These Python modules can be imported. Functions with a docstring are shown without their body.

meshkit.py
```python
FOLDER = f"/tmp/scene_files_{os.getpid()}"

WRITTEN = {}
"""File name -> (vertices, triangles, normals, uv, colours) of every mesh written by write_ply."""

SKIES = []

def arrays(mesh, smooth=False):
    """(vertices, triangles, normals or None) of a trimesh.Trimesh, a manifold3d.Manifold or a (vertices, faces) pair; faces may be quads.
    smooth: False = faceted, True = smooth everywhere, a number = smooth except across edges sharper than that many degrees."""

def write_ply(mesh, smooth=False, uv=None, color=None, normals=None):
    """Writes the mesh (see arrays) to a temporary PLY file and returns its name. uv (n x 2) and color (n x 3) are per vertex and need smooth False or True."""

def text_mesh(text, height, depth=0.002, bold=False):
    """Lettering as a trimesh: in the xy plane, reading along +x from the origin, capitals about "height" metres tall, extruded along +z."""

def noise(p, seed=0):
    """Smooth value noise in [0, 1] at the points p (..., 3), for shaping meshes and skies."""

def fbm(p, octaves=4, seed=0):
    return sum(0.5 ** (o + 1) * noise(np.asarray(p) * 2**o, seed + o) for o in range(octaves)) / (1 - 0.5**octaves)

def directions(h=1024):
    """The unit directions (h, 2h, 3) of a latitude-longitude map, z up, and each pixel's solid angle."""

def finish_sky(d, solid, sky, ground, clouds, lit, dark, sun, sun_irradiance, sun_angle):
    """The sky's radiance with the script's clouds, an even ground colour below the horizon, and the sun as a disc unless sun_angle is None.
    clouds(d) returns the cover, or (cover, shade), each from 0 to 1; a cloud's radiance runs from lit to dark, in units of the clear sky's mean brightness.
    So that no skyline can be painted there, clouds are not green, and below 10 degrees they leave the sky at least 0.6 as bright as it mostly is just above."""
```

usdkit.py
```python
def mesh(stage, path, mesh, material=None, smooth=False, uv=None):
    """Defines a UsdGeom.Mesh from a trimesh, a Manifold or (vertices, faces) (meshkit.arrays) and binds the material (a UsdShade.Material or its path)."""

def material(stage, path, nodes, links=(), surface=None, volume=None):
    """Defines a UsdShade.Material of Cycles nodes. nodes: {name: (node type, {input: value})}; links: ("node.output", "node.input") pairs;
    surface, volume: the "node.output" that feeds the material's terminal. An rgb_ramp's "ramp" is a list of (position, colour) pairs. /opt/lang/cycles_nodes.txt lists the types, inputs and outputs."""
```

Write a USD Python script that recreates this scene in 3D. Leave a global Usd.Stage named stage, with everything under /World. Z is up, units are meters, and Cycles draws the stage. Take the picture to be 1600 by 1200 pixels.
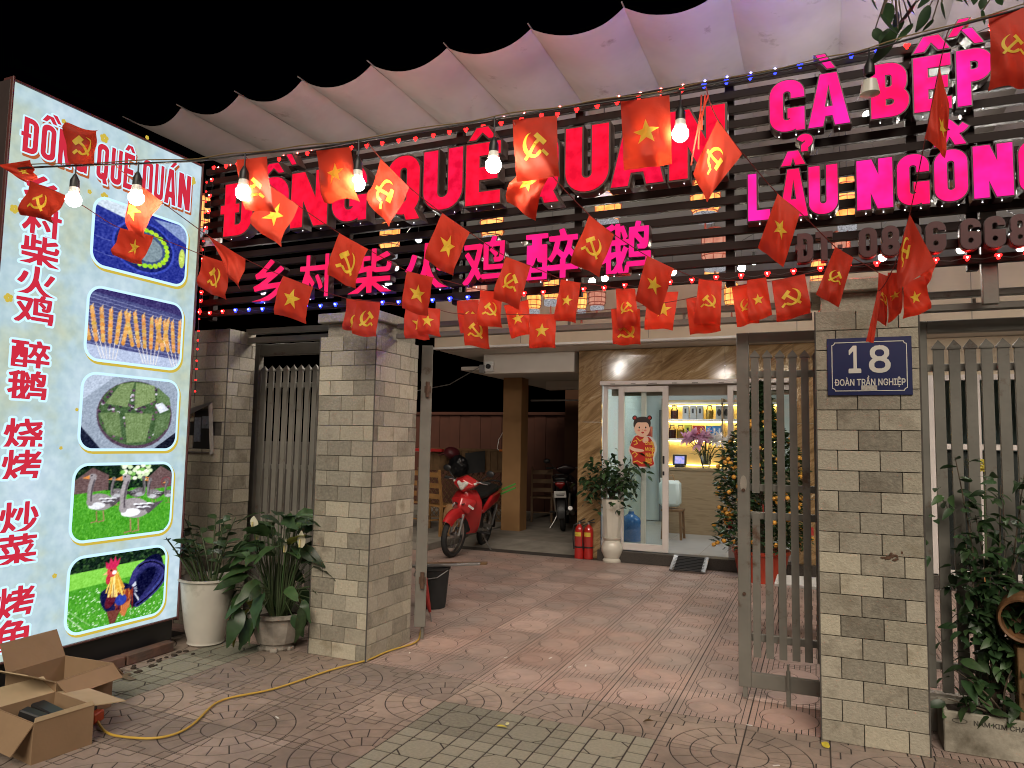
import math, random
import numpy as np
import trimesh
import manifold3d
from shapely import affinity, box as sbox, union_all
from shapely.geometry import Polygon, Point, LineString
import usdkit, meshkit
from pxr import Usd, UsdGeom, UsdLux, UsdShade, Gf, Sdf, Vt

stage = Usd.Stage.CreateInMemory()
UsdGeom.SetStageUpAxis(stage, 'Z')
UsdGeom.SetStageMetersPerUnit(stage, 1.0)
UsdGeom.Xform.Define(stage, '/World')
UsdGeom.Scope.Define(stage, '/World/Looks')

# ---------------------------------------------------------------- camera, sky, street light
FPX, YAW, PITCH, ROLL, EYE = 1115.38, -0.405109, 0.082305, 0.0189063, 1.5
fw = np.array([math.sin(YAW) * math.cos(PITCH), math.cos(YAW) * math.cos(PITCH), math.sin(PITCH)])
rt = np.array([math.cos(YAW), -math.sin(YAW), 0.0])
up = np.cross(rt, fw)
rt, up = rt * math.cos(ROLL) + up * math.sin(ROLL), -rt * math.sin(ROLL) + up * math.cos(ROLL)
C0 = np.array([0, 0, EYE])
cam = UsdGeom.Camera.Define(stage, '/World/camera')
cam.CreateHorizontalApertureAttr(36.0)
cam.CreateVerticalApertureAttr(27.0)
cam.CreateFocalLengthAttr(36.0 * FPX / 1600)
cam.CreateFStopAttr(0.0)
cam.CreateExposureAttr(0.22)
UsdGeom.Xformable(cam).AddTransformOp().Set(Gf.Matrix4d(*rt, 0, *up, 0, *(-fw), 0, *C0, 1))


def at(px, py, x=None, y=None, z=None):
    """The point of the place on a plane x=, y= or z= that is seen at a pixel of the 1600 x 1200 photograph."""
    d = rt * (px - 800) / FPX + up * (600 - py) / FPX + fw
    t = (x / d[0]) if x is not None else (y / d[1]) if y is not None else (z - EYE) / d[2]
    return C0 + d * t


SUN_EL, SUN_ROT = -0.06, math.radians(200)
mt = usdkit.material(stage, '/World/Looks/night_sky', {
    's': ('sky_texture', {'sky_type': 'single_scattering', 'sun_disc': False, 'sun_elevation': SUN_EL, 'sun_rotation': SUN_ROT, 'altitude': 50.0}),
    'b': ('background_shader', {'strength': 0.004})}, [('s.color', 'b.color')], surface='b.background')
dome = UsdLux.DomeLight.Define(stage, '/World/sky')
UsdShade.MaterialBindingAPI.Apply(dome.GetPrim()).Bind(mt)
dome.GetPrim().SetCustomDataByKey('kind', 'structure')
# the glow of the street behind the camera, soft and warm
sun = UsdLux.DistantLight.Define(stage, '/World/street_glow')
sun.CreateIntensityAttr(0.60)
sun.CreateAngleAttr(35.0)
sun.CreateNormalizeAttr(True)
sun.CreateColorAttr(Gf.Vec3f(1.0, 0.89, 0.74))
sd = np.array([0.25, -0.75, 0.62]); sd /= np.linalg.norm(sd)          # towards the light
sr = np.cross([0, 0, 1], sd); sr /= np.linalg.norm(sr); su = np.cross(sd, sr)
UsdGeom.Xformable(sun).AddTransformOp().Set(Gf.Matrix4d(*sr, 0, *su, 0, *sd, 0, 0, 0, 0, 1))

# ---------------------------------------------------------------- helpers
used = {}


def numbered(parent, name):
    k = used.get((parent, name), 0)
    used[(parent, name)] = k + 1
    return f'{parent}/{name}' if k == 0 else f'{parent}/{name}_{k:03d}'


def tag(prim, label=None, cat=None, group=None, kind=None):
    prim = prim.GetPrim() if hasattr(prim, 'GetPrim') else prim
    for k, v in (('label', label), ('category', cat), ('group', group), ('kind', kind)):
        if v:
            prim.SetCustomDataByKey(k, v)
    return prim


def thing(name, label, cat, loc=(0, 0, 0), rz=0.0, group=None, kind=None):
    path = numbered('/World', name)
    x = UsdGeom.Xform.Define(stage, path)
    x.AddTranslateOp().Set(Gf.Vec3d(*map(float, loc)))
    if rz:
        x.AddRotateZOp().Set(math.degrees(rz))
    tag(x, label, cat, group, kind)
    return path


def obj(parent, name, mesh, mat, smooth=False, label=None, loc=None, rz=None, cat=None, group=None, kind=None):
    path = numbered(parent or '/World', name)
    if isinstance(mesh, MB):
        mesh = mesh.mesh()
    m = usdkit.mesh(stage, path, mesh, mat, smooth=smooth)
    if loc is not None:
        m.AddTranslateOp().Set(Gf.Vec3d(*map(float, loc)))
    if rz:
        m.AddRotateZOp().Set(math.degrees(rz))
    tag(m, label, cat, group, kind)
    return path


def rotz(a):
    c, s = math.cos(a), math.sin(a)
    return np.array([[c, -s, 0], [s, c, 0], [0, 0, 1.0]])


def rotx(a):
    c, s = math.cos(a), math.sin(a)
    return np.array([[1.0, 0, 0], [0, c, -s], [0, s, c]])


def roty(a):
    c, s = math.cos(a), math.sin(a)
    return np.array([[c, 0, s], [0, 1.0, 0], [-s, 0, c]])


def frame(d):
    d = np.asarray(d, float); d = d / np.linalg.norm(d)
    a = np.array([0, 0, 1.0]) if abs(d[2]) < 0.9 else np.array([1.0, 0, 0])
    u = np.cross(a, d); u /= np.linalg.norm(u)
    return u, np.cross(d, u), d


class MB:
    """Collects shapes into one mesh."""

    def __init__(self):
        self.v, self.f, self.n = [], [], 0

    def add(self, v, f):
        v, f = np.asarray(v, float), np.asarray(f, int)
        if f.shape[1] == 4:
            f = np.vstack([f[:, [0, 1, 2]], f[:, [0, 2, 3]]])
        self.v.append(v); self.f.append(f + self.n); self.n += len(v)
        return self

    def tm(self, m):
        if hasattr(m, 'to_mesh'):
            q = m.to_mesh(); return self.add(q.vert_properties[:, :3], q.tri_verts)
        return self.add(m.vertices, m.faces)

    def mesh(self):
        return trimesh.Trimesh(np.vstack(self.v), np.vstack(self.f), process=False)

    def box(self, c, s, R=None, b=0.0):
        """A box; b chamfers its edges."""
        h = np.array(s, float) / 2
        if b <= 0:
            v = np.array([[x, y, z] for x in (-1, 1) for y in (-1, 1) for z in (-1, 1)]) * h
            f = [[0, 1, 3, 2], [4, 6, 7, 5], [0, 4, 5, 1], [2, 3, 7, 6], [0, 2, 6, 4], [1, 5, 7, 3]]
            f = np.array(f)
            f = np.vstack([f[:, [0, 1, 2]], f[:, [0, 2, 3]]])
        else:
            v, f = cham(tuple(h), b)
        if R is not None:
            v = v @ R.T
        return self.add(v + np.asarray(c, float), f)

    def bar(self, p, q, w, h=None, b=0.0):
        p, q = np.asarray(p, float), np.asarray(q, float)
        u, v, d = frame(q - p)
        return self.box((p + q) / 2, (w, h or w, np.linalg.norm(q - p)), np.stack([u, v, d], 1), b)

    def cyl(self, p, q, r0, r1=None, n=12, cap=True):
        p, q = np.asarray(p, float), np.asarray(q, float)
        r1 = r0 if r1 is None else r1
        u, v, d = frame(q - p)
        a = np.arange(n) * 2 * math.pi / n
        ring = np.outer(np.cos(a), u) + np.outer(np.sin(a), v)
        V = np.vstack([p + ring * r0, q + ring * r1, p, q])
        i = np.arange(n); j = (i + 1) % n
        F = np.vstack([np.stack([i, j, j + n], 1), np.stack([i, j + n, i + n], 1)])
        if cap:
            F = np.vstack([F, np.stack([j, i, np.full(n, 2 * n)], 1), np.stack([i + n, j + n, np.full(n, 2 * n + 1)], 1)])
        return self.add(V, F)

    def tube(self, pts, r, n=6):
        pts = np.asarray(pts, float)
        r = np.broadcast_to(r, len(pts))
        T = np.gradient(pts, axis=0)
        u = frame(T[0])[0]
        V = []
        a = np.arange(n) * 2 * math.pi / n
        for k in range(len(pts)):
            d = T[k] / (np.linalg.norm(T[k]) + 1e-12)
            u = u - d * (u @ d); u /= np.linalg.norm(u) + 1e-12
            w = np.cross(d, u)
            V.append(pts[k] + r[k] * (np.outer(np.cos(a), u) + np.outer(np.sin(a), w)))
        F = []
        i = np.arange(n); j = (i + 1) % n
        for k in range(len(pts) - 1):
            o = k * n
            F += [np.stack([o + i, o + j, o + j + n], 1), np.stack([o + i, o + j + n, o + i + n], 1)]
        V = np.vstack(V + [pts[:1], pts[-1:]])
        m = len(pts) * n
        F += [np.stack([j, i, np.full(n, m)], 1), np.stack([m - n + i, m - n + j, np.full(n, m + 1)], 1)]
        return self.add(V, np.vstack(F))

    def lathe(self, prof, c=(0, 0, 0), n=24, sq=None):
        """prof: (radius, z) pairs from bottom to top."""
        a = np.arange(n) * 2 * math.pi / n
        cs = np.stack([np.cos(a), np.sin(a)], 1)
        if sq:
            cs = np.sign(cs) * np.abs(cs) ** sq
        V = np.vstack([np.c_[cs * r, np.full(n, z)] for r, z in prof])
        i = np.arange(n); j = (i + 1) % n
        F = np.vstack([np.vstack([np.stack([o + i, o + j, o + j + n], 1), np.stack([o + i, o + j + n, o + i + n], 1)]) for o in range(0, n * (len(prof) - 1), n)])
        return self.add(V + np.asarray(c, float), F)

    def ball(self, c, r, sub=2, s=(1, 1, 1), R=None):
        m = trimesh.creation.icosphere(subdivisions=sub, radius=1.0)
        v = m.vertices * np.asarray(s) * r
        if R is not None:
            v = v @ R.T
        return self.add(v + np.asarray(c, float), m.faces)

    def grid(self, P):
        """P: (rows, cols, 3) points."""
        P = np.asarray(P, float); r, c = P.shape[:2]
        k = np.arange(r * c).reshape(r, c)
        q = np.stack([k[:-1, :-1], k[:-1, 1:], k[1:, 1:], k[1:, :-1]], -1).reshape(-1, 4)
        return self.add(P.reshape(-1, 3), q)

    def ext(self, shape, depth, fn):
        """A 2-D shape extruded 0..depth, its points (a, b, h) sent through fn."""
        for g in getattr(shape, 'geoms', [shape]):
            if g.is_empty or g.area < 1e-9:
                continue
            m = trimesh.creation.extrude_polygon(g, depth, engine='earcut')
            v = fn(np.asarray(m.vertices))
            f = np.asarray(m.faces)
            self.add(v, f)
        return self

    def flat(self, shape, fn):
        for g in getattr(shape, 'geoms', [shape]):
            if g.is_empty or g.area < 1e-9:
                continue
            v, f = trimesh.creation.triangulate_polygon(g, engine='earcut')
            self.add(fn(np.c_[v, np.zeros(len(v))]), f)
        return self


_ch = {}


def cham(h, b):
    k = (tuple(np.round(h, 5)), round(b, 5))
    if k not in _ch:
        h = np.array(h); b = min(b, 0.45 * min(h))
        P = []
        for s in [(x, y, z) for x in (-1, 1) for y in (-1, 1) for z in (-1, 1)]:
            for ax in range(3):
                e = h - b; e[ax] = h[ax]
                P.append(np.array(s) * e)
        m = trimesh.convex.convex_hull(np.array(P))
        _ch[k] = (np.array(m.vertices), np.array(m.faces))
    return _ch[k]


def hull(pts_r, n=8):
    """Convex hull of spheres (x, y, z, r)."""
    ms = []
    for x, y, z, r in pts_r:
        ms.append(manifold3d.Manifold.sphere(r, n * 2).translate((x, y, z)))
    return manifold3d.Manifold.batch_hull(ms)


def rr(x0, y0, x1, y1, r):
    r = min(r, (x1 - x0) / 2 - 1e-4, (y1 - y0) / 2 - 1e-4)
    return sbox(x0 + r, y0 + r, x1 - r, y1 - r).buffer(r, quad_segs=6)


def front(y, sx=1):
    """2-D (x, z) -> a plane facing -y at depth y; thickness goes towards the viewer."""
    return lambda v: np.c_[v[:, 0], y - v[:, 2], v[:, 1]]


# ---------------------------------------------------------------- materials
def mat(name, col, rough=0.6, metal=0.0, ns=6.0, na=0.12, bump=0.0, bs=40.0, rnd=0.0, spec=0.5, trans=0.0, coat=0.0, dirt=None, obj_space=False):
    """A principled surface: noise of scale ns varies the colour by na, rnd varies it from piece to piece, bump is fine relief."""
    c = np.array(col, float)
    N = {'g': ('geometry', {}), 'o': ('object_info', {}),
         'n': ('noise_texture', {'scale': ns, 'detail': 5.0, 'roughness': 0.6}),
         'a': ('math', {'math_type': 'multiply_add', 'value2': 1.0 if rnd == 0 else 0.6, 'value3': 0.0}),
         'r': ('math', {'math_type': 'multiply_add', 'value2': 0.0 if rnd == 0 else 0.4}),
         'c': ('rgb_ramp', {'ramp': [(0.25, c * (1 - na - rnd)), (0.5, c), (0.78, np.minimum(c * (1 + na + rnd), 1))]}),
         'p': ('principled_bsdf', {'roughness': rough, 'metallic': metal, 'specular_ior_level': spec, 'coat_weight': coat})}
    L = [('g.position', 'n.vector'), ('n.fac', 'a.value1'), ('o.random', 'r.value1'), ('a.value', 'r.value3'), ('r.value', 'c.fac')]
    last = 'c.color'
    if dirt:
        dc, ds, lo, hi = dirt
        N['dn'] = ('noise_texture', {'scale': ds, 'detail': 6.0, 'roughness': 0.65})
        N['dr'] = ('rgb_ramp', {'ramp': [(lo, (0, 0, 0)), (hi, (1, 1, 1))]})
        N['dm'] = ('mix_color', {'b': dc})
        L += [('g.position', 'dn.vector'), ('dn.fac', 'dr.fac'), ('dr.color', 'dm.fac'), (last, 'dm.a')]
        last = 'dm.result'
    L.append((last, 'p.base_color'))
    if bump:
        N['bn'] = ('noise_texture', {'scale': bs, 'detail': 4.0, 'roughness': 0.6})
        N['b'] = ('bump', {'strength': bump, 'distance': 0.01})
        L += [('g.position', 'bn.vector'), ('bn.fac', 'b.height'), ('b.normal', 'p.normal')]
    surf = 'p.BSDF'
    if trans:
        N['t'] = ('translucent_bsdf', {}); N['m'] = ('mix_closure', {'fac': trans})
        L += [(last, 't.color'), ('p.BSDF', 'm.closure1'), ('t.BSDF', 'm.closure2')]
        surf = 'm.closure'
    return usdkit.material(stage, '/World/Looks/' + name, N, L, surface=surf)


def glow(name, col, strength, col2=None, ns=8.0):
    N = {'e': ('emission', {'color': col, 'strength': strength})}
    L = []
    if col2 is not None:
        N.update({'g': ('geometry', {}), 'n': ('noise_texture', {'scale': ns, 'detail': 3.0}), 'c': ('rgb_ramp', {'ramp': [(0.35, col), (0.65, col2)]})})
        L = [('g.position', 'n.vector'), ('n.fac', 'c.fac'), ('c.color', 'e.color')]
    return usdkit.material(stage, '/World/Looks/' + name, N, L, surface='e.emission')


def printed(name, strength):
    return usdkit.material(stage, '/World/Looks/' + name, {'a': ('attribute', {'attribute': 'col'}), 'e': ('emission', {'strength': strength})},
                           [('a.color', 'e.color')], surface='e.emission')


def lin(c):
    c = np.asarray(c, float) / 255
    return np.where(c <= 0.04045, c / 12.92, ((c + 0.055) / 1.055) ** 2.4)


K = {}
K['brick_a'] = mat('stone_tile_grey', (0.335, 0.305, 0.245), 0.75, ns=55, na=0.22, bump=0.6, bs=90, rnd=0.10, dirt=((0.17, 0.145, 0.105), 3.1, 0.52, 0.78))
K['brick_b'] = mat('stone_tile_pale', (0.375, 0.34, 0.265), 0.75, ns=70, na=0.22, bump=0.6, bs=90, rnd=0.10, dirt=((0.20, 0.16, 0.10), 5.3, 0.56, 0.78))
K['brick_c'] = mat('stone_tile_dark', (0.285, 0.258, 0.205), 0.75, ns=45, na=0.3, bump=0.6, bs=90, rnd=0.12, dirt=((0.14, 0.115, 0.085), 6.0, 0.5, 0.75))
K['grout'] = mat('mortar', (0.075, 0.068, 0.06), 0.9, ns=30, na=0.2)
K['steel'] = mat('painted_steel', (0.165, 0.156, 0.135), 0.5, ns=5, na=0.2, bump=0.1, bs=60, dirt=((0.09, 0.05, 0.03), 7.0, 0.6, 0.72))
K['slat'] = mat('dark_brown_slat', (0.017, 0.008, 0.007), 0.6, ns=4, na=0.25, spec=0.2)
K['shell'] = mat('letter_return', (0.045, 0.012, 0.016), 0.35, ns=6, na=0.15)
K['fabric'] = mat('awning_fabric', (0.33, 0.305, 0.29), 0.85, ns=2.2, na=0.10, bump=0.5, bs=7, trans=0.15, dirt=((0.16, 0.13, 0.12), 2.6, 0.62, 0.74))
K['black'] = mat('black_plastic', (0.016, 0.016, 0.017), 0.45)
K['black_rough'] = mat('black_rubber', (0.02, 0.02, 0.02), 0.8, na=0.3, ns=12)
K['white'] = mat('white_plastic', (0.72, 0.71, 0.68), 0.4, na=0.05)
K['cream'] = mat('cream_plaster', (0.60, 0.50, 0.37), 0.8, ns=3, na=0.07, bump=0.1)
K['whitewall'] = mat('white_plaster', (0.66, 0.61, 0.54), 0.8, ns=3, na=0.06)
K['marble'] = usdkit.material(stage, '/World/Looks/brown_marble', {
    'g': ('geometry', {}), 'v': ('vector_rotate', {'rotate_type': 'y_axis', 'angle': 0.55}), 'm': ('mapping', {'scale': (0.45, 0.5, 2.4)}),
    'n': ('noise_texture', {'scale': 2.4, 'detail': 8.0, 'roughness': 0.62, 'distortion': 1.1}),
    'c': ('rgb_ramp', {'ramp': [(0.30, (0.14, 0.082, 0.036)), (0.42, (0.27, 0.17, 0.08)), (0.50, (0.40, 0.27, 0.14)), (0.56, (0.24, 0.145, 0.065)), (0.64, (0.36, 0.24, 0.12)), (0.70, (0.58, 0.45, 0.29))]}),
    'p': ('principled_bsdf', {'roughness': 0.12})},
    [('g.position', 'v.vector'), ('v.vector', 'm.vector'), ('m.vector', 'n.vector'), ('n.fac', 'c.fac'), ('c.color', 'p.base_color')], surface='p.BSDF')
K['granite'] = mat('dark_granite', (0.055, 0.048, 0.042), 0.35, ns=120, na=0.6)
K['pvc'] = mat('white_door_frame', (0.66, 0.60, 0.57), 0.35, na=0.05)
K['glass'] = usdkit.material(stage, '/World/Looks/window_pane', {
    'f': ('fresnel', {'IOR': 1.45}), 't': ('transparent_bsdf', {'color': (0.93, 0.97, 0.96)}), 'g': ('glossy_bsdf', {'color': (1, 1, 1), 'roughness': 0.02}), 'm': ('mix_closure', {})},
    [('f.fac', 'm.fac'), ('t.BSDF', 'm.closure1'), ('g.BSDF', 'm.closure2')], surface='m.closure')
K['tile_red'] = [mat(f'courtyard_tile_{k}', c, 0.5, ns=11, na=0.16, bump=0.25, bs=120, rnd=0.05, dirt=((0.27, 0.225, 0.20), 1.9, 0.44, 0.74))
                 for k, c in enumerate([(0.42, 0.285, 0.24), (0.43, 0.305, 0.262), (0.40, 0.29, 0.25)])]
K['tile_fan'] = [mat(f'pavement_tile_{k}', c, 0.7, ns=13, na=0.25, bump=0.4, bs=150, rnd=0.05, dirt=((0.17, 0.14, 0.115), 2.3, 0.46, 0.76))
                 for k, c in enumerate([(0.30, 0.235, 0.19), (0.315, 0.245, 0.198), (0.29, 0.232, 0.195)])]
K['tile_green'] = mat('octagon_tile', (0.25, 0.24, 0.185), 0.75, ns=60, na=0.3, bump=0.5, bs=150, rnd=0.06)
K['joint'] = mat('dirty_joint', (0.050, 0.040, 0.034), 0.9, ns=20, na=0.3)
K['concrete'] = mat('worn_concrete', (0.26, 0.235, 0.2), 0.85, ns=4, na=0.3, bump=0.4, bs=30)
K['wood'] = mat('varnished_wood', (0.33, 0.17, 0.06), 0.4, ns=9, na=0.3)
K['wood_dark'] = mat('old_wood', (0.16, 0.09, 0.04), 0.55, ns=9, na=0.3)
K['chrome'] = mat('bright_metal', (0.6, 0.6, 0.6), 0.25, metal=1.0, na=0.05)
K['metal'] = mat('grey_metal', (0.30, 0.29, 0.28), 0.4, metal=0.7, na=0.15)
K['soil'] = mat('potting_soil', (0.035, 0.024, 0.017), 0.95, ns=40, na=0.5, bump=0.8, bs=60)
K['leaf_dark'] = mat('leaf_dark', (0.028, 0.062, 0.024), 0.38, ns=20, na=0.35, rnd=0.3, trans=0.2)
K['leaf_mid'] = mat('leaf_mid', (0.05, 0.10, 0.035), 0.42, ns=20, na=0.35, rnd=0.3, trans=0.25)
K['leaf_lime'] = mat('leaf_yellowing', (0.16, 0.17, 0.035), 0.5, ns=20, na=0.3, rnd=0.2, trans=0.25)
K['stem'] = mat('green_stem', (0.05, 0.075, 0.03), 0.5)
K['bark'] = mat('bark', (0.09, 0.065, 0.045), 0.8, ns=30, na=0.3)
K['spathe'] = mat('white_spathe', (0.72, 0.68, 0.52), 0.5, trans=0.2, na=0.06)
K['ceramic'] = mat('white_ceramic', (0.62, 0.58, 0.50), 0.22, ns=7, na=0.06, coat=0.3, dirt=((0.33, 0.23, 0.13), 4.0, 0.6, 0.8))
K['pot_white'] = mat('marbled_white_pot', (0.50, 0.47, 0.42), 0.5, ns=5, na=0.10, dirt=((0.22, 0.19, 0.16), 3.5, 0.55, 0.75))
K['pot_grey'] = mat('weathered_pot', (0.30, 0.27, 0.235), 0.7, ns=12, na=0.3, bump=0.4, dirt=((0.10, 0.085, 0.065), 6, 0.5, 0.7))
K['card'] = mat('cardboard', (0.27, 0.175, 0.10), 0.85, ns=6, na=0.10, bump=0.1, bs=80)
K['card_in'] = mat('cardboard_pale', (0.42, 0.32, 0.20), 0.85, ns=6, na=0.12)
K['flag'] = mat('red_satin', (0.60, 0.045, 0.016), 0.65, ns=5, na=0.14, trans=0.42, bump=0.3, bs=25, rnd=0.08)
K['gold'] = mat('yellow_print', (0.85, 0.63, 0.06), 0.6, ns=5, na=0.08, trans=0.3)
K['bulb'] = glow('bulb_glow', (1.0, 0.86, 0.64), 135.0)
K['bulb_cool'] = glow('cool_bulb_glow', (1.0, 0.93, 0.84), 580.0)
K['bulb_off'] = mat('unlit_bulb', (0.6, 0.58, 0.52), 0.3)
K['led_red'] = glow('red_led', (1.0, 0.012, 0.012), 5.0)
K['core_red'] = glow('red_led_core', (1.0, 0.025, 0.02), 900.0)
K['led_blue'] = glow('blue_led', (0.02, 0.035, 1.0), 5.0)
K['core_blue'] = glow('blue_led_core', (0.03, 0.035, 1.0), 1600.0)
K['top_red'] = glow('red_led_top', (1.0, 0.03, 0.025), 3600.0)
K['top_blue'] = glow('blue_led_top', (0.03, 0.035, 1.0), 15000.0)
K['led_white'] = glow('white_dot', (1.0, 0.95, 0.95), 3.0)
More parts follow.
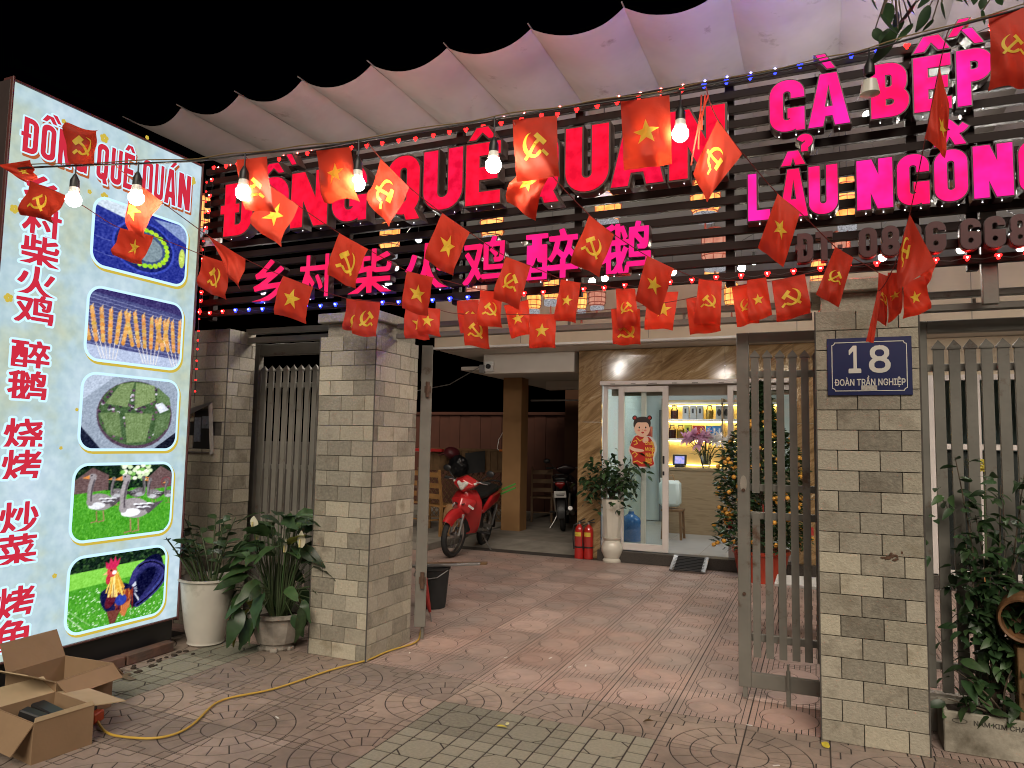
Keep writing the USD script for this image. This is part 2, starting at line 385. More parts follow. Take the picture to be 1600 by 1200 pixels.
GL={'乡':'00000304120g1L0v2g0N2J181b110p0W0f1k0g1s0T1H1G2a0A230v270o2u0s2C0I2I1932203T293R2r3F2t3x1A2H2v2K353c3a3b3w2X3w2P3b2x1S1E391I3m263r293V1_3W1S3F1n3l0Y2Z0B2z0i2000',
'村':'000F010J0o1f0K2409260629062v0b2z0P2z0Q3l0R3o1e3p1h3m1i2z1S2y302z303m343p3r3p3u3m3v2z3S2z3W2w3W283S253v243v002k002n0330032_251i251i1S1U1d1V171J0T1B0P1i1a1h000Q000P140w0A0k0j0f0i0b0l/1W1C1Y1K2c1S2i1R2H1f2S0T2R0M2x0B2r0C2c19',
'柴':'000002040R0s1j0P0c0Q080U081d0b1h1I1i1H1E0c1q041s031R0k1W0k310m340K340N300O1Z0Z1_0Z3n113q1o3q1r3o1s2U1-2U212Q212w1_2t1s2s1s231Z282426243n273q2v3q2y3n2z2O3o373t373K2T3K2M3C2H2y2l2y1_2B1-3m1-3p243r2n3v2r3Q2j3T2f3S1_3K1F3C1A3t1x2u1x2d1D2c1i3N1g3O0U3K0Q2D0P3c0p3U073W002X002d0z2c001I001H0x1000',
'火':'02000u0e0N0r100H1d0-1r1u1y1Z1C2K1D3y1H3C283A292T241V2l1d2B0P2W0u3p0c3W002G002e0s1S121v0q1500/2E1v2_2b3e2M3m2N3J2E3J2t351j2Z1g2H1o/001t011y0l220z2K0G2O112G132x0V220I1z0x1k0t1g0o1f041p',
'鸡':'000b010g0u0J0P1h0b2c0c2j0r2u0y2v111Q1e2y1d2B092C062H062-09321x341K2_1O2X1R382n392z3z2Y3w2_3t303o2V393D393H363E2c3A1R3w1H3f1z2M1z2F1S2F1Y2M202i2t2i1u3V1s3W0O3R003l003o0n1J0m1F0w1r0l1l0k150L0N0i0w000a00+1m1i1F0L1K0P3m0P3r0M3r111T111Q131O2U1B1Z+2F2I362g36282Y1_361-3a2c3c2J+2i2J2j2x2v2J',
'醉':'002Y003e033i1G3i1J3f1K2-1P312x312s3n2w3r2M3v2S3v2V3t34313P313S2Z3S2D3P2A3v2A3p243P1E3T1u3E1e3z1d3c1D2_1k2_113S103W0Y3V0C3S0z300z2_002x002x0z1L0z1G0C1F000500052s082x0t2x0t2S042T+2C2A2w262P1S2_2j332A+1F0-1K102x112x1l2B1q2l1G1-191U191G1n+1C2x1F2u1G1v1S1I1_1-292z1N2B1K2F1J2W1F2T1g2T1g2x+0v0i1e0h1f0w0v0x+0I190y0X1e0X1f1b0Y1f0U1l0R1y',
'鹅':'00160u1j0u1V071V031Z032i062m0u2n0u2M0b2K032_05370F3j0X3t103s193k1e3s1z3s1C3q1D3g1R3j1V3g2b2y2a2s232n2c2m2d352h392F392K3u2O3y3b3u3c3n37393K393N363L233E1G3q1y2V1A2P1U2R1Y311Z2H2l2G1u3T1t3W1q3V0B3R003m003p0q2j0q2f001s001p051k000u000u0O0d0H080I0010+1M0C1T0a1X0A210D210N240R3r0S3s112g122d152c1C1_15+2Y2J3i2l3k2l3l2J+1X1V2c1J2d1J2d1W+1F1V1F1A1H1y1Q1V+1E2P1E2m1N2n+0X0i120m1i0J1f170X0_+0X1x1d1z1b1V0Y1V+0Y2X0X2n1b2m1a30',
'烧':'001A0a230f2E0i2H0B2F0B3r0F3u0Z3u113s122m1b2O1g2P1r2L1s2S1v2V1_2Z1Y3q1_3u2n3u2q3r2u303I373M333O2K3D2F3K2B3K2t3s2b331V3e1N3p1L3t253x293B293T1_3P1A3D1k3R1h3R0W3N0S390S39033t023v0q3y0t3D0t3W0k3W012F002F0S2s0S2k0k2a001k001y071L0i1U0y1Y0R1n0T1l0X1l1f1n1j341k2O1u2C1G1K1n1C1r1q1G1r1O2k22272w1y2t1g1J181H121J0_171A0p1z0k1j031b050T0y0D0003000i0n0t0P0z1i0B1R0y1Q0q1s0m1p031w+2C2y2M2g3d2C3c2D',
'烤':'07010o0t0A1b0D1H0E3q113s143o152e1f2J1n2M1z2H1z2X1C2-2b2_2b3q2e3t2E3s2G2-3f2Z3s3h3Q393R333K2T3l2h3T2g3W2b3V1R3R1P2W1P2N1F3N1E3Q1z3O1e3L1c2t1c2o0Y2p0W3F0V3G0J3z003200370e390u1R0v1P0C1W101m0K1E0l1C0g1o021j011f030W0x0H00+2G2h2K2h2Y2y2G2y+1117161219191P1v2c1O1t1P1o1S1h1F1c1E141G+1z2i2b2h2b2x1G2y/001x08270b2B0e2E0x2C0A2z0A2e0p1q0h1n',
'炒':'1p002e0i2z0u2S0M2w0N2r0R2r3p2u3t2R3t2V3q2V0Q34113h1s3u1u3i22302E322L3l2R3r2O3K2e3W1D3R1y3A1s3H1o3K1i3w0P3c0p2J00/1y1s1K1_1T2L1_2N2h2J2k2B2f291Z1h1S1f1A1o/08000r0u0C160F1H0F3o0J3s133s173p172c192d1k2L1s2L1K2C1m1G1g1F171I151e15181E0y1I0q1s071m070-0A0K00/001x08230c2C0k2E0A2C0C2x0A260r1q0j1n021u',
'菜':'000003040u0d0T0p1f0F0a0G060I061208160Q180C1x0q1O0q1T0u1Y0j1_0e2i0f2m132r122I082K063409391239133o163r1u3r1y3n1y392o392r3r2R3r2U3n2U393N393Q373R2N3P2K2V2I2U2C3a2F3i2E3y2o3y2i3v2f3f2a3w243B1_3w1O33173Q163S133S0J3O0G2G0F3b0l3T053W002O002e0q2d001J001I0q1800+1_202e1u2d172T172G1f2G1l2Y1O382a+1y2t2o2x2p2I1y2I+0U1X161D1e1m1c1g0W171J181L1r1x1V1x1_0W1Z',
'鱼':'0107060d3S0d3W093W000100/002b022j0t2D0O2Y1h3D1I3y1M3q1H3g2F3g2T382X302D2w3t2v3y2q3x0u3t0q0w0r0u0w0u1Y0m1U0f1V+2e0V310U311e2e1f+2e1I301H31212e22+152x1-2v2b2N1j2N+0-0V1K0U1K1e0-1f+0_220-1H1K1H1K22'}

rng = np.random.default_rng(7)
R = random.Random(7)
# ---------------------------------------------------------------- the ground
T = 0.41
X0, Y0 = -2.836, 4.197            # the joint of the tile grid at the foot of the middle pillar
ground = MB().grid([[(x, y, -0.0026) for x in (-300, -20, -8, 6, 20, 300)] for y in (-300, -10, 1, 9.2, 14, 300)])
GR = obj('/World', 'ground', ground, K['joint'], kind='structure')
COURT = thing('courtyard_paving', None, None, kind='structure')
PAVE = thing('street_pavement', None, None, kind='structure')


def arcs(cx, cy, r, a0, a1, n=16):
    return LineString([(cx + r * math.cos(a), cy + r * math.sin(a)) for a in np.linspace(a0, a1, n)])


def tile_mesh(lines, w=0.0072, hole=0.004, deep=0.0022):
    """A square tile whose pattern is pressed in: the cells between the grooves stand proud of a sunk bed."""
    body = sbox(hole, hole, T - hole, T - hole)
    cells = body.difference(union_all([l.buffer(w / 2, cap_style=2, quad_segs=1) for l in lines]))
    m = MB()
    for g in getattr(cells, 'geoms', [cells]):
        if g.area > 2e-6:
            m.ext(g.simplify(0.0005), deep, lambda v: np.c_[v[:, 0] - T / 2, v[:, 1] - T / 2, v[:, 2] - deep])
    return m.mesh()


def fan_tile():
    L = [arcs(0, 0, r, 0, math.pi / 2) for r in (0.135 * T / 0.41, 0.235, 0.335)]
    for (ra, rb, n, off) in ((0.135, 0.235, 4, 0.5), (0.235, 0.335, 5, 0.0)):
        for k in range(n):
            a = (k + off + (0.5 if off == 0 else 0.0)) * math.pi / 2 / n
            L.append(LineString([(ra * math.cos(a), ra * math.sin(a)), (rb * math.cos(a), rb * math.sin(a))]))
    # the stepped meander in the far corner
    L += [LineString([(T, 0.165), (0.365, 0.165), (0.365, 0.25), (0.315, 0.25), (0.315, 0.315), (0.25, 0.315), (0.25, 0.365), (0.165, 0.365), (0.165, T)]),
          LineString([(0.365, 0.25), (T, 0.25)]), LineString([(0.25, 0.365), (0.25, T)]), LineString([(0.315, 0.315), (0.365, 0.365)]), LineString([(0.365, T), (0.365, 0.325), (T, 0.325)]),
          LineString([(0.345, 0.0), (0.345, 0.06), (T, 0.06)]), LineString([(0.0, 0.345), (0.06, 0.345), (0.06, T)])]
    return tile_mesh(L)


def octagon_tile():
    L = []
    a = T / 4
    for k in (1, 2, 3):
        L.append(LineString([(0, k * a), (0.13 * T if k == 2 else T, k * a)]) if k != 2 else LineString([(0, 2 * a), (a, 2 * a)]))
        L.append(LineString([(k * a, 0), (k * a, T)]) if k != 2 else LineString([(2 * a, 0), (2 * a, a)]))
    L += [LineString([(2 * a, 3 * a), (2 * a, T)]), LineString([(3 * a, 2 * a), (T, 2 * a)])]
    c = 0.036
    for (x, y, sx, sy) in ((a, a, 1, 1), (3 * a, a, -1, 1), (3 * a, 3 * a, -1, -1), (a, 3 * a, 1, -1)):
        L.append(LineString([(x + sx * c * 1.4, y - sy * 0.0), (x, y + sy * c * 1.4)]))
    return tile_mesh(L, w=0.0095)


def circle_tile():
    """Four rounds in rows with strips of small squares between them."""
    L = []
    h = T / 2
    for cx, cy in ((h, h),):
        r = 0.155
        L += [arcs(cx, cy, r, 0, 2 * math.pi, 36), arcs(cx - 0.055, cy - 0.035, 0.083, 0, 2 * math.pi, 26)]
        disc = Point(cx, cy).buffer(r)
    out = []
    s = T / 12
    for k in range(1, 12):
        for l in (LineString([(0, k * s), (T, k * s)]), LineString([(k * s, 0), (k * s, T)])):
            d = l.difference(disc)
            out += list(getattr(d, 'geoms', [d]))
    return tile_mesh(L + out, w=0.0050)


def small_circle_tile():
    return circle_tile()


FAN, OCT, CIR = fan_tile(), octagon_tile(), circle_tile()


def place_tile(parent, mesh, i, j, mats, quarter=None, gz=0.0):
    """Tile whose near left joint is (i, j - 1) on the joint grid."""
    x, y = X0 + (i + 0.5) * T, Y0 + (j - 0.5) * T
    a = (R.randrange(4) if quarter is None else quarter) * math.pi / 2
    dz = R.uniform(-0.0003, 0.0003)
    obj(parent, 'paving_tile', mesh, R.choice(mats) if isinstance(mats, list) else mats, loc=(x, y, gz + dz), rz=a + R.uniform(-0.003, 0.003))


def seen(x, y, m=60):
    d = np.array([x, y, 0]) - C0
    f = d @ fw
    if f < 0.3:
        return False
    px, py = 800 + FPX * (d @ rt) / f, 600 - FPX * (d @ up) / f
    return -m < px < 1600 + m and py < 1200 + m * 2


for i in range(-6, 12):
    for j in range(-6, 13):
        x, y = X0 + (i + 0.5) * T, Y0 + (j - 0.5) * T
        if not seen(x, y, 170):
            continue
        if j >= 1:                                   # courtyard
            if y > 9.15 or x < -5.2 and y > 8.3 or x < -3.4 and y < 4.9:
                if not (x < -3.4 and y < 5.6):
                    continue
            place_tile(COURT, CIR, i, j, K['tile_red'], quarter=0)
        else:
            if x < -4.5 or y < 1.0:
                continue
            if (2 <= i <= 4 and j <= -1) or i == -3:
                place_tile(PAVE, OCT, i, j, K['tile_green'], quarter=0)
            else:
                # rings are centred on the joints (even i, odd j)
                cx_left, cy_low = i % 2 == 0, (j - 1) % 2 == 1
                q = {(True, True): 0, (False, True): 1, (False, False): 2, (True, False): 3}[(cx_left, cy_low)]
                place_tile(PAVE, FAN, i, j, K['tile_fan'], quarter=q)

# ---------------------------------------------------------------- stone-clad gate pillars
BW, BH, GAP = 0.2, 0.1065, 0.004


def pillar(name, label, x0, x1, y0, y1, top, faces, cap=0.0, niche=None):
    p = thing(name, label, 'pillar', ((x0 + x1) / 2, (y0 + y1) / 2, 0), group='gate pillars')
    cx, cy = (x0 + x1) / 2, (y0 + y1) / 2
    t = 0.012
    obj(p, 'core', MB().box((0, 0, top / 2 - 0.01), (x1 - x0 - 2 * t + 0.004, y1 - y0 - 2 * t + 0.004, top - 0.02)), K['grout'])
    n = int(round(top / BH))
    bh = top / n
    for f in faces:
        w = (x1 - x0) if f == 'front' else (y1 - y0)
        for r in range(n):
            xs, k = [0.0], BW * (0.5 if r % 2 else 1.0) if f == 'front' else BW * (0.62 if r % 2 else 0.3)
            while k < w - 0.03:
                xs.append(k); k += BW
            xs.append(w)
            for a, b in zip(xs[:-1], xs[1:]):
                z0, z1 = r * bh + GAP / 2, (r + 1) * bh - GAP / 2
                if niche and f == 'front' and niche[0] < (a + b) / 2 < niche[1] and niche[2] < (z0 + z1) / 2 < niche[3]:
                    continue
                pr = R.uniform(-0.0022, 0.0022)
                s = (b - a - GAP, t + 0.002, z1 - z0)
                m = MB().box((0, 0, 0), s if f == 'front' else (s[1], s[0], s[2]), b=0.0018)
                if f == 'front':
                    loc = (x0 + (a + b) / 2 - cx, y0 + t / 2 + pr - cy, (z0 + z1) / 2)
                elif f == 'side':
                    loc = (x1 - t / 2 + pr - cx, y0 + (a + b) / 2 - cy, (z0 + z1) / 2)
                mm = K['brick_a'] if R.random() < 0.5 else K['brick_b'] if R.random() < 0.55 else K['brick_c']
                obj(p, 'brick', m, mm, loc=loc)
    # corner trim
    e = MB()
    for xx in (x0, x1):
        e.box((xx - cx, y0 - cy, top / 2), (0.008, 0.008, top), b=0.002)
    obj(p, 'corner_trim', e, K['grout'])
    if cap:
        c = MB().box((0, 0.02, top + cap * 0.3), (x1 - x0 - 0.06, y1 - y0 - 0.04, cap * 0.6), b=0.004)
        c.box((0.0, 0.0, top + cap * 0.8), (x1 - x0 + 0.05, y1 - y0 + 0.03, cap * 0.4), b=0.006)
        obj(p, 'capstone', c, K['brick_c'])
    return p


pillar('gate_pillar', 'stone clad gate pillar carrying the blue number 18 plate', -0.005, 0.487, 4.165, 4.68, 2.24, ['front'], cap=0.17)
pillar('gate_pillar', 'stone clad gate pillar seen corner-on between the peace lily and the open entrance', -3.315, -2.835, 4.185, 4.76, 2.24, ['front', 'side'], cap=0.17)
P3 = pillar('gate_pillar', 'stone clad gate pillar with a broken open meter niche beside the lit billboard', -4.80, -4.365, 4.36, 4.66, 2.38, ['front', 'side'], niche=(0.05, 0.33, 1.40, 1.72))
# the torn niche: dark hollow, meter dials, a ripped metal flap
o = np.array([-(-4.80 - 4.365) / 2, 0, 0])
nz = MB()
cx3, cy3 = (-4.80 - 4.365) / 2, 4.51
nb = MB().box((-4.61 - cx3, 4.40 - cy3, 1.55), (0.24, 0.05, 0.30))
obj(P3, 'niche_back', MB().box((-4.61 - cx3, 4.371 - cy3, 1.55), (0.27, 0.004, 0.33)), K['black'])
mt_ = MB().box((-4.66 - cx3, 4.366 - cy3, 1.56), (0.07, 0.012, 0.2), b=0.004).box((-4.575 - cx3, 4.366 - cy3, 1.62), (0.075, 0.012, 0.10), b=0.004).cyl((-4.575 - cx3, 4.364 - cy3, 1.62), (-4.575 - cx3, 4.353 - cy3, 1.62), 0.03, n=14)
obj(P3, 'meter', mt_, mat('meter_plastic', (0.16, 0.18, 0.22), 0.3, na=0.4, ns=25))
fl = MB()
for (a, b, c, d) in (((-4.77, 1.66), (-4.51, 1.76), (-4.50, 1.79), (-4.79, 1.72)), ((-4.52, 1.76), (-4.475, 1.36), (-4.455, 1.37), (-4.50, 1.78)), ((-4.77, 1.66), (-4.745, 1.38), (-4.765, 1.38), (-4.79, 1.70))):
    q = [np.array([x - cx3, 4.35 - 0.02 * (k < 2) - cy3, z]) for k, (x, z) in enumerate((a, b, c, d))]
    fl.grid([[q[0], q[1]], [q[3], q[2]]])
fl.box((-4.64 - cx3, 4.345 - cy3, 1.378), (0.26, 0.02, 0.008))
obj(P3, 'torn_flap', fl, K['metal'])

sp_ = at(1395, 868, y=4.165)
sb_ = union_all([affinity.scale(Point(sp_[0] + R.gauss(0, 0.022), sp_[2] + R.gauss(0, 0.010)).buffer(1, quad_segs=3), R.uniform(0.004, 0.014), R.uniform(0.003, 0.008)) for _ in range(16)])
obj('/World/gate_pillar', 'rust_stain', MB().ext(sb_, 0.001, lambda v: np.c_[v[:, 0] - 0.241, 4.1615 - 4.4225 - v[:, 2], v[:, 1]]), mat('brown_stain', (0.09, 0.045, 0.025), 0.8, ns=60, na=0.4))
K['rust'] = mat('rusty_iron', (0.085, 0.045, 0.028), 0.75, ns=30, na=0.4, bump=0.3)
# ---------------------------------------------------------------- steel fence panels and gate leaves


def picket(m, x, y, z0, z1, w, d=0.03, R3=None):
    """A flat steel picket with a pyramid point."""
    m.box((x, y, (z0 + z1) / 2), (w, d, z1 - z0))
    h = w * 0.5 + 0.006
    a, b = w / 2 + 0.006, d / 2 + 0.006
    v = np.array([[x - a, y - b, z1], [x + a, y - b, z1], [x + a, y + b, z1], [x - a, y + b, z1], [x, y, z1 + h * 1.35], [x - a, y - b, z1 - 0.012], [x + a, y - b, z1 - 0.012], [x + a, y + b, z1 - 0.012], [x - a, y + b, z1 - 0.012]])
    m.add(v, [[0, 1, 4], [1, 2, 4], [2, 3, 4], [3, 0, 4], [5, 6, 1], [5, 1, 0], [6, 7, 2], [6, 2, 1], [7, 8, 3], [7, 3, 2], [8, 5, 0], [8, 0, 3], [5, 8, 7], [5, 7, 6]])
    return m


# right-hand gate leaf, half open behind the numbered pillar
YG = 4.62
g = thing('gate_leaf', 'grey steel picket gate leaf standing against the numbered pillar', 'gate', (0, YG, 0))
s0, s1 = at(1151, 540, y=YG), at(1170, 540, y=YG)
zt, zb = at(1160, 521, y=YG)[2], at(1165, 1072, y=YG)[2]
xl, xr = s0[0], 0.05
wS = s1[0] - s0[0]
obj(g, 'frame_stile', MB().box((xl + wS / 2, 0, (zt + zb) / 2), (wS, 0.04, zt - zb), b=0.003), K['steel'])
obj(g, 'top_rail', MB().box(((xl + wS + xr) / 2, 0, zt - 0.03), (xr - xl - wS, 0.038, 0.06), b=0.003), K['steel'])
obj(g, 'bottom_rail', MB().box(((xl + wS + xr) / 2, 0, zb + 0.045), (xr - xl - wS, 0.038, 0.085), b=0.003), K['steel'])
for py_ in (584, 763, 807, 1000):
    z = at(1200, py_, y=YG)[2]
    obj(g, 'cross_rail', MB().box(((xl + wS + xr) / 2, 0.036, z), (xr - xl - wS, 0.03, 0.042), b=0.002), K['steel'])
for k, px_ in enumerate((1179.5, 1199, 1219, 1239, 1258, 1277)):
    x = at(px_, 700, y=YG)[0] + 0.004
    zt_, zb_ = at(px_, 556, y=YG)[2], at(px_, 1026 + k * 2, y=YG)[2]
    if k == 0:
        zm, zn = at(px_, 770, y=YG)[2], at(px_, 802, y=YG)[2]
        m = picket(MB(), x, 0, zm, zt_, 0.043, 0.026).box((x, 0, (zn + zb_) / 2), (0.043, 0.026, zn - zb_))
        obj(g, 'picket', m, K['steel'], label='picket snapped apart half way up')
    else:
        obj(g, 'picket', picket(MB(), x, 0, zb_, zt_, 0.043, 0.026), K['steel'])
obj(g, 'drop_bolt', MB().box((at(1232, 1050, y=YG)[0], -0.03, zb + 0.02), (0.024, 0.02, 0.22), b=0.003).cyl((at(1232, 1050, y=YG)[0], -0.045, zb + 0.03), (at(1232, 1050, y=YG)[0], -0.045, zb + 0.17), 0.007), K['steel'])
for z in (0.62, 1.24):
    obj(g, 'bolt_head', MB().cyl((xl + wS / 2, -0.018, z), (xl + wS / 2, -0.028, z), 0.011, n=8), K['rust'])
obj(g, 'bare_patch', MB().ext(affinity.translate(affinity.scale(Point(0, 0).buffer(1, quad_segs=3), 0.02, 0.05), xl + wS / 2, at(1160, 755, y=YG)[2]), 0.001, lambda v: np.c_[v[:, 0], -0.0195 - v[:, 2], v[:, 1]]), K['concrete'])
obj(g, 'wheel_bracket', MB().box((xl + wS / 2, 0, zb - 0.03), (0.026, 0.03, 0.06)), K['steel'])

# fence panel to the right of the numbered pillar
YR = 4.60
g = thing('steel_fence', 'grey picket fence panel overgrown by shrubs beside the numbered pillar', 'fence', (0, YR, 0))
xa, xb = 0.500, 1.75
zt, zb = at(1530, 499, y=YR)[2], 0.22
obj(g, 'frame_stile', MB().box((xa + 0.037, 0, (zt + zb) / 2), (0.072, 0.05, zt - zb), b=0.003), K['steel'])
obj(g, 'top_rail', MB().box(((xa + xb) / 2 + 0.037, 0, zt - 0.035), (xb - xa - 0.075, 0.05, 0.07), b=0.003), K['steel'])
for z in (at(1500, 573, y=YR)[2], at(1500, 1046, y=YR)[2]):
    obj(g, 'cross_rail', MB().box(((xa + xb) / 2 + 0.037, 0.04, z), (xb - xa - 0.075, 0.03, 0.04), b=0.002), K['steel'])
obj(g, 'plinth', MB().box(((xa + xb) / 2, 0.02, 0.09), (xb - xa, 0.14, 0.18), b=0.006), K['concrete'])
for k in range(15):
    x = at(1470.5, 700, y=YR)[0] + k * 0.0765
    if x > xb - 0.05:
        break
    obj(g, 'picket', picket(MB(), x, 0, 0.20, at(1500, 542, y=YR)[2], 0.052, 0.03), K['steel'])

# fence panel between the two left pillars
YL = 4.86
g = thing('steel_fence', 'narrow grey picket fence panel between the two left pillars behind the pots', 'fence', (0, YL, 0))
xa, xb = at(398, 700, y=YL)[0] - 0.13, at(505, 700, y=YL)[0] + 0.1
zt = at(450, 537, y=YL)[2]
obj(g, 'frame_stile', MB().box((xa + 0.12, 0, zt / 2 + 0.06), (0.08, 0.06, zt - 0.12), b=0.003), K['steel'])
obj(g, 'top_rail', MB().box(((xa + xb) / 2 + 0.08, 0, zt - 0.05), (xb - xa - 0.16, 0.055, 0.10), b=0.003), K['steel'])
for z in (at(450, 601, y=YL)[2], at(450, 730, y=YL)[2], 0.4):
    obj(g, 'cross_rail', MB().box(((xa + xb) / 2 + 0.08, 0.04, z), (xb - xa - 0.16, 0.03, 0.04), b=0.002), K['steel'])
for k in range(9):
    x = at(412.5 + 11.45 * k, 600, y=YL)[0]
    obj(g, 'picket', picket(MB(), x, 0, 0.2, at(450, 577, y=YL)[2], 0.044, 0.022), K['steel'])
obj(g, 'plinth', MB().box(((xa + xb) / 2, 0.02, 0.09), (xb - xa, 0.14, 0.18), b=0.006), K['concrete'])

# left-hand gate leaf, swung open and seen edge-on beside the middle pillar
g = thing('gate_leaf', 'rusty steel gate leaf swung open edge-on beside the corner pillar', 'gate', (-2.80, 4.84, 0), rz=math.radians(118.5))
zt = at(668, 540, y=4.82)[2]
obj(g, 'frame_stile', MB().box((0, 0, (zt + 0.10) / 2), (0.06, 0.085, zt - 0.10), b=0.003), K['steel'])
obj(g, 'frame_stile', MB().box((0.95, 0, (zt + 0.10) / 2), (0.055, 0.05, zt - 0.10), b=0.003), K['steel'])
for z in (0.15, 0.55, 1.25, 2.0, zt - 0.035):
    obj(g, 'cross_rail', MB().box((0.475, 0.0 if z in (0.15, zt - 0.035) else 0.03, z), (0.89, 0.035, 0.06), b=0.002), K['steel'])
for k in range(8):
    obj(g, 'picket', picket(MB(), 0.1 + 0.105 * k, 0.0, 0.3, 2.05, 0.042, 0.026), K['steel'])
for z in (0.45, 1.9):
    obj(g, 'hinge', MB().cyl((-0.045, -0.01, z - 0.06), (-0.045, -0.01, z + 0.06), 0.016, n=10).box((-0.02, -0.01, z), (0.06, 0.05, 0.05)), K['rust'])
obj(g, 'lock_plate', MB().box((-0.01, 0.045, 1.12), (0.05, 0.012, 0.16), b=0.003).cyl((-0.01, 0.05, 1.14), (-0.01, 0.065, 1.14), 0.012, n=10), K['rust'])
obj(g, 'drop_bolt', MB().cyl((0, -0.02, 0.01), (0, -0.02, 0.16), 0.012).box((0.0, -0.02, 0.2), (0.03, 0.03, 0.05)), K['steel'])

# steel tracks over the gate
g = thing('gate_header', 'pair of grey steel beams spanning the gateway above the open gate leaves', 'beam', (0, 4.44, 0))
for z, d in ((2.335, 0.05), (2.262, 0.06)):
    obj(g, 'track_beam', MB().box((-1.42, 0, z), (2.80, d, 0.036), b=0.003), K['steel'])
    obj(g, 'track_beam', MB().box((1.15, 0, z + 0.01), (1.3, d, 0.036), b=0.003), K['steel'])
    obj(g, 'track_beam', MB().box((-3.86, 0.15, z + 0.05), (1.06, d, 0.045), b=0.003), K['steel'])
for x in (-2.2, -1.5, -0.75, -0.4, 0.78):
    obj(g, 'hanger', MB().box((x, 0, 2.298), (0.016, 0.02, 0.04)), K['steel'])

# ---------------------------------------------------------------- the slatted sign frame
YS = 4.20
g = thing('sign_frame', 'dark brown frame of horizontal slats carrying the glowing letters above the gate', 'sign frame', (0, YS, 0))
SL = [2.478 + 0.0902 * k for k in range(14)]
for k, z in enumerate(SL):
    obj(g, 'slat', MB().box((-1.42, 0.02, z), (6.26, 0.034, 0.047), b=0.002), K['slat'])
for px_, py_ in ((338, 380), (545, 350), (718, 300), (905, 350), (1141, 300), (1421, 150), (1520, 430)):
    x = at(px_, py_, y=YS + 0.06)[0]
    obj(g, 'frame_post', MB().box((x, 0.063, 3.06), (0.052, 0.05, 1.26), b=0.003), K['slat'])
for x in (0.82, 1.45):
    obj(g, 'frame_post', MB().box((x, 0.06, 2.7), (0.07, 0.045, 0.9), b=0.003), K['steel'])

# ---------------------------------------------------------------- heavy condensed letters drawn as shapes


def letter(ch, w, h, s, t):
    """Outline of a heavy narrow capital in a w x h box; s, t: widths of upright and level strokes."""
    ro = w * 0.46
    O = rr(0, 0, w, h, ro).difference(rr(s, t, w - s, h - t, (w - 2 * s) * 0.48))
    stem = sbox(0, 0, s, h)

    def bowl(y0, y1, ww=w):
        q = min(ww * 0.55, (y1 - y0) * 0.48)
        a = union_all([sbox(0, y0, ww * 0.5, y1), rr(0, y0, ww, y1, q)])
        b = union_all([sbox(s, y0 + t, ww * 0.5, y1 - t), rr(s, y0 + t, ww - s, y1 - t, q * 0.5)]) if y1 - y0 > 2.2 * t else Polygon()
        return a.difference(b)
    if ch in 'O0':
        return O
    if ch == 'U':
        return union_all([O.intersection(sbox(0, 0, w, h * 0.5)), sbox(0, h * 0.4, s, h), sbox(w - s, h * 0.4, w, h)])
    if ch == 'G':
        return union_all([O.difference(sbox(w * 0.5, h * 0.44, w + 1, h * 0.64)), sbox(w * 0.52, h * 0.44 - t * 0.9, w, h * 0.44), sbox(w - s * 0.62, 0, w, h * 0.44)])
    if ch == 'Q':
        return union_all([O, Polygon([(w * 0.42, h * 0.2), (w * 0.75, h * 0.2), (w * 1.02, -h * 0.1), (w * 0.62, -h * 0.1)])])
    if ch == 'N':
        return union_all([stem, sbox(w - s, 0, w, h), Polygon([(0, h), (s * 1.1, h), (w, 0), (w - s * 1.1, 0)])])
    if ch in 'D':
        return bowl(0, h)
    if ch == 'Đ':
        return union_all([bowl(0, h), sbox(-w * 0.14, h * 0.44, w * 0.52, h * 0.44 + t * 0.8)])
    if ch == 'B':
        return union_all([bowl(0, h * 0.55), bowl(h * 0.55 - t, h, w * 0.95)])
    if ch == 'P':
        return union_all([bowl(h * 0.42, h), stem])
    if ch == 'E':
        return union_all([stem, sbox(0, 0, w, t), sbox(0, h - t, w, h), sbox(0, h * 0.5 - t / 2, w * 0.92, h * 0.5 + t / 2)])
    if ch == 'L':
        return union_all([stem, sbox(0, 0, w, t)])
    if ch == 'T':
        return union_all([sbox(0, h - t, w, h), sbox(w / 2 - s / 2, 0, w / 2 + s / 2, h)])
    if ch == 'A':
        return Polygon([(0, 0), (w * 0.3, h), (w * 0.7, h), (w, 0)]).difference(
            union_all([Polygon([(s * 0.98, -1e-3), (s * 1.06 + w * 0.03, h * 0.19), (w - s * 1.06 - w * 0.03, h * 0.19), (w - s * 0.98, -1e-3)]), Polygon([(w * 0.40, h * 0.36), (w * 0.60, h * 0.36), (w * 0.5, h * 0.80)])]))
    if ch == '8':
        hh = h * 0.56
        return union_all([rr(0, 0, w, hh, ro).difference(rr(s, t, w - s, hh - t, w * 0.2)), rr(w * 0.04, hh - t, w * 0.96, h, ro).difference(rr(s, hh, w - s, h - t, w * 0.2))])
    if ch == '6':
        return union_all([O.difference(sbox(w * 0.5, h * 0.56, w + 1, h * 0.70)), rr(0, 0, w, h * 0.58, ro).difference(rr(s, t, w - s, h * 0.58 - t, w * 0.2))])
    if ch == '2':
        return union_all([O.intersection(sbox(0, h * 0.6, w, h)), Polygon([(w - s, h * 0.62), (w, h * 0.62), (s * 1.15, t * 0.9), (0, t * 0.9)]).buffer(0), sbox(0, 0, w, t)])
    if ch == ':':
        return union_all([sbox(0, 0, w, w), sbox(0, h * 0.5, w, h * 0.5 + w)])
    raise KeyError(ch)


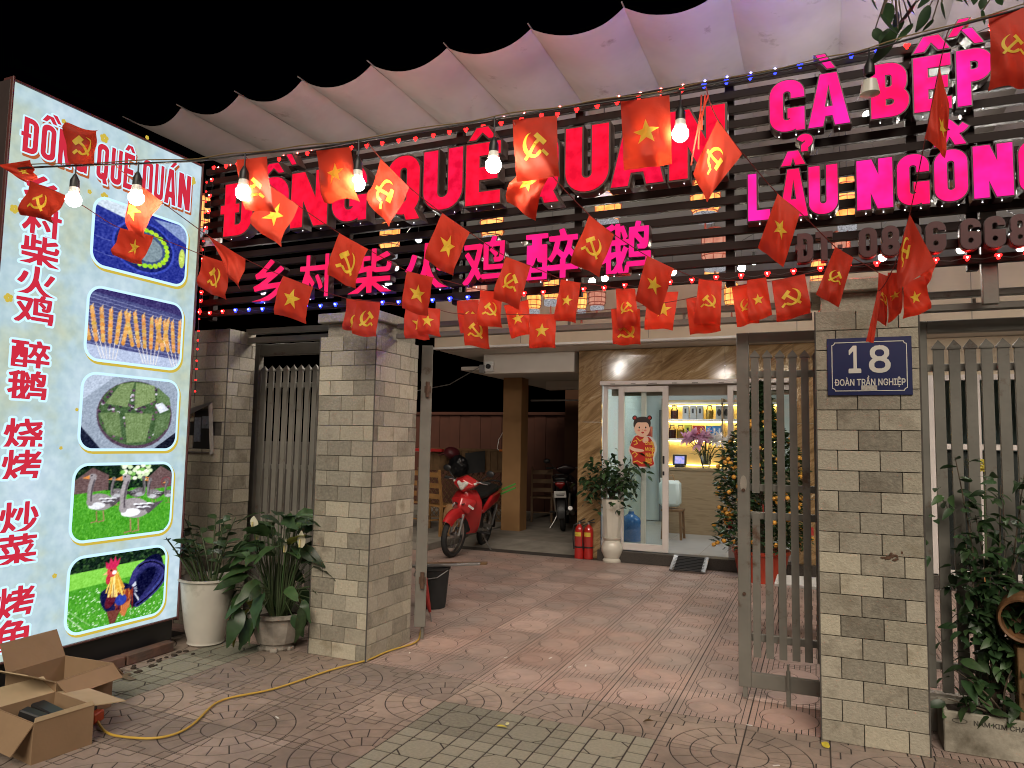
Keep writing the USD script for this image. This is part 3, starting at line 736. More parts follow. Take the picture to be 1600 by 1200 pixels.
def accent(kind, cx, y, w, k):
    """Marks over a letter: kind 'circ', 'grave', 'acute', 'hook', 'tilde'; k: stroke."""
    if kind == 'circ':
        return Polygon([(cx - w / 2, y), (cx - w * 0.22, y + k * 1.6), (cx + w * 0.22, y + k * 1.6), (cx + w / 2, y), (cx + w / 2 - k * 1.0, y), (cx, y + k * 0.95), (cx - w / 2 + k * 1.0, y)])
    if kind == 'grave':
        return Polygon([(cx - w * 0.5, y + k * 1.7), (cx - w * 0.05, y + k * 1.7), (cx + w * 0.42, y), (cx + w * 0.05, y)])
    if kind == 'acute':
        return Polygon([(cx + w * 0.5, y + k * 1.7), (cx + w * 0.05, y + k * 1.7), (cx - w * 0.42, y), (cx - w * 0.05, y)])
    if kind == 'hook':
        pts = [(cx + w * 0.32 * math.cos(a), y + w * 0.75 + w * 0.28 * math.sin(a)) for a in np.linspace(2.9, -0.9, 9)] + [(cx, y + w * 0.36), (cx, y)]
        return LineString(pts).buffer(k * 0.36, cap_style=2)
    if kind == 'tilde':
        return LineString([(cx + w * (u - 0.5), y + k * 0.5 + k * 0.5 * math.sin(u * 2 * math.pi)) for u in np.linspace(0, 1, 13)]).buffer(k * 0.36, cap_style=2)


AZ = '0123456789abcdefghijklmnopqrstuvwxyzABCDEFGHIJKLMNOPQRSTUVWXYZ-_'


def hanzi(ch, size):
    """A Chinese character, about size wide and high, from stored outlines."""
    ps = []
    for poly in GL[ch].split('/'):
        rs = []
        for r in poly.split('+'):
            n = [AZ.index(c) for c in r]
            v = np.array([n[k] * 64 + n[k + 1] for k in range(0, len(n), 2)], float).reshape(-1, 2) / 250 * size
            rs.append(v)
        ps.append(Polygon(rs[0], rs[1:]).buffer(0))
    return union_all(ps).buffer(0)


F_RED = [glow(f'letter_face_red_{k}', c, 1.3, c2, 15.0) for k, (c, c2) in enumerate([((0.85, 0.008, 0.035), (0.58, 0.004, 0.022)), ((0.80, 0.008, 0.05), (0.52, 0.003, 0.026))])]
F_PINK = [glow(f'letter_face_pink_{k}', c, 1.1, c2, 6.0) for k, (c, c2) in enumerate([((0.98, 0.010, 0.13), (0.95, 0.02, 0.30)), ((0.94, 0.02, 0.38), (0.97, 0.012, 0.20)), ((1.0, 0.008, 0.10), (0.97, 0.012, 0.22))])]
F_CN = [glow(f'letter_face_rose_{k}', c, 1.0, c2, 9.0) for k, (c, c2) in enumerate([((0.95, 0.012, 0.09), (0.9, 0.02, 0.13)), ((0.97, 0.012, 0.11), (0.95, 0.012, 0.17)), ((0.96, 0.012, 0.17), (0.95, 0.015, 0.25))])]
K['shell_grey'] = mat('letter_rim_grey', (0.075, 0.045, 0.04), 0.5, na=0.15)
K['off_face'] = mat('unlit_letter_face', (0.075, 0.006, 0.010), 0.4, na=0.2)
YF = 4.085                          # front of the letters


def channel_letter(parent, shape, face, deep=0.095, rim=0.007, name='letter', dots=True, label=None, shell=None):
    shape = shape.buffer(0)
    sh = shape.buffer(rim, join_style=2, mitre_limit=2).buffer(0)
    l = obj(parent, name, MB().ext(sh.simplify(0.0004).buffer(0), deep, front(YF + deep)), shell or K['shell'], label=label)
    obj(l, 'lit_face', MB().ext(shape, 0.004, front(YF - 0.001)), face)
    if dots:
        x0, y0, x1, y1 = shape.bounds
        for gx in ((x0 * 0.75 + x1 * 0.25), (x0 * 0.25 + x1 * 0.75)) if x1 - x0 > 0.12 else ((x0 + x1) / 2,):
            obj(l, 'drain_light', MB().ball((gx, YF + 0.04, y0 - rim - 0.003), 0.0032, 1), K['led_white'])
    return l


def word(parent, items, faces, zb, zt, sw=0.30, st=0.19, shell=None, rim=0.007):
    """items: (letter, x0, x1, marks)"""
    h = zt - zb
    for k, (ch, x0, x1, marks) in enumerate(items):
        w = x1 - x0
        ch_w = w
        s = min(h * 0.255, w * 0.385)
        sp = affinity.translate(letter(ch, ch_w, h, s, st * h), x0, zb)
        f = faces[k % len(faces)] if isinstance(faces, list) else faces
        l = channel_letter(parent, sp, f, shell=shell, rim=rim)
        for (kind, dx, dy, ww) in marks:
            a = affinity.translate(accent(kind, 0, 0, ww, 0.048), (x0 + x1) / 2 + dx, zt + dy)
            channel_letter(parent, a, f, name='accent_mark', dots=False, shell=shell, rim=rim)


def X(px_, py_):
    return at(px_, py_, y=YF)[0]


g = thing('name_sign', 'row of large red glowing letters reading ĐỒNG QUÊ QUÁN on the slats', 'sign')
word(g, [('Đ', X(351, 340), X(394, 338), []), ('O', X(400, 330), X(450, 330), [('circ', 0.0, 0.03, 0.20), ('grave', 0.17, 0.075, 0.10)]), ('N', X(455, 330), X(511, 330), []), ('G', X(519, 330), X(572, 330), []),
         ('Q', X(606, 300), X(655, 300), []), ('U', X(662, 300), X(722, 300), []), ('E', X(728, 300), X(781, 300), [('circ', -0.01, 0.03, 0.19)]),
         ('Q', X(818, 280), X(872, 280), []), ('U', X(884, 260), X(951, 260), []), ('A', X(955, 250), X(1037, 250), [('acute', 0.05, 0.03, 0.13)]), ('N', X(1046, 240), X(1133, 240), [])],
     F_RED, 3.045, 3.455, st=0.20, shell=K['shell_grey'], rim=0.011)
g = thing('menu_sign', 'pink glowing letters reading GÀ BẾP on the slats right of the red name', 'sign')
word(g, [('G', X(1203, 180), X(1257, 180), []), ('A', X(1263, 180), X(1328, 180), [('grave', -0.01, 0.03, 0.10)]), ('B', X(1361, 150), X(1420, 150), []),
         ('E', X(1428, 140), X(1486, 140), [('circ', 0.0, 0.03, 0.16), ('acute', 0.12, 0.085, 0.1)]), ('P', X(1495, 120), X(1551, 120), [('grave', 0.0, 0.03, 0.10)])], F_PINK, 3.240, 3.530, st=0.21)
g = thing('menu_sign', 'pink glowing letters reading LẨU NGỖNG on the slats below the shorter pink line', 'sign')
word(g, [('L', X(1169, 310), X(1203, 310), []), ('A', X(1218, 310), X(1262, 310), [('circ', 0.0, 0.025, 0.12), ('hook', 0.06, 0.095, 0.075)]), ('U', X(1264, 310), X(1309, 310), []), ('N', X(1339, 300), X(1395, 300), []),
         ('G', X(1402, 290), X(1452, 290), []), ('O', X(1460, 280), X(1512, 280), [('circ', 0.0, 0.025, 0.14), ('tilde', 0.01, 0.10, 0.12)]), ('N', X(1521, 270), X(1583, 270), []), ('G', X(1592, 260), X(1646, 260), [])], F_PINK[1:] + F_PINK[:1], 2.755, 3.020, st=0.21)
g = thing('phone_sign', 'row of dark maroon unlit letters and figures reading ĐT: 0826 668 low on the slats', 'sign')
it = [('Đ', 1246, 1270), ('T', 1275, 1301), (':', 1310, 1316), ('0', 1343, 1371), ('8', 1378, 1407), ('2', 1414, 1441), ('6', 1448, 1480), ('6', 1503, 1535), ('6', 1541, 1574), ('8', 1581, 1613)]
for ch, a, b in it:
    pc = 385 - (a - 1340) * 0.05
    x0, x1 = X(a, pc), X(b, pc)
    sp = affinity.translate(letter(ch, x1 - x0, 0.158, (x1 - x0) * 0.36, 0.032) if ch != ':' else letter(ch, x1 - x0, 0.12, 0.02, 0.02), x0, 2.508)
    l = obj(g, 'letter', MB().ext(sp.buffer(0.003), 0.05, front(YF + 0.085)), K['shell'])
    obj(l, 'unlit_face', MB().ext(sp, 0.004, front(YF + 0.033)), K['off_face'])
g = thing('chinese_sign', 'row of rose glowing Chinese characters 乡村柴火鸡醉鹅 under the red name', 'sign')
for k, (ch, a, b, pc) in enumerate([('乡', 396, 449, 440), ('村', 468, 519, 435), ('柴', 545, 612, 428), ('火', 634, 701, 422), ('鸡', 724, 793, 410), ('醉', 822, 904, 400), ('鹅', 938, 1017, 388)]):
    x0, x1 = X(a, pc), X(b, pc)
    sp = hanzi(ch, 0.31).buffer(-0.0035)
    bx0, by0, bx1, by1 = sp.bounds
    sp = affinity.scale(sp, (x1 - x0) / (bx1 - bx0), 0.308 / (by1 - by0), origin=(bx0, by0))
    bx0, by0, bx1, by1 = sp.bounds
    sp = affinity.translate(sp, x0 - bx0, 2.517 - by0)
    channel_letter(g, sp, F_CN[0 if k < 3 else 1 if k < 5 else 2], deep=0.06, rim=0.004, label=None)

# ---------------------------------------------------------------- the festoon cable and its bulbs


def cable_y(px_):
    return 1.9 + (px_ - 30) / 1570 * 1.05


CP = [(28, 263), (115, 259), (230, 255), (320, 250), (385, 242), (470, 233), (560, 221), (690, 200), (780, 185), (870, 171), (960, 158), (1063, 141), (1180, 118), (1290, 95), (1360, 78), (1480, 45), (1600, 12), (1720, -25)]
cpts = np.array([at(a, b, y=cable_y(a)) for a, b in CP])


def smooth(pts, n=6):
    pts = np.asarray(pts, float)
    t = np.arange(len(pts)); q = np.linspace(0, len(pts) - 1, (len(pts) - 1) * n + 1)
    from scipy.interpolate import CubicSpline
    return CubicSpline(t, pts)(q)


g = thing('festoon_cable', 'slack black cable crossing the picture above the flags and carrying the bulbs', 'cable')
cs = smooth(cpts, 4)
obj(g, 'power_cable', MB().tube(cs, 0.0042, 6), K['black'], smooth=True)
obj(g, 'support_wire', MB().tube(cs + np.c_[np.zeros(len(cs)), np.zeros(len(cs)), 0.011 + 0.004 * np.sin(np.arange(len(cs)))], 0.0025, 5), mat('brass_wire', (0.22, 0.15, 0.05), 0.5), smooth=True)
BULBS = [(0, 313, 0, 'bulb at the left picture edge before the billboard'), (115, 312, 1, 'lit bulb in front of the billboard between two flags'), (213, 309, 1, 'lit bulb glowing through an orange star flag before the billboard'),
         (380, 301, 1, 'lit bulb half behind the hammer flag at the Đ'), (558, 287, 1, 'lit bulb beside the star flag hanging over the letter N'), (771, 258, 1, 'lit bulb in front of the letter Ê'),
         (1063, 209, 1, 'lit bulb beside the star flag near the end of the red name'), (1359, 138, 0, 'unlit bulb in a black bell shade hanging by the letter B')]
for px_, py_, lit, lab in BULBS[1:]:
    y = cable_y(px_)
    c = at(px_, py_, y=y)
    top = cs[np.argmin(np.abs(cs[:, 0] - c[0]))].copy(); top[0] = c[0]
    r = 0.031
    g = thing('hanging_bulb', lab, 'light bulb', c, group='bulbs on the festoon cable')
    if lit:
        prof = [(0.001, -r)] + [(r * math.cos(a), r * math.sin(a)) for a in np.linspace(-1.35, 0.45, 9)] + [(0.019, r * 0.75), (0.016, r * 1.0)]
        obj(g, 'globe', MB().lathe(prof, n=20), K['bulb'], smooth=True)
        obj(g, 'lamp_base', MB().lathe([(0.016, r * 0.95), (0.020, r * 0.78), (0.022, r * 0.9), (0.018, r * 1.75), (0.0, r * 1.75)], n=16), K['white'], smooth=30)
    else:
        obj(g, 'globe', MB().lathe([(0.001, -0.03), (0.034, -0.022), (0.030, 0.0), (0.024, 0.028), (0.0, 0.028)], n=18), K['bulb_off'], smooth=40)
    h0 = r * 1.55
    obj(g, 'socket', MB().lathe([(0.014, h0), (0.019, h0 + 0.004), (0.018, h0 + 0.035), (0.010, h0 + 0.052), (0.005, h0 + 0.062), (0.0, h0 + 0.062)], n=14), K['black'], smooth=40)
    obj(g, 'drop_wire', MB().tube([(0, 0, h0 + 0.055), (0.001, 0, (h0 + 0.06 + top[2] - c[2]) / 2), (0, 0, top[2] - c[2] + 0.006)], 0.0032, 6), K['black'])

# ---------------------------------------------------------------- bunting: strings and flags
YB = 3.86
STR = {
    1: ([(-30, 250), (2, 258), (45, 282), (101, 305), (152, 336), (190, 357), (242, 370), (320, 400), (368, 415)], 1.88, 2.9),
    2: ([(181, 258), (206, 280), (252, 315), (290, 343), (326, 369), (384, 405), (442, 431), (489, 449), (541, 466), (595, 472), (650, 480)], 2.0, YB),
    3: ([(385, 246), (424, 291), (467, 322), (531, 365), (576, 390), (637, 424), (678, 434), (750, 453), (784, 457)], 2.14, YB),
    4: ([(575, 222), (595, 248), (640, 293), (692, 334), (735, 364), (789, 400), (828, 415), (876, 436), (907, 442), (962, 450), (992, 452)], 2.27, YB),
    5: ([(802, 190), (862, 274), (920, 335), (959, 366), (1011, 400), (1053, 420), (1092, 435), (1128, 438), (1167, 438), (1197, 434)], 2.42, YB),
    6: ([(1103, 135), (1121, 186), (1160, 239), (1215, 303), (1250, 332), (1305, 386), (1333, 403), (1372, 426), (1386, 436)], 2.62, 3.5),
    7: ([(1484, 44), (1467, 108), (1447, 210), (1436, 265), (1421, 336), (1403, 400), (1385, 440), (1372, 455)], 2.87, 3.45),
    8: ([(541, 468), (653, 480), (687, 484), (726, 491), (827, 491), (868, 491), (955, 483), (1000, 478), (1072, 467), (1143, 448), (1206, 439), (1258, 428), (1360, 412)], 3.92, 3.80),
}
SP = {}
for k, (pts, ya, yb) in STR.items():
    pts = np.array(pts, float)
    s = np.r_[0, np.cumsum(np.hypot(*np.diff(pts, axis=0).T))]; s /= s[-1]
    SP[k] = (pts, s, ya, yb)
    w3 = np.array([at(a, b, y=ya + (yb - ya) * t) for (a, b), t in zip(pts, s)])
    g = thing('flag_string', {1: 'thin string with flags running in front of the billboard to the left pillar', 2: 'thin string with flags falling from the billboard title to the corner pillar', 3: 'thin string with flags falling across the first red letters',
                              4: 'thin string with flags falling from the N across the letter Q', 5: 'thin string with flags falling over the glowing Á to the gateway', 6: 'thin string with flags falling across the pink L to the numbered pillar',
                              7: 'steep thin string with flags dropping from the pink E to the numbered pillar', 8: 'level thin string with a row of flags across the gateway'}[k], 'flag string', group='bunting strings')
    obj(g, 'cord', MB().tube(smooth(w3, 3), 0.0022, 5), mat(f'red_cord_{k}', (0.16, 0.018, 0.014), 0.7))


def on_string(k, px_, py_):
    pts, s, ya, yb = SP[k]
    i = np.argmin(np.hypot(pts[:, 0] - px_, pts[:, 1] - py_))
    return ya + (yb - ya) * s[i]


STAR = Polygon([(0.36 * (1 if k % 2 == 0 else 0.40) * math.cos(math.pi / 2 + k * math.pi / 5), 0.36 * (1 if k % 2 == 0 else 0.40) * math.sin(math.pi / 2 + k * math.pi / 5)) for k in range(10)])


def sickle():
    blade = Point(0.03, 0.01).buffer(0.34, quad_segs=14).difference(Point(-0.055, 0.055).buffer(0.315, quad_segs=14))
    blade = blade.difference(Polygon([(-0.5, -0.19), (-0.5, 0.6), (0.02, 0.6), (0.10, 0.34), (-0.2, 0.0)]))
    knob = LineString([(-0.22, -0.17), (-0.37, -0.31)]).buffer(0.045, cap_style=2)
    tail = LineString([(-0.16, -0.20), (-0.02, -0.29), (0.14, -0.27)]).buffer(0.035)
    u = 1 / math.sqrt(2)
    head = affinity.rotate(sbox(-0.19, -0.075, 0.19, 0.075), 45, origin=(0, 0))
    head = affinity.translate(head, -0.17, 0.16)
    handle = LineString([(-0.17, 0.16), (0.33, -0.34)]).buffer(0.048, cap_style=2)
    return union_all([blade, knob, tail, head, handle])


HS = sickle()
HSM = affinity.scale(HS, -1, 1, origin=(0, 0))


def fine(poly, d=0.06):
    """Triangulates a shape finely enough to bend with cloth."""
    vs, fs, n = [], [], 0
    for gq in getattr(poly, 'geoms', [poly]):
        gq = gq.segmentize(d)
        v, f = trimesh.creation.triangulate_polygon(gq, engine='earcut')
        m = trimesh.Trimesh(np.c_[v, np.zeros(len(v))], f).subdivide()
        vs.append(m.vertices[:, :2]); fs.append(m.faces + n); n += len(m.vertices)
    return np.vstack(vs), np.vstack(fs)


EMB = {'S': fine(STAR), 'H': fine(HS), 'h': fine(HSM)}


def flag(kind, quad, y, label, wave=0.014, esc=1.0, eoff=(0, 0), erot=0.0, seed=0, yy=None):
    """quad: the cloth's corners in the photograph (top left, top right, bottom right, bottom left) at depth y; yy: a depth offset for each corner."""
    q = np.array([at(a, b, y=y + (yy[k] if yy else 0)) for k, (a, b) in enumerate(quad)])
    r = random.Random(seed)
    ph, fr, sl = r.uniform(0, 6.28), r.uniform(0.7, 1.25), r.uniform(-0.6, 0.6)
    c = q.mean(0)
    W_ = (np.linalg.norm(q[1] - q[0]) + np.linalg.norm(q[2] - q[3])) / 2
    H_ = (np.linalg.norm(q[3] - q[0]) + np.linalg.norm(q[2] - q[1])) / 2

    def S(u, v):
        u, v = np.asarray(u)[..., None], np.asarray(v)[..., None]
        P = (1 - v) * ((1 - u) * q[0] + u * q[1]) + v * ((1 - u) * q[3] + u * q[2])
        amp = wave * np.clip(v * 1.6, 0.08, 1)
        off = amp * np.sin(2 * math.pi * fr * (u + sl * v) + ph) + 0.6 * wave * np.sin(2 * math.pi * v * 0.8 + ph) - 2.0 * wave * np.clip(v - 0.86, 0, 1) * 6
        off = off + 0.22 * wave * np.sin(2 * math.pi * (2.3 * u - 1.7 * v) + 2 * ph) * np.clip(v * 2, 0, 1)
        P = P + np.array([0.15, -1.0, 0.0]) * off
        P = P + np.array([0, 0, 1.0]) * (0.35 * wave * np.sin(2 * math.pi * fr * u + ph) * v)
        return P - c
    uu, vv = np.meshgrid(np.linspace(0, 1, 15), np.linspace(0, 1, 17))
    p = thing('bunting_flag', label, 'flag', c, group='red flags on the bunting')
    G3 = S(uu, vv)
    m = MB().grid(G3)
    obj(p, 'cloth', m, K['flag'], smooth=True)
    if kind:
        ev, ef = EMB[kind]
        a = erot
        ex, ey = ev[:, 0] * math.cos(a) - ev[:, 1] * math.sin(a), ev[:, 0] * math.sin(a) + ev[:, 1] * math.cos(a)
        k = esc * 0.78 * min(W_, H_)
        u, v = 0.5 + eoff[0] + ex * k / W_, 0.5 + eoff[1] - ey * k / H_
        P = S(u, v) + np.array([0, -0.0022, 0])
        ok = ((u[ef] > 0) & (u[ef] < 1) & (v[ef] > 0) & (v[ef] < 1)).all(1)
        if ok.any():
            obj(p, 'star' if kind == 'S' else 'hammer_and_sickle', MB().add(P, ef[ok][:, ::-1]), K['gold'])
    return p


cy_ = cable_y
FL = [  # emblem, corners, depth or string, label, options
    ('h', [(111, 258), (150, 257), (152, 201), (96, 190)], cy_(130) - 0.01, 'dark red hammer and sickle flag blown up over the billboard title', dict(erot=math.pi)),
    ('S', [(1, 259), (50, 251), (48, 270), (38, 286)], 1.9, 'crumpled star flag at the far left end of the cable', dict(esc=0.7)),
    ('H', [(45, 282), (101, 305), (81, 347), (25, 332)], 1, 'tilted hammer and sickle flag left of the first billboard bulb', {}),
    ('S', [(206, 280), (252, 315), (219, 369), (190, 356)], 2, 'orange glowing star flag behind the bulb before the billboard', dict(eoff=(-0.1, 0.05))),
    ('S', [(190, 357), (242, 370), (222, 414), (172, 398)], 1, 'dark star flag over the photo of the bowl on the billboard', {}),
    ('h', [(372, 251), (419, 246), (425, 329), (374, 325)], cy_(400), 'brightly lit hammer and sickle flag hiding part of the Đ', dict(eoff=(-0.1, 0.05))),
    ('S', [(424, 291), (467, 322), (436, 386), (390, 349)], 3, 'star flag hanging over the letter Ồ beside the bright bulb', dict(eoff=(-0.08, -0.02))),
    ('S', [(493, 235), (547, 229), (557, 311), (501, 312)], cy_(520), 'upright star flag between the N and the G of the red name', {}),
    ('h', [(595, 248), (640, 293), (605, 353), (570, 310)], 4, 'diamond-hung hammer and sickle flag beside the bulb before the first Q', dict(erot=-0.6)),
    (None, [(326, 369), (384, 405), (367, 449), (353, 424)], 2, 'folded plain red flag by the security camera', dict(wave=0.02)),
    ('H', [(320, 400), (362, 413), (349, 468), (305, 447)], 1, 'hammer and sickle flag beside the red lights at the billboard edge', {}),
    ('H', [(531, 365), (576, 390), (553, 451), (509, 429)], 3, 'hammer and sickle flag covering half of the Chinese character 村', {}),
    ('S', [(442, 431), (489, 449), (472, 503), (426, 490)], 2, 'star flag hanging over the blue lights by the character 乡', {}),
    ('h', [(558, 468), (595, 472), (588, 527), (550, 522)], 3.85, 'hammer and sickle flag hanging at the cap of the corner pillar', {}),
    ('h', [(541, 466), (575, 470), (565, 518), (535, 514)], 3.90, 'purplish flag mostly hidden behind the one at the corner pillar cap', dict(eoff=(0.18, 0.2))),
    ('S', [(637, 424), (678, 434), (667, 494), (625, 481)], 3, 'purple tinted star flag under the character 火', {}),
    ('S', [(653, 480), (687, 482), (686, 524), (651, 522)], 3.86, 'star flag at the head of the edge-on gate leaf', {}),
    ('S', [(633, 482), (670, 484), (670, 530), (632, 528)], 3.92, 'star flag half hidden behind another right of the corner pillar', dict(eoff=(0.1, 0))),
    ('S', [(692, 334), (735, 364), (706, 431), (661, 404)], 4, 'star flag hanging below the letters U and Ê', {}),
    ('h', [(801, 187), (870, 180), (873, 271), (805, 279)], cy_(835), 'large hammer and sickle flag covering the second Q', {}),
    ('S', [(806, 275), (862, 268), (832, 340), (788, 309)], 2.52, 'orange star flag peeping out under the large flag over the second Q', dict(eoff=(-0.05, -0.22), wave=0.018)),
    ('h', [(789, 400), (828, 415), (810, 482), (770, 465)], 4, 'hammer and sickle flag hanging between the characters 鸡 and 醉', {}),
    ('S', [(970, 160), (1046, 150), (1050, 254), (974, 264)], cy_(1005), 'large star flag covering the top of the letter Á', {}),
    ('h', [(1121, 186), (1160, 239), (1105, 314), (1083, 266)], 6, 'diamond-hung hammer and sickle flag at the right end of the red name', dict(erot=-0.75)),
    ('H', [(920, 335), (959, 366), (936, 431), (891, 409)], 5, 'hammer and sickle flag beside the character 鹅', {}),
    ('S', [(1011, 400), (1053, 420), (1031, 490), (992, 470)], 5, 'star flag below the end of the Chinese characters by a white bulb', {}),
    ('S', [(876, 436), (907, 442), (898, 504), (864, 498)], 4, 'star flag under the character 醉 between red lights', {}),
    ('H', [(750, 453), (784, 457), (783, 512), (746, 507)], 3, 'hammer and sickle flag at the joint between blue and red lights', {}),
    ('h', [(714, 470), (748, 468), (750, 520), (717, 520)], 3.95, 'faded hammer and sickle flag under the blue lights mostly covered on its right', dict(eoff=(0.15, 0.05))),
    ('H', [(726, 491), (762, 490), (762, 543), (723, 539)], 3.82, 'lowest hammer and sickle flag before the beige upper wall', {}),
    ('S', [(787, 477), (825, 468), (828, 521), (798, 528)], 3.90, 'tilted star flag just left of the lowest star flag', {}),
    ('S', [(827, 491), (868, 491), (867, 543), (826, 543)], 3.86, 'lowest upright star flag before the beige upper wall', {}),
    ('h', [(962, 451), (992, 451), (998, 508), (964, 512)], 3.80, 'hammer and sickle flag overlapping another low in mid gateway', {}),
    ('H', [(955, 483), (1000, 483), (1001, 538), (957, 538)], 3.86, 'low flag in mid gateway showing only the lower half of its emblem', dict(eoff=(0, 0.1))),
    ('S', [(1012, 458), (1060, 455), (1051, 516), (1006, 512)], 3.92, 'star flag partly covered left of the paired flags above the door', dict(eoff=(0.1, 0))),
    ('H', [(1092, 435), (1128, 438), (1126, 507), (1084, 504)], 3.78, 'hammer and sickle flag above the glass door left of the gate leaf', {}),
    (None, [(1072, 467), (1110, 462), (1127, 516), (1078, 523)], 3.85, 'plain looking red flag behind the hammer flag above the glass door', {}),
    ('h', [(1143, 448), (1182, 440), (1187, 503), (1152, 510)], 3.84, 'hammer and sickle flag half covered above the gate leaf corner', dict(eoff=(0.05, 0))),
    ('S', [(1167, 438), (1197, 434), (1207, 492), (1169, 503)], 3.78, 'narrow dark star flag above the gate leaf', {}),
    ('H', [(1206, 439), (1258, 428), (1267, 490), (1214, 501)], 3.80, 'flat hammer and sickle flag hanging above the gate leaf pickets', {}),
    ('S', [(1215, 303), (1250, 332), (1226, 415), (1185, 384)], 6, 'star flag hanging from the pink letter L', {}),
    ('h', [(1305, 386), (1333, 403), (1312, 480), (1276, 459)], 6, 'hammer and sickle flag at the top left of the numbered pillar', {}),
    ('S', [(1467, 108), (1482, 165), (1481, 244), (1449, 212)], 7, 'twisted star flag hanging edgeways before the pink Ế', dict(eoff=(0.22, 0.05), yy=(0, 0.05, 0.05, 0))),
    ('h', [(1545, 22), (1613, 8), (1618, 126), (1549, 135)], cy_(1580), 'large hammer and sickle flag cut off by the right picture edge', {}),
    ('h', [(1421, 336), (1462, 414), (1403, 455), (1405, 392)], 7, 'folded hammer and sickle flag over the maroon figures above the pillar', dict(eoff=(-0.2, 0.1), esc=0.9)),
    (None, [(1438, 425), (1463, 413), (1450, 447), (1444, 450)], 3.5, 'small red flag corner sticking out right of the pillar bunch', {}),
    ('H', [(1372, 426), (1388, 432), (1388, 508), (1370, 498)], 3.46, 'narrow hammer and sickle flag at the left of the pillar bunch', dict(esc=1.5)),
    ('S', [(1387, 426), (1411, 426), (1409, 490), (1389, 503)], 3.44, 'middle star flag of the bunch on the numbered pillar', dict(esc=1.2)),
    ('S', [(1410, 445), (1442, 431), (1459, 481), (1414, 498)], 3.50, 'right star flag of the bunch on the numbered pillar', {}),
    (None, [(1371, 455), (1377, 455), (1366, 535), (1353, 534)], 3.42, 'rolled red flag strip hanging over the number plate', dict(wave=0.004)),
]
for n_, (kind, quad, d, lab, kw) in enumerate(FL):
    y = d if isinstance(d, float) else on_string(d, *quad[0])
    flag(kind, quad, y, lab, seed=n_ + 3, **kw)
g = thing('red_ribbon', 'loose red ribbons dangling from the cable by the last red letter', 'ribbon')
for k, (dx, ex, ey) in enumerate(((0, -14, 110), (4, -8, 85), (9, -10, 55))):
    pts = [at(1096 + dx + ex * t + 2 * math.sin(5 * t + k), 148 + ey * t, y=2.63) for t in np.linspace(0, 1, 9)]
    m = MB().grid([[p + np.array([-0.003, 0, 0]) for p in pts], [p + np.array([0.003, 0.001, 0]) for p in pts]])
    obj(g, 'strand', m, K['flag'])

# ---------------------------------------------------------------- strings of coloured lights on the frame
YLED = 4.165


def led_row(label, pts, reds, group='strings of coloured lights', top=False):
    g = thing('light_string', label, 'string lights', group=group)
    w = np.array([at(a, b, y=YLED) for a, b in pts])
    if len(w) > 2:
        cc = []
        for a, b in zip(w[:-1], w[1:]):
            cc += [a, (a + b) / 2 - np.array([0, 0.0, 0.012])]
        cc.append(w[-1])
        obj(g, 'wire', MB().tube(np.array(cc) + np.array([0, 0.012, 0.004]), 0.0022, 5), K['black'])
    for p, c in zip(w, reds):
        k = 0.0150
        m = MB()
        for ox, oz in ((-0.48, 0.35), (0.48, 0.35), (0, -0.5)):
            m.ball(p + np.array([ox * k, 0, oz * k]), k * 0.62, 1)
        l = obj(g, 'heart_light', m, K['led_red'] if c == 'r' else K['led_blue'])
        obj(l, 'bright_core', MB().ball(np.array([p[0], 4.212, 3.676]) if top else p + np.array([0, -0.008, 0.001]), 0.0040, 1), K[('top_' if top else 'core_') + ('red' if c == 'r' else 'blue')])


led_row('red lights along the top rail left of the blue ones', [(334, 262), (353, 260), (371, 257), (436, 249), (458, 244), (480, 240), (549, 231), (573, 228), (597, 224), (623, 220), (649, 217), (677, 212), (702, 207), (728, 203), (755, 198), (783, 193), (815, 187), (846, 181), (871, 179), (901, 172), (933, 166), (964, 160), (998, 153), (1031, 146), (1065, 141)],
        'r' * 25, top=True)
led_row('blue lights along the top rail above the pink letters', [(1100, 134), (1135, 128), (1172, 121), (1211, 112), (1250, 103), (1291, 94), (1330, 87), (1372, 81)], 'b' * 8, top=True)
led_row('red lights at the right end of the top rail by the leaves', [(1417, 72), (1461, 61), (1508, 51), (1550, 40), (1596, 28)], 'r' * 5, top=True)
led_row('red lights down the left end of the frame', [(331, 281), (328, 306), (326, 331), (322, 356), (317, 405), (315, 457), (314, 470), (312, 488), (328, 489), (348, 487)], 'r' * 10)
led_row('blue lights along the bottom rail above the left pillars', [(368, 485), (389, 484), (410, 483), (478, 479), (501, 478), (524, 476), (598, 473), (623, 472), (651, 470), (676, 469), (703, 467), (731, 465)], 'b' * 12)
led_row('red lights along the bottom rail over the gateway', [(760, 462), (790, 461), (819, 459), (849, 457), (880, 455), (912, 452), (944, 450), (976, 446), (1010, 444), (1047, 441), (1081, 438), (1119, 434), (1158, 431), (1199, 428), (1240, 424), (1282, 420), (1325, 416), (1370, 412), (1415, 409), (1462, 407), (1511, 403), (1560, 400), (1605, 397)], 'r' * 23)

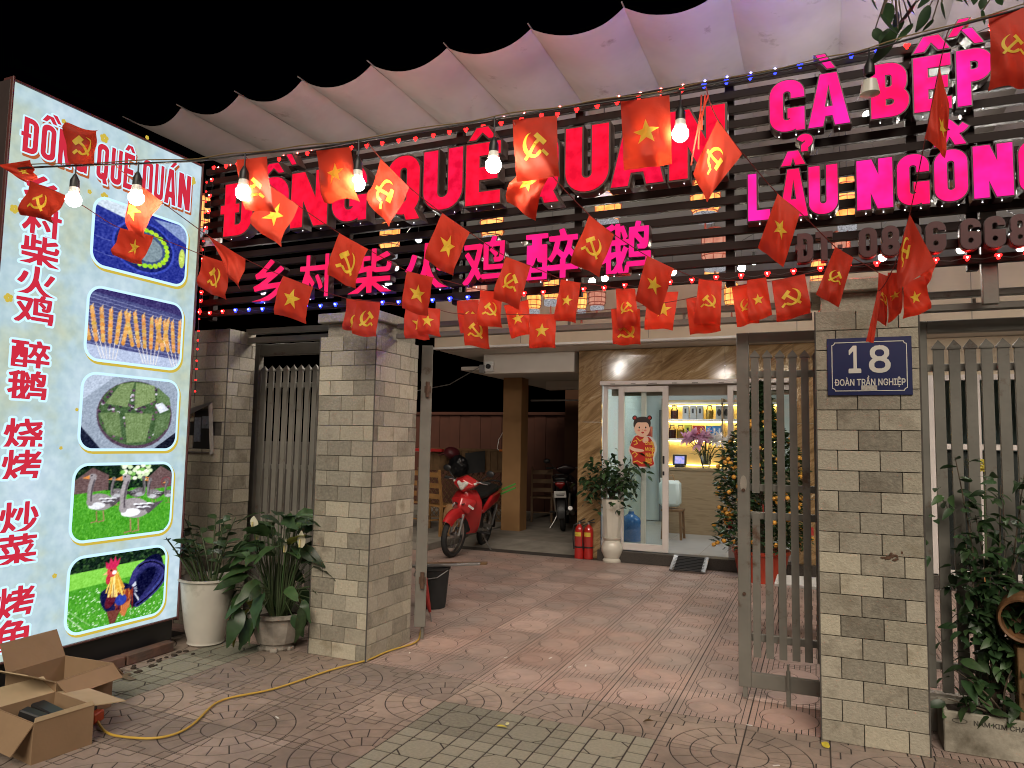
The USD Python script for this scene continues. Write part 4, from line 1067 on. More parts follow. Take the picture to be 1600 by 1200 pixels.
# ---------------------------------------------------------------- pleated awning over the courtyard
g = thing('awning', 'pale scalloped fabric awning stretched over the courtyard behind the sign', 'awning')
YA, YZ, ZR = 4.9, 8.7, 4.70
ridges = [-2.0 + 0.735 * (k - 6) for k in range(14)]
nv = 26
for k, (xa, xb) in enumerate(zip(ridges[:-1], ridges[1:])):
    u = np.linspace(0, 1, 17)
    ys = np.linspace(YA, YZ, nv)
    P = np.zeros((nv, 17, 3))
    for i, y in enumerate(ys):
        t = (y - YA) / (YZ - YA)
        e = abs((i % 9) / 9 - 0.5)
        sag = 0.092 + 0.07 * t + 0.012 * e
        P[i, :, 0] = xa + (xb - xa) * u
        P[i, :, 1] = y + 0.05 * 4 * u * (1 - u) * (1 - t)
        wr = 0.006 * np.sin(31 * y + 4 * u + k) * 4 * u * (1 - u)
        P[i, :, 2] = ZR + 0.03 * t - sag * 4 * u * (1 - u) + wr + 0.008 * meshkit.noise(np.c_[np.full(17, xa + k), u * 5, np.full(17, y * 2.4)])
    obj(g, 'fabric_bay', MB().grid(P), K['fabric'], smooth=True)
    obj(g, 'ridge_wire', MB().tube([(xa, YA - 0.06, ZR + 0.012), (xa, (YA + YZ) / 2, ZR + 0.027), (xa, YZ, ZR + 0.042)], 0.006, 5), K['metal'])
for y in (YA + 1.4, YZ - 0.25):
    obj(g, 'cross_cable', MB().tube([(ridges[0], y, ZR + 0.05), (ridges[-1], y, ZR + 0.05)], 0.009, 6), K['metal'])

# ---------------------------------------------------------------- palace lanterns and small bulbs under the awning
K['lan'] = glow('lantern_panel', (1.0, 0.30, 0.06), 1.5, (1.0, 0.50, 0.14), 14.0)
K['lan_pink'] = glow('lantern_panel_dim', (0.60, 0.22, 0.15), 0.8, (0.75, 0.35, 0.24), 14.0)
K['lan_red'] = mat('lantern_lacquer', (0.30, 0.045, 0.02), 0.4)
K['lace'] = glow('lantern_lace', (0.72, 0.72, 0.76), 0.55, (0.25, 0.24, 0.26), 90.0)


def lantern(px_, py_, wpx, hpx, y, label, dim=False, lace=True, w=None):
    c = at(px_, py_, y=y)
    f = (c - C0) @ fw
    w, h = wpx * f / FPX, hpx * f / FPX
    r = w / 2
    g = thing('palace_lantern', label, 'lantern', c, group='lanterns under the awning')
    n = 8
    for k in range(n):
        a0, a1 = (k + 0.04) * 2 * math.pi / n, (k + 0.96) * 2 * math.pi / n
        P = [[(rr_ * math.cos(a), rr_ * math.sin(a), z) for a in (a0, a1)] for rr_, z in ((r * 0.78, -h / 2), (r * 0.97, -h * 0.32), (r * 0.97, h * 0.32), (r * 0.78, h / 2))]
        obj(g, 'lit_panel', MB().grid(P), K['lan_pink'] if dim else K['lan'])
    m = MB()
    for k in range(n):
        a = k * 2 * math.pi / n
        m.tube([(rr_ * math.cos(a), rr_ * math.sin(a), z) for rr_, z in ((r * 0.8, -h / 2), (r, -h * 0.32), (r, h * 0.32), (r * 0.8, h / 2))], r * 0.03, 4)
    for z, q in ((-h / 2, 0.84), (h / 2, 0.84), (h * 0.32, 1.02), (-h * 0.32, 1.02), (0, 1.02)):
        m.lathe([(r * q - 0.004, z - 0.004), (r * q + 0.003, z - 0.004), (r * q + 0.003, z + 0.004), (r * q - 0.004, z + 0.004)], n=16)
    m.lathe([(r * 0.8, h / 2), (r * 0.5, h * 0.58), (0.005, h * 0.62)], n=16)
    obj(g, 'ribs', m, K['lan_red'])
    if lace:
        obj(g, 'lace_collar', MB().lathe([(r * 0.62, -h * 0.78), (r * 0.80, -h * 0.76), (r * 0.82, -h * 0.55), (r * 0.62, -h * 0.53), (0.002, -h * 0.53)], n=20).lathe([(0.002, -h * 0.78), (r * 0.62, -h * 0.78)], n=20), K['lace'])
        obj(g, 'tassel', MB().cyl((0, 0, -h * 0.78), (0, 0, -h * 1.25), 0.006, 0.016, n=7), K['lan_red'])
    zc = (4.6 if y > 6 else 4.3) - c[2]
    obj(g, 'hanging_wire', MB().tube([(0, 0, h * 0.6), (0.002, 0, zc * 0.5), (0, 0, zc)], 0.0025, 4), K['black'])


for a in [(769, 348, 38, 44, 6.4, 'orange lantern seen between the slats below the Ê'), (609, 371, 32, 42, 6.6, 'orange lantern seen between the slats below the first Q', ), (318, 332, 20, 50, 5.6, 'orange lantern glimpsed between the billboard edge and the frame'),
          (1102, 308, 46, 50, 6.2, 'large orange lantern with white collar behind the end of the red name'), (950, 322, 42, 44, 6.3, 'orange lantern beside a white lamp below the letter U'),
          (834, 470, 24, 26, 7.6, 'small orange lantern hanging low below the character 醉'), (909, 468, 16, 30, 7.5, 'orange lantern half hidden by a star flag left of the pinkish one'),
          (1279, 438, 24, 58, 5.6, 'orange lantern at the top left corner of the numbered pillar'), (1323, 310, 34, 66, 6.0, 'orange lantern with white base between the pink U and N'), (1112, 425, 22, 44, 7.2, 'orange lantern low behind the dark post'),
          (1143, 460, 22, 34, 7.6, 'orange lantern with black and white collar above the gate leaf'), (861, 447, 26, 40, 7.0, 'orange lantern with bright lace collar behind the characters')]:
    lantern(*a)
for a in [(1117, 385, 40, 50, 6.6, 'dim pinkish lantern behind the slats near the dark post'), (933, 466, 27, 24, 7.4, 'dim pinkish lantern hanging low in mid gateway'), (745, 455, 34, 40, 7.2, 'dim pinkish lantern behind the blue lights'), (1314, 380, 26, 34, 6.4, 'dim pinkish lantern behind the maroon figures')]:
    lantern(*a, dim=True)

SB = [(654, 374), (618, 418), (607, 443), (1051, 425), (1159, 419), (1178, 408), (925, 440), (945, 435), (411, 456), (1534, 356), (1502, 390), (1379, 402), (1455, 309), (1596, 387), (1506, 181), (1355, 180)]
SL_ = ['below the first Q', 'level with the middle of the character 柴', 'beside the blue lights under 柴', 'beside the star flag below 鹅', 'left of the pair by the dark post', 'right of the pair by the dark post', 'below the character 醉', 'just right of the one below 醉', 'under the character 乡', 'between the maroon figures 6',
       'low between two red lights at right', 'under the maroon 0', 'between the pink G and O', 'at the right picture edge', 'under the pink P', 'left of the pink B']
for (px_, py_), s in zip(SB, SL_):
    c = at(px_, py_, y=5.3)
    warm = (px_, py_) in ((1051, 425), (1159, 419), (1178, 408), (925, 440))
    g = thing('awning_bulb', f'small white bulb behind the slats {s}', 'light bulb', c, group='small bulbs behind the slats')
    obj(g, 'globe', MB().ball((0, 0, 0), 0.027, 2), K['bulb'] if warm else K['bulb_cool'], smooth=True)
    obj(g, 'socket', MB().lathe([(0.012, 0.022), (0.015, 0.03), (0.013, 0.065), (0.0, 0.07)], n=10), K['black'])
    obj(g, 'drop_wire', MB().tube([(0, 0, 0.06), (0, 0, 0.20)], 0.002, 4), K['black'])
g = thing('awning_cable', 'thin black cable behind the slats from which the small bulbs hang', 'cable')
qs = sorted([tuple(at(a, b, y=5.3) + [0, 0, 0.2]) for a, b in SB])
obj(g, 'wire', MB().tube(np.array(qs), 0.003, 5), K['black'])
for (px_, py_, s) in ((820, 378, 'below the second Q'), (578, 493, 'above the corner pillar cap')):
    c = at(px_, py_, y=5.0)
    g = thing('awning_bulb', f'small unlit bulb behind the slats {s}', 'light bulb', c)
    obj(g, 'globe', MB().ball((0, 0, 0), 0.027, 2), K['bulb_off'], smooth=True)
    obj(g, 'socket', MB().lathe([(0.012, 0.022), (0.015, 0.03), (0.013, 0.065), (0.0, 0.07)], n=10), K['black'])
g = thing('floodlight', 'white lamp head under the awning above the lantern below the U', 'lamp', at(943, 310, y=6.0))
obj(g, 'lamp_glass', MB().lathe([(0.001, -0.02), (0.07, -0.02), (0.075, 0.0)], n=20), glow('flood_glow', (1.0, 0.93, 0.8), 120.0))
obj(g, 'lamp_housing', MB().lathe([(0.08, -0.018), (0.082, 0.02), (0.04, 0.06), (0.0, 0.06)], n=20), K['white'])
obj(g, 'drop_wire', MB().tube([(0, 0, 0.05), (0, 0, 4.6 - at(943, 310, y=6.0)[2])], 0.004, 4), K['black'])

# ---------------------------------------------------------------- the lit billboard
from PIL import Image, ImageDraw, ImageFilter
XB = -4.25
yb0, yb1 = at(22, 140, x=XB)[1], at(316, 262, x=XB)[1] - 0.004
zb0, zb1 = 0.215, at(318, 262, x=XB)[2]


def side(d):
    """2-D (y, z) of the billboard face -> the face, d in front of it."""
    return lambda v: np.c_[XB + d + v[:, 2], v[:, 0], v[:, 1]]


def yz(px_, py_):
    p = at(px_, py_, x=XB)
    return p[1], p[2]


g = thing('billboard', 'tall lit billboard with food photos and red Chinese characters', 'billboard')
obj(g, 'light_box', MB().box((XB - 0.085, (yb0 + yb1) / 2, (zb0 + zb1) / 2), (0.15, yb1 - yb0 + 0.03, zb1 - zb0 + 0.03), b=0.004), mat('billboard_casing', (0.05, 0.035, 0.033), 0.5))
fr = MB()
for y in (yb0 - 0.008, yb1 + 0.008):
    fr.box((XB - 0.035, y, (zb0 + zb1) / 2), (0.09, 0.012, zb1 - zb0 + 0.056), b=0.003)
for z in (zb0 - 0.008, zb1 + 0.008):
    fr.box((XB - 0.034, (yb0 + yb1) / 2, z), (0.086, yb1 - yb0 + 0.008, 0.012), b=0.003)
obj(g, 'trim_frame', fr, mat('billboard_trim', (0.10, 0.035, 0.032), 0.4))
paper = usdkit.material(stage, '/World/Looks/backlit_sheet', {
    'g': ('geometry', {}), 'n': ('noise_texture', {'scale': 1.7, 'detail': 4.0, 'roughness': 0.6}), 'n2': ('noise_texture', {'scale': 16.0, 'detail': 4.0}),
    'c': ('rgb_ramp', {'ramp': [(0.25, (0.60, 0.62, 0.42)), (0.40, (0.57, 0.69, 0.60)), (0.50, (0.55, 0.73, 0.79)), (0.70, (0.68, 0.84, 0.96))]}),
    'c2': ('rgb_ramp', {'ramp': [(0.35, (0.88, 0.90, 0.92)), (0.65, (1.06, 1.04, 1.02))]}),
    'm': ('mix_color', {'blend_type': 'multiply', 'fac': 1.0}), 'e': ('emission', {'strength': 0.80})},
    [('g.position', 'n.vector'), ('g.position', 'n2.vector'), ('n.fac', 'c.fac'), ('n2.fac', 'c2.fac'), ('c.color', 'm.a'), ('c2.color', 'm.b'), ('m.result', 'e.color')], surface='e.emission')
obj(g, 'printed_sheet', MB().ext(sbox(yb0, zb0, yb1, zb1), 0.004, side(-0.006)), paper)

p_red, p_halo, p_shade, p_gold = glow('print_red', lin((196, 44, 62)), 1.0), glow('print_halo', lin((196, 232, 255)), 1.05), glow('print_brown', lin((178, 92, 52)), 0.9), glow('print_gold', lin((205, 180, 70)), 0.9)


def printed_letter(shape, halo=0.016, name='printed_character'):
    s = shape.buffer(halo)
    l = obj(g, name, MB().ext(shape, 0.0012, side(0.0016)), p_red)
    obj(l, 'halo', MB().ext(s, 0.0012, side(0.0)), p_halo)
    if name == 'printed_letter':
        obj(l, 'drop_shadow', MB().ext(affinity.translate(s, 0.012, -0.016), 0.0008, side(-0.0014)), p_shade)


# title
z0a, z1a = yz(35, 236)[1], yz(40, 182)[1]
z0b, z1b = yz(298, 331)[1], yz(297, 275)[1]
title = [('Đ', 37, 61, []), ('O', 65, 88, [('circ', 0.0, 0.015, 0.07), ('grave', 0.045, 0.03, 0.05)]), ('N', 92, 113, []), ('G', 117, 138, []), ('Q', 152, 170, []), ('U', 174, 191, []), ('E', 194, 210, [('circ', 0.0, 0.015, 0.06)]),
         ('Q', 223, 239, []), ('U', 242, 256, []), ('A', 258, 276, [('acute', 0.015, 0.015, 0.05)]), ('N', 279, 298, [])]
for ch, a, b, marks in title:
    t = (a - 37) / 260
    y0_, y1_ = yz(a, 200 + 95 * t)[0], yz(b, 200 + 95 * t)[0]
    zlo, zhi = z0a + (z0b - z0a) * t, z1a + (z1b - z1a) * t
    w, h = y1_ - y0_, zhi - zlo
    sp = [affinity.translate(letter(ch, w, h, w * 0.34, h * 0.15), y0_, zlo)]
    for kind, dx, dy, ww in marks:
        sp.append(affinity.translate(accent(kind, 0, 0, ww * 1.3, 0.026), (y0_ + y1_) / 2 + dx, zhi + dy))
    printed_letter(union_all([q.buffer(0) for q in sp]), 0.009, 'printed_letter')
# characters
for ch, px_, py_, hp in [('乡', 65, 299, 50), ('村', 66, 346, 47), ('柴', 63, 392, 47), ('火', 58, 439, 46), ('鸡', 54, 483, 46), ('醉', 48, 553, 44), ('鹅', 43, 601, 46), ('烧', 37, 676, 45), ('烤', 34, 725, 46), ('炒', 30, 807, 47), ('菜', 27, 857, 46), ('烤', 23, 940, 48), ('鱼', 20, 991, 48)]:
    y, z = yz(px_, py_)
    f = (at(px_, py_, x=XB) - C0) @ fw
    h = hp * f / FPX
    w = yz(px_ + 31, py_)[0] - yz(px_ - 31, py_)[0]
    sp = hanzi(ch, 1.0)
    x0_, y0_, x1_, y1_ = sp.bounds
    sp = affinity.scale(sp, w / (x1_ - x0_), h * 0.98 / (y1_ - y0_), origin=(x0_, y0_))
    x0_, y0_, x1_, y1_ = sp.bounds
    printed_letter(affinity.translate(sp, y - (x0_ + x1_) / 2, z - (y0_ + y1_) / 2), 0.013)

# the five printed photographs
GW, GH, SS = 116, 88, 5


def canvas(bg):
    im = Image.new('RGB', (GW * SS, GH * SS), bg)
    return im, ImageDraw.Draw(im)


def noise_img(seed, amp, blur):
    r = np.random.default_rng(seed)
    n = Image.fromarray((r.random((GH * SS, GW * SS)) * 255).astype(np.uint8)).filter(ImageFilter.GaussianBlur(blur))
    a = np.asarray(n, float); a = (a - a.mean()) / (a.std() + 1e-6)
    return a[..., None] * amp


def P_(pts):
    return [(x * GW * SS, y * GH * SS) for x, y in pts]


def ell(d, cx, cy, rx, ry, col, ang=0):
    t = np.linspace(0, 2 * math.pi, 30)
    x, y = rx * np.cos(t), ry * np.sin(t)
    c, s = math.cos(ang), math.sin(ang)
    d.polygon([((cx + (c * a - s * b)) * GW * SS, (cy * GH / GW * 1.0 + 0 + (s * a + c * b)) * GW * SS) for a, b in zip(x, y)], fill=col)


def stroke(d, pts, wid, col):
    q = P_(pts)
    d.line(q, fill=col, width=int(wid * GW * SS), joint='curve')
    for x, y in (q[0], q[-1]):
        k = wid * GW * SS / 2
        d.ellipse([x - k, y - k, x + k, y + k], fill=col)


def curve(pts, n=20):
    from scipy.interpolate import CubicSpline
    pts = np.array(pts); t = np.arange(len(pts))
    return [tuple(p) for p in CubicSpline(t, pts)(np.linspace(0, len(pts) - 1, n))]


def art_bowl():
    im, d = canvas((38, 50, 150)); r = random.Random(1)
    d.polygon(P_([(0, 0), (0.55, 0), (0.35, 0.2), (0, 0.12)]), fill=(190, 205, 220))
    d.polygon(P_([(0.6, 0.05), (1, 0), (1, 0.3)]), fill=(120, 140, 190))
    for k in range(3):
        stroke(d, curve([(0, 0.35 + 0.22 * k), (0.2, 0.38 + 0.22 * k), (0.45, 0.36 + 0.2 * k)]), 0.006, (120, 130, 200))
    ell(d, 0.52, 0.55, 0.34, 0.31, (52, 70, 190)); ell(d, 0.52, 0.55, 0.315, 0.285, (28, 36, 110)); ell(d, 0.54, 0.55, 0.24, 0.22, (60, 82, 130)); ell(d, 0.55, 0.56, 0.17, 0.15, (120, 140, 150))
    for k in range(26):
        a = k * 2 * math.pi / 26 + 0.1
        if math.sin(a) > 0.55 and math.cos(a) < -0.55 or 3.3 < a < 4.3:
            continue
        ell(d, 0.53 + 0.245 * math.cos(a), 0.55 + 0.28 * math.sin(a), 0.030, 0.026, (168 + r.randint(-15, 15), 222, 30), r.random() * 3)
    ell(d, 0.95, 0.55, 0.035, 0.12, (190, 210, 80))
    return np.asarray(im, float) + noise_img(1, 9, 3)


def art_skewers():
    im, d = canvas((70, 74, 130)); r = random.Random(2)
    d.polygon(P_([(0, 0), (1, 0), (1, 0.16), (0, 0.06)]), fill=(58, 50, 110))
    for k in range(16):
        y = 0.1 + 0.052 * k
        stroke(d, [(0, y), (1, y + 0.13)], 0.006, (176, 186, 226))
    d.polygon(P_([(0, 0.8), (1, 0.86), (1, 1), (0, 1)]), fill=(168, 182, 214))
    for base in (0.17, 0.60, 0.93):
        for k in range(6 if base < 0.9 else 4):
            o_ = (k - 2.5) * 0.062
            bx_, tx = base + o_ * 0.45, base + o_ * 1.5
            stroke(d, [(bx_ + 0.05, 0.97), (bx_ * 0.5 + tx * 0.5 + 0.02, 0.6)], 0.008, (236, 226, 214))
            p = np.array([tx, 0.27 + r.random() * 0.05]); q = np.array([bx_ * 0.4 + tx * 0.6 + 0.02, 0.72])
            for j in range(9):
                c = p + (q - p) * j / 8
                ell(d, c[0], c[1], 0.024 - 0.001 * abs(j - 4), 0.030, (222 + r.randint(-12, 12), 150 + 14 * (j % 2) + r.randint(-14, 14), 62 + 30 * (j % 2)))
            stroke(d, [tuple(p), (p[0] + 0.01, p[1] - 0.06)], 0.012, (226, 190, 140))
    return np.asarray(im, float) + noise_img(2, 9, 2)


def art_cake():
    im, d = canvas((142, 156, 176)); r = random.Random(3)
    d.polygon(P_([(0, 0), (0.3, 0), (0, 0.35)]), fill=(170, 184, 206)); d.polygon(P_([(0, 0.7), (0.2, 1), (0, 1)]), fill=(30, 36, 60)); d.polygon(P_([(0.75, 1), (1, 0.75), (1, 1)]), fill=(28, 32, 50))
    ell(d, 0.54, 0.52, 0.40, 0.365, (88, 66, 86)); ell(d, 0.54, 0.50, 0.385, 0.345, (70, 100, 60))
    for k in range(130):
        a = r.random() * 6.28; q = r.random() ** 0.5
        ell(d, 0.54 + 0.38 * q * math.cos(a), 0.5 + 0.43 * q * math.sin(a), 0.016, 0.012, r.choice([(196, 190, 204), (88, 52, 84), (120, 84, 110), (60, 46, 66)]))
    for pts, c in (([(0.22, 0.38), (0.36, 0.1), (0.50, 0.06), (0.44, 0.42)], (118, 142, 88)), ([(0.52, 0.06), (0.72, 0.08), (0.74, 0.30), (0.52, 0.44)], (124, 148, 92)), ([(0.76, 0.1), (0.9, 0.24), (0.92, 0.36), (0.76, 0.33)], (94, 122, 76)),
                   ([(0.17, 0.52), (0.36, 0.49), (0.40, 0.84), (0.26, 0.80)], (104, 130, 80)), ([(0.42, 0.50), (0.72, 0.49), (0.66, 0.9), (0.46, 0.92)], (112, 138, 84)), ([(0.76, 0.52), (0.93, 0.46), (0.9, 0.7), (0.74, 0.84)], (90, 118, 74))):
        d.polygon(P_(pts), fill=c)
        for j in range(7):
            u = 0.15 + 0.7 * j / 6
            a = np.array(pts[0]) * (1 - u) + np.array(pts[1 if len(pts) > 3 else 0]) * u
            b = np.array(pts[3]) * (1 - u) + np.array(pts[2]) * u
            stroke(d, [tuple(a * 0.92 + b * 0.08), tuple(b * 0.92 + a * 0.08)], 0.004, tuple(int(v * 1.16) for v in c))
    d.polygon(P_([(0.74, 0.36), (0.82, 0.32), (0.9, 0.42), (0.8, 0.48)]), fill=(206, 212, 226))
    return np.asarray(im, float) + noise_img(3, 10, 2)


def meadow(seed, y0):
    im, d = canvas((70, 165, 36)); r = random.Random(seed)
    for k in range(2600):
        x, y = r.random(), y0 + (1 - y0) * r.random()
        g_ = r.random()
        stroke(d, [(x, y), (x + r.uniform(-0.006, 0.006), y - 0.012 - 0.03 * (y - y0))], 0.004, (int(44 + 75 * g_), int(132 + 80 * g_), int(22 + 36 * g_)))
    d.rectangle([0, 0, GW * SS, y0 * GH * SS], fill=(26, 46, 34))
    for k in range(260):
        x, y = r.random(), r.random() * y0 * 1.03
        ell(d, x, y, 0.014, 0.012, r.choice([(22, 44, 28), (40, 72, 36), (16, 30, 26), (62, 96, 52)]))
    return im, d, r


def art_geese():
    im, d, r = meadow(5, 0.33)
    for k in range(40):
        ell(d, 0.45 + r.random() * 0.3, r.random() * 0.22, 0.025, 0.02, r.choice([(230, 240, 210), (120, 190, 80), (200, 225, 170)]))
    for x0, x1 in ((0.0, 0.32), (0.72, 1.0)):
        d.polygon(P_([(x0, 0.2), ((x0 + x1) / 2, 0.03), (x1, 0.14), (x1, 0.34), (x0, 0.38)]), fill=(110, 84, 84))
        for j in range(6):
            stroke(d, [(x0, 0.2 + 0.03 * j), (x1, 0.15 + 0.035 * j)], 0.004, (70, 52, 58))
    t = np.linspace(0, 6.28, 20)
    stroke(d, [(0.93 + 0.05 * math.cos(a), 0.27 + 0.07 * math.sin(a)) for a in t], 0.007, (150, 50, 60))

    def goose(x, y, s, f, tone):
        b = tuple(int(v * tone) for v in (150, 142, 146)); dk = tuple(int(v * tone) for v in (86, 78, 86)); lt = tuple(int(v * tone) for v in (220, 222, 230))
        for o_ in (-0.03, 0.035):
            stroke(d, [(x + o_ * s, y + 0.13 * s), (x + o_ * s + 0.01 * f, y + 0.26 * s)], 0.012 * s, (170, 120, 90))
            stroke(d, [(x + o_ * s, y + 0.26 * s), (x + o_ * s - 0.04 * f * s, y + 0.27 * s)], 0.012 * s, (170, 120, 90))
        ell(d, x, y, 0.13 * s, 0.085 * s, b, 0.18 * f)
        d.polygon(P_([(x + 0.06 * f * s, y - 0.02 * s), (x + 0.25 * f * s, y - 0.06 * s), (x + 0.12 * f * s, y + 0.08 * s)]), fill=dk)
        for j in range(10):
            ell(d, x + (0.02 + 0.014 * j) * f * s, y - 0.035 * s + 0.018 * (j % 4) * s, 0.034 * s, 0.010 * s, dk if j % 2 else lt, 0.2 * f)
        ell(d, x - 0.03 * f * s, y + 0.05 * s, 0.08 * s, 0.035 * s, lt)
        stroke(d, curve([(x - 0.09 * f * s, y + 0.01 * s), (x - 0.10 * f * s, y - 0.16 * s), (x - 0.075 * f * s, y - 0.32 * s)]), 0.052 * s, b)
        stroke(d, curve([(x - 0.085 * f * s, y - 0.02 * s), (x - 0.085 * f * s, y - 0.16 * s), (x - 0.065 * f * s, y - 0.30 * s)]), 0.016 * s, dk)
        ell(d, x - 0.085 * f * s, y - 0.35 * s, 0.038 * s, 0.028 * s, b)
        d.polygon(P_([(x - 0.115 * f * s, y - 0.37 * s), (x - 0.18 * f * s, y - 0.33 * s), (x - 0.115 * f * s, y - 0.315 * s)]), fill=(232, 140, 60))
        ell(d, x - 0.095 * f * s, y - 0.36 * s, 0.007 * s, 0.006 * s, (20, 20, 30))
    goose(0.42, 0.40, 0.6, 1, 0.8); goose(0.63, 0.40, 0.6, -1, 0.75); goose(0.80, 0.44, 0.62, 1, 0.85); goose(0.98, 0.45, 0.5, 1, 0.8)
    goose(0.25, 0.50, 1.0, 1, 1.0); goose(0.60, 0.62, 1.25, 1, 1.05)
    return np.asarray(im, float) + noise_img(5, 8, 2)


def art_rooster():
    im, d, r = meadow(6, 0.22)
    d.polygon(P_([(0, 0.2), (1, 0.14), (1, 0.34), (0, 0.42)]), fill=(128, 214, 66))
    for k in range(320):
        x, y = r.random(), 0.45 + 0.55 * r.random()
        ell(d, x, y, 0.004 + 0.005 * r.random(), 0.004, (214, 240, 206))
    d.polygon(P_(curve([(0.60, 0.66), (0.64, 0.40), (0.74, 0.18), (0.88, 0.10), (0.965, 0.22), (0.965, 0.44), (0.90, 0.36), (0.86, 0.56), (0.80, 0.72), (0.70, 0.82), (0.62, 0.76)], 60)), fill=(16, 18, 58))
    for k in range(9):                                     # sickle tail
        a = 0.16 * k
        q = curve([(0.62, 0.60), (0.70 + 0.012 * k, 0.36 - 0.02 * k), (0.84 + 0.02 * k, 0.18 + 0.028 * k), (0.93 - 0.012 * k, 0.30 + 0.05 * k), (0.91 - 0.026 * k, 0.46 + 0.042 * k)])
        stroke(d, q, 0.055, (14 + 5 * k, 20 + 4 * k, 62 + 8 * k))
        stroke(d, q[3:], 0.016, (64, 92, 186) if k % 2 else (8, 8, 28))
    for k in range(20):
        u = r.random()
        stroke(d, [(0.61 + 0.05 * u, 0.52 + 0.1 * u), (0.66 + 0.05 * u, 0.44 + 0.3 * u)], 0.012, (196, 204, 220))
    d.polygon(P_(curve([(0.33, 0.5), (0.31, 0.64), (0.37, 0.80), (0.46, 0.86), (0.58, 0.80), (0.66, 0.62), (0.6, 0.48), (0.45, 0.42)], 40)), fill=(24, 26, 78))
    for k in range(30):                                    # saddle and wing
        x = 0.47 + 0.17 * r.random()
        stroke(d, [(x, 0.53 + 0.06 * r.random()), (x - 0.03 + 0.05 * r.random(), 0.74 + 0.14 * r.random())], 0.014, r.choice([(196, 96, 40), (226, 142, 52), (150, 52, 34), (120, 34, 40)]))
    ell(d, 0.42, 0.63, 0.05, 0.11, (104, 26, 46), 0.4); ell(d, 0.52, 0.68, 0.06, 0.06, (40, 60, 170), 0.3)
    d.polygon(P_([(0.38, 0.8), (0.52, 0.82), (0.47, 0.99), (0.42, 0.99)]), fill=(120, 60, 50))
    d.polygon(P_([(0.54, 0.76), (0.63, 0.7), (0.57, 0.93), (0.53, 0.9)]), fill=(206, 112, 56))
    for k in range(60):                                    # golden neck hackles
        x = 0.36 + 0.19 * r.random()
        t_ = (x - 0.36) / 0.19
        stroke(d, [(0.415 + 0.06 * t_, 0.27 + 0.05 * r.random()), (x, 0.50 + 0.12 * r.random())], 0.013, r.choice([(244, 206, 86), (232, 170, 48), (250, 226, 130), (214, 140, 40)]))
    ell(d, 0.41, 0.25, 0.05, 0.06, (214, 60, 60)); ell(d, 0.435, 0.27, 0.022, 0.022, (245, 240, 235))
    d.polygon(P_([(0.35, 0.20), (0.34, 0.10), (0.38, 0.14), (0.385, 0.05), (0.42, 0.12), (0.435, 0.035), (0.455, 0.12), (0.49, 0.07), (0.475, 0.17), (0.44, 0.22)]), fill=(216, 30, 84))
    d.polygon(P_([(0.36, 0.24), (0.315, 0.28), (0.36, 0.29)]), fill=(222, 180, 110)); ell(d, 0.375, 0.36, 0.022, 0.05, (206, 36, 60))
    ell(d, 0.40, 0.235, 0.008, 0.008, (20, 10, 10))
    stroke(d, [(0, 0.76), (0.16, 0.98)], 0.006, (220, 232, 214)); stroke(d, [(0.02, 0.70), (0.22, 0.94)], 0.005, (220, 232, 214))
    return np.asarray(im, float) + noise_img(6, 8, 2)


pm = printed('photo_print', 0.98)
for art, q, lab in [(art_bowl, [(148, 310), (291, 352), (288, 449), (145, 409)], 'photo of snails round a blue dish'), (art_skewers, [(139, 448), (284, 478), (280, 576), (135, 559)], 'photo of shrimp skewers on a grill'),
                    (art_cake, [(130, 585), (277, 597), (273, 701), (125, 700)], 'photo of a round pie in green leaves'), (art_geese, [(117, 727), (268, 726), (264, 829), (111, 845)], 'photo of grey geese on grass'),
                    (art_rooster, [(109, 876), (258, 853), (254, 960), (104, 986)], 'photo of a colourful rooster on a meadow')]:
    c = np.array([yz(*p) for p in q])
    y0_, y1_ = (c[0, 0] + c[3, 0]) / 2, (c[1, 0] + c[2, 0]) / 2
    z1_, z0_ = (c[0, 1] + c[1, 1]) / 2, (c[2, 1] + c[3, 1]) / 2
    im = np.clip(art(), 0, 255).reshape(GH, SS, GW, SS, 3).mean((1, 3))
    im = im * 0.80 + im.mean(-1, keepdims=True) * 0.20
    im = np.flipud(np.clip((im - 128) * 1.12 + 132, 0, 255))
    Yg, Zg = np.meshgrid(np.linspace(y0_, y1_, GW), np.linspace(z0_, z1_, GH))
    r_ = 0.085
    ic = np.stack([np.clip(Yg, y0_ + r_, y1_ - r_), np.clip(Zg, z0_ + r_, z1_ - r_)], -1)
    dv = np.stack([Yg, Zg], -1) - ic
    ln = np.linalg.norm(dv, axis=-1)
    k = np.where(ln > r_, r_ / np.maximum(ln, 1e-9), 1.0)[..., None]
    pp = ic + dv * k
    P3 = np.stack([np.full_like(Yg, XB + 0.0042), pp[..., 0], pp[..., 1]], -1)
    path = numbered(g, 'printed_photo')
    m = usdkit.mesh(stage, path, MB().grid(P3).mesh(), pm)
    pv = UsdGeom.PrimvarsAPI(m).CreatePrimvar('col', Sdf.ValueTypeNames.Color3fArray, 'vertex')
    pv.Set(Vt.Vec3fArray.FromNumpy(lin(im).reshape(-1, 3).astype(np.float32)))
    tag(m, lab)
    out = rr(y0_ - 0.018, z0_ - 0.018, y1_ + 0.018, z1_ + 0.018, r_ + 0.018)
    obj(path, 'pale_border', MB().ext(out, 0.001, side(0.0012)), p_halo)
    obj(path, 'gold_border', MB().ext(affinity.translate(rr(y0_ - 0.022, z0_ - 0.022, y1_ + 0.022, z1_ + 0.022, r_ + 0.022), 0.012, -0.014), 0.001, side(-0.0008)), p_gold)
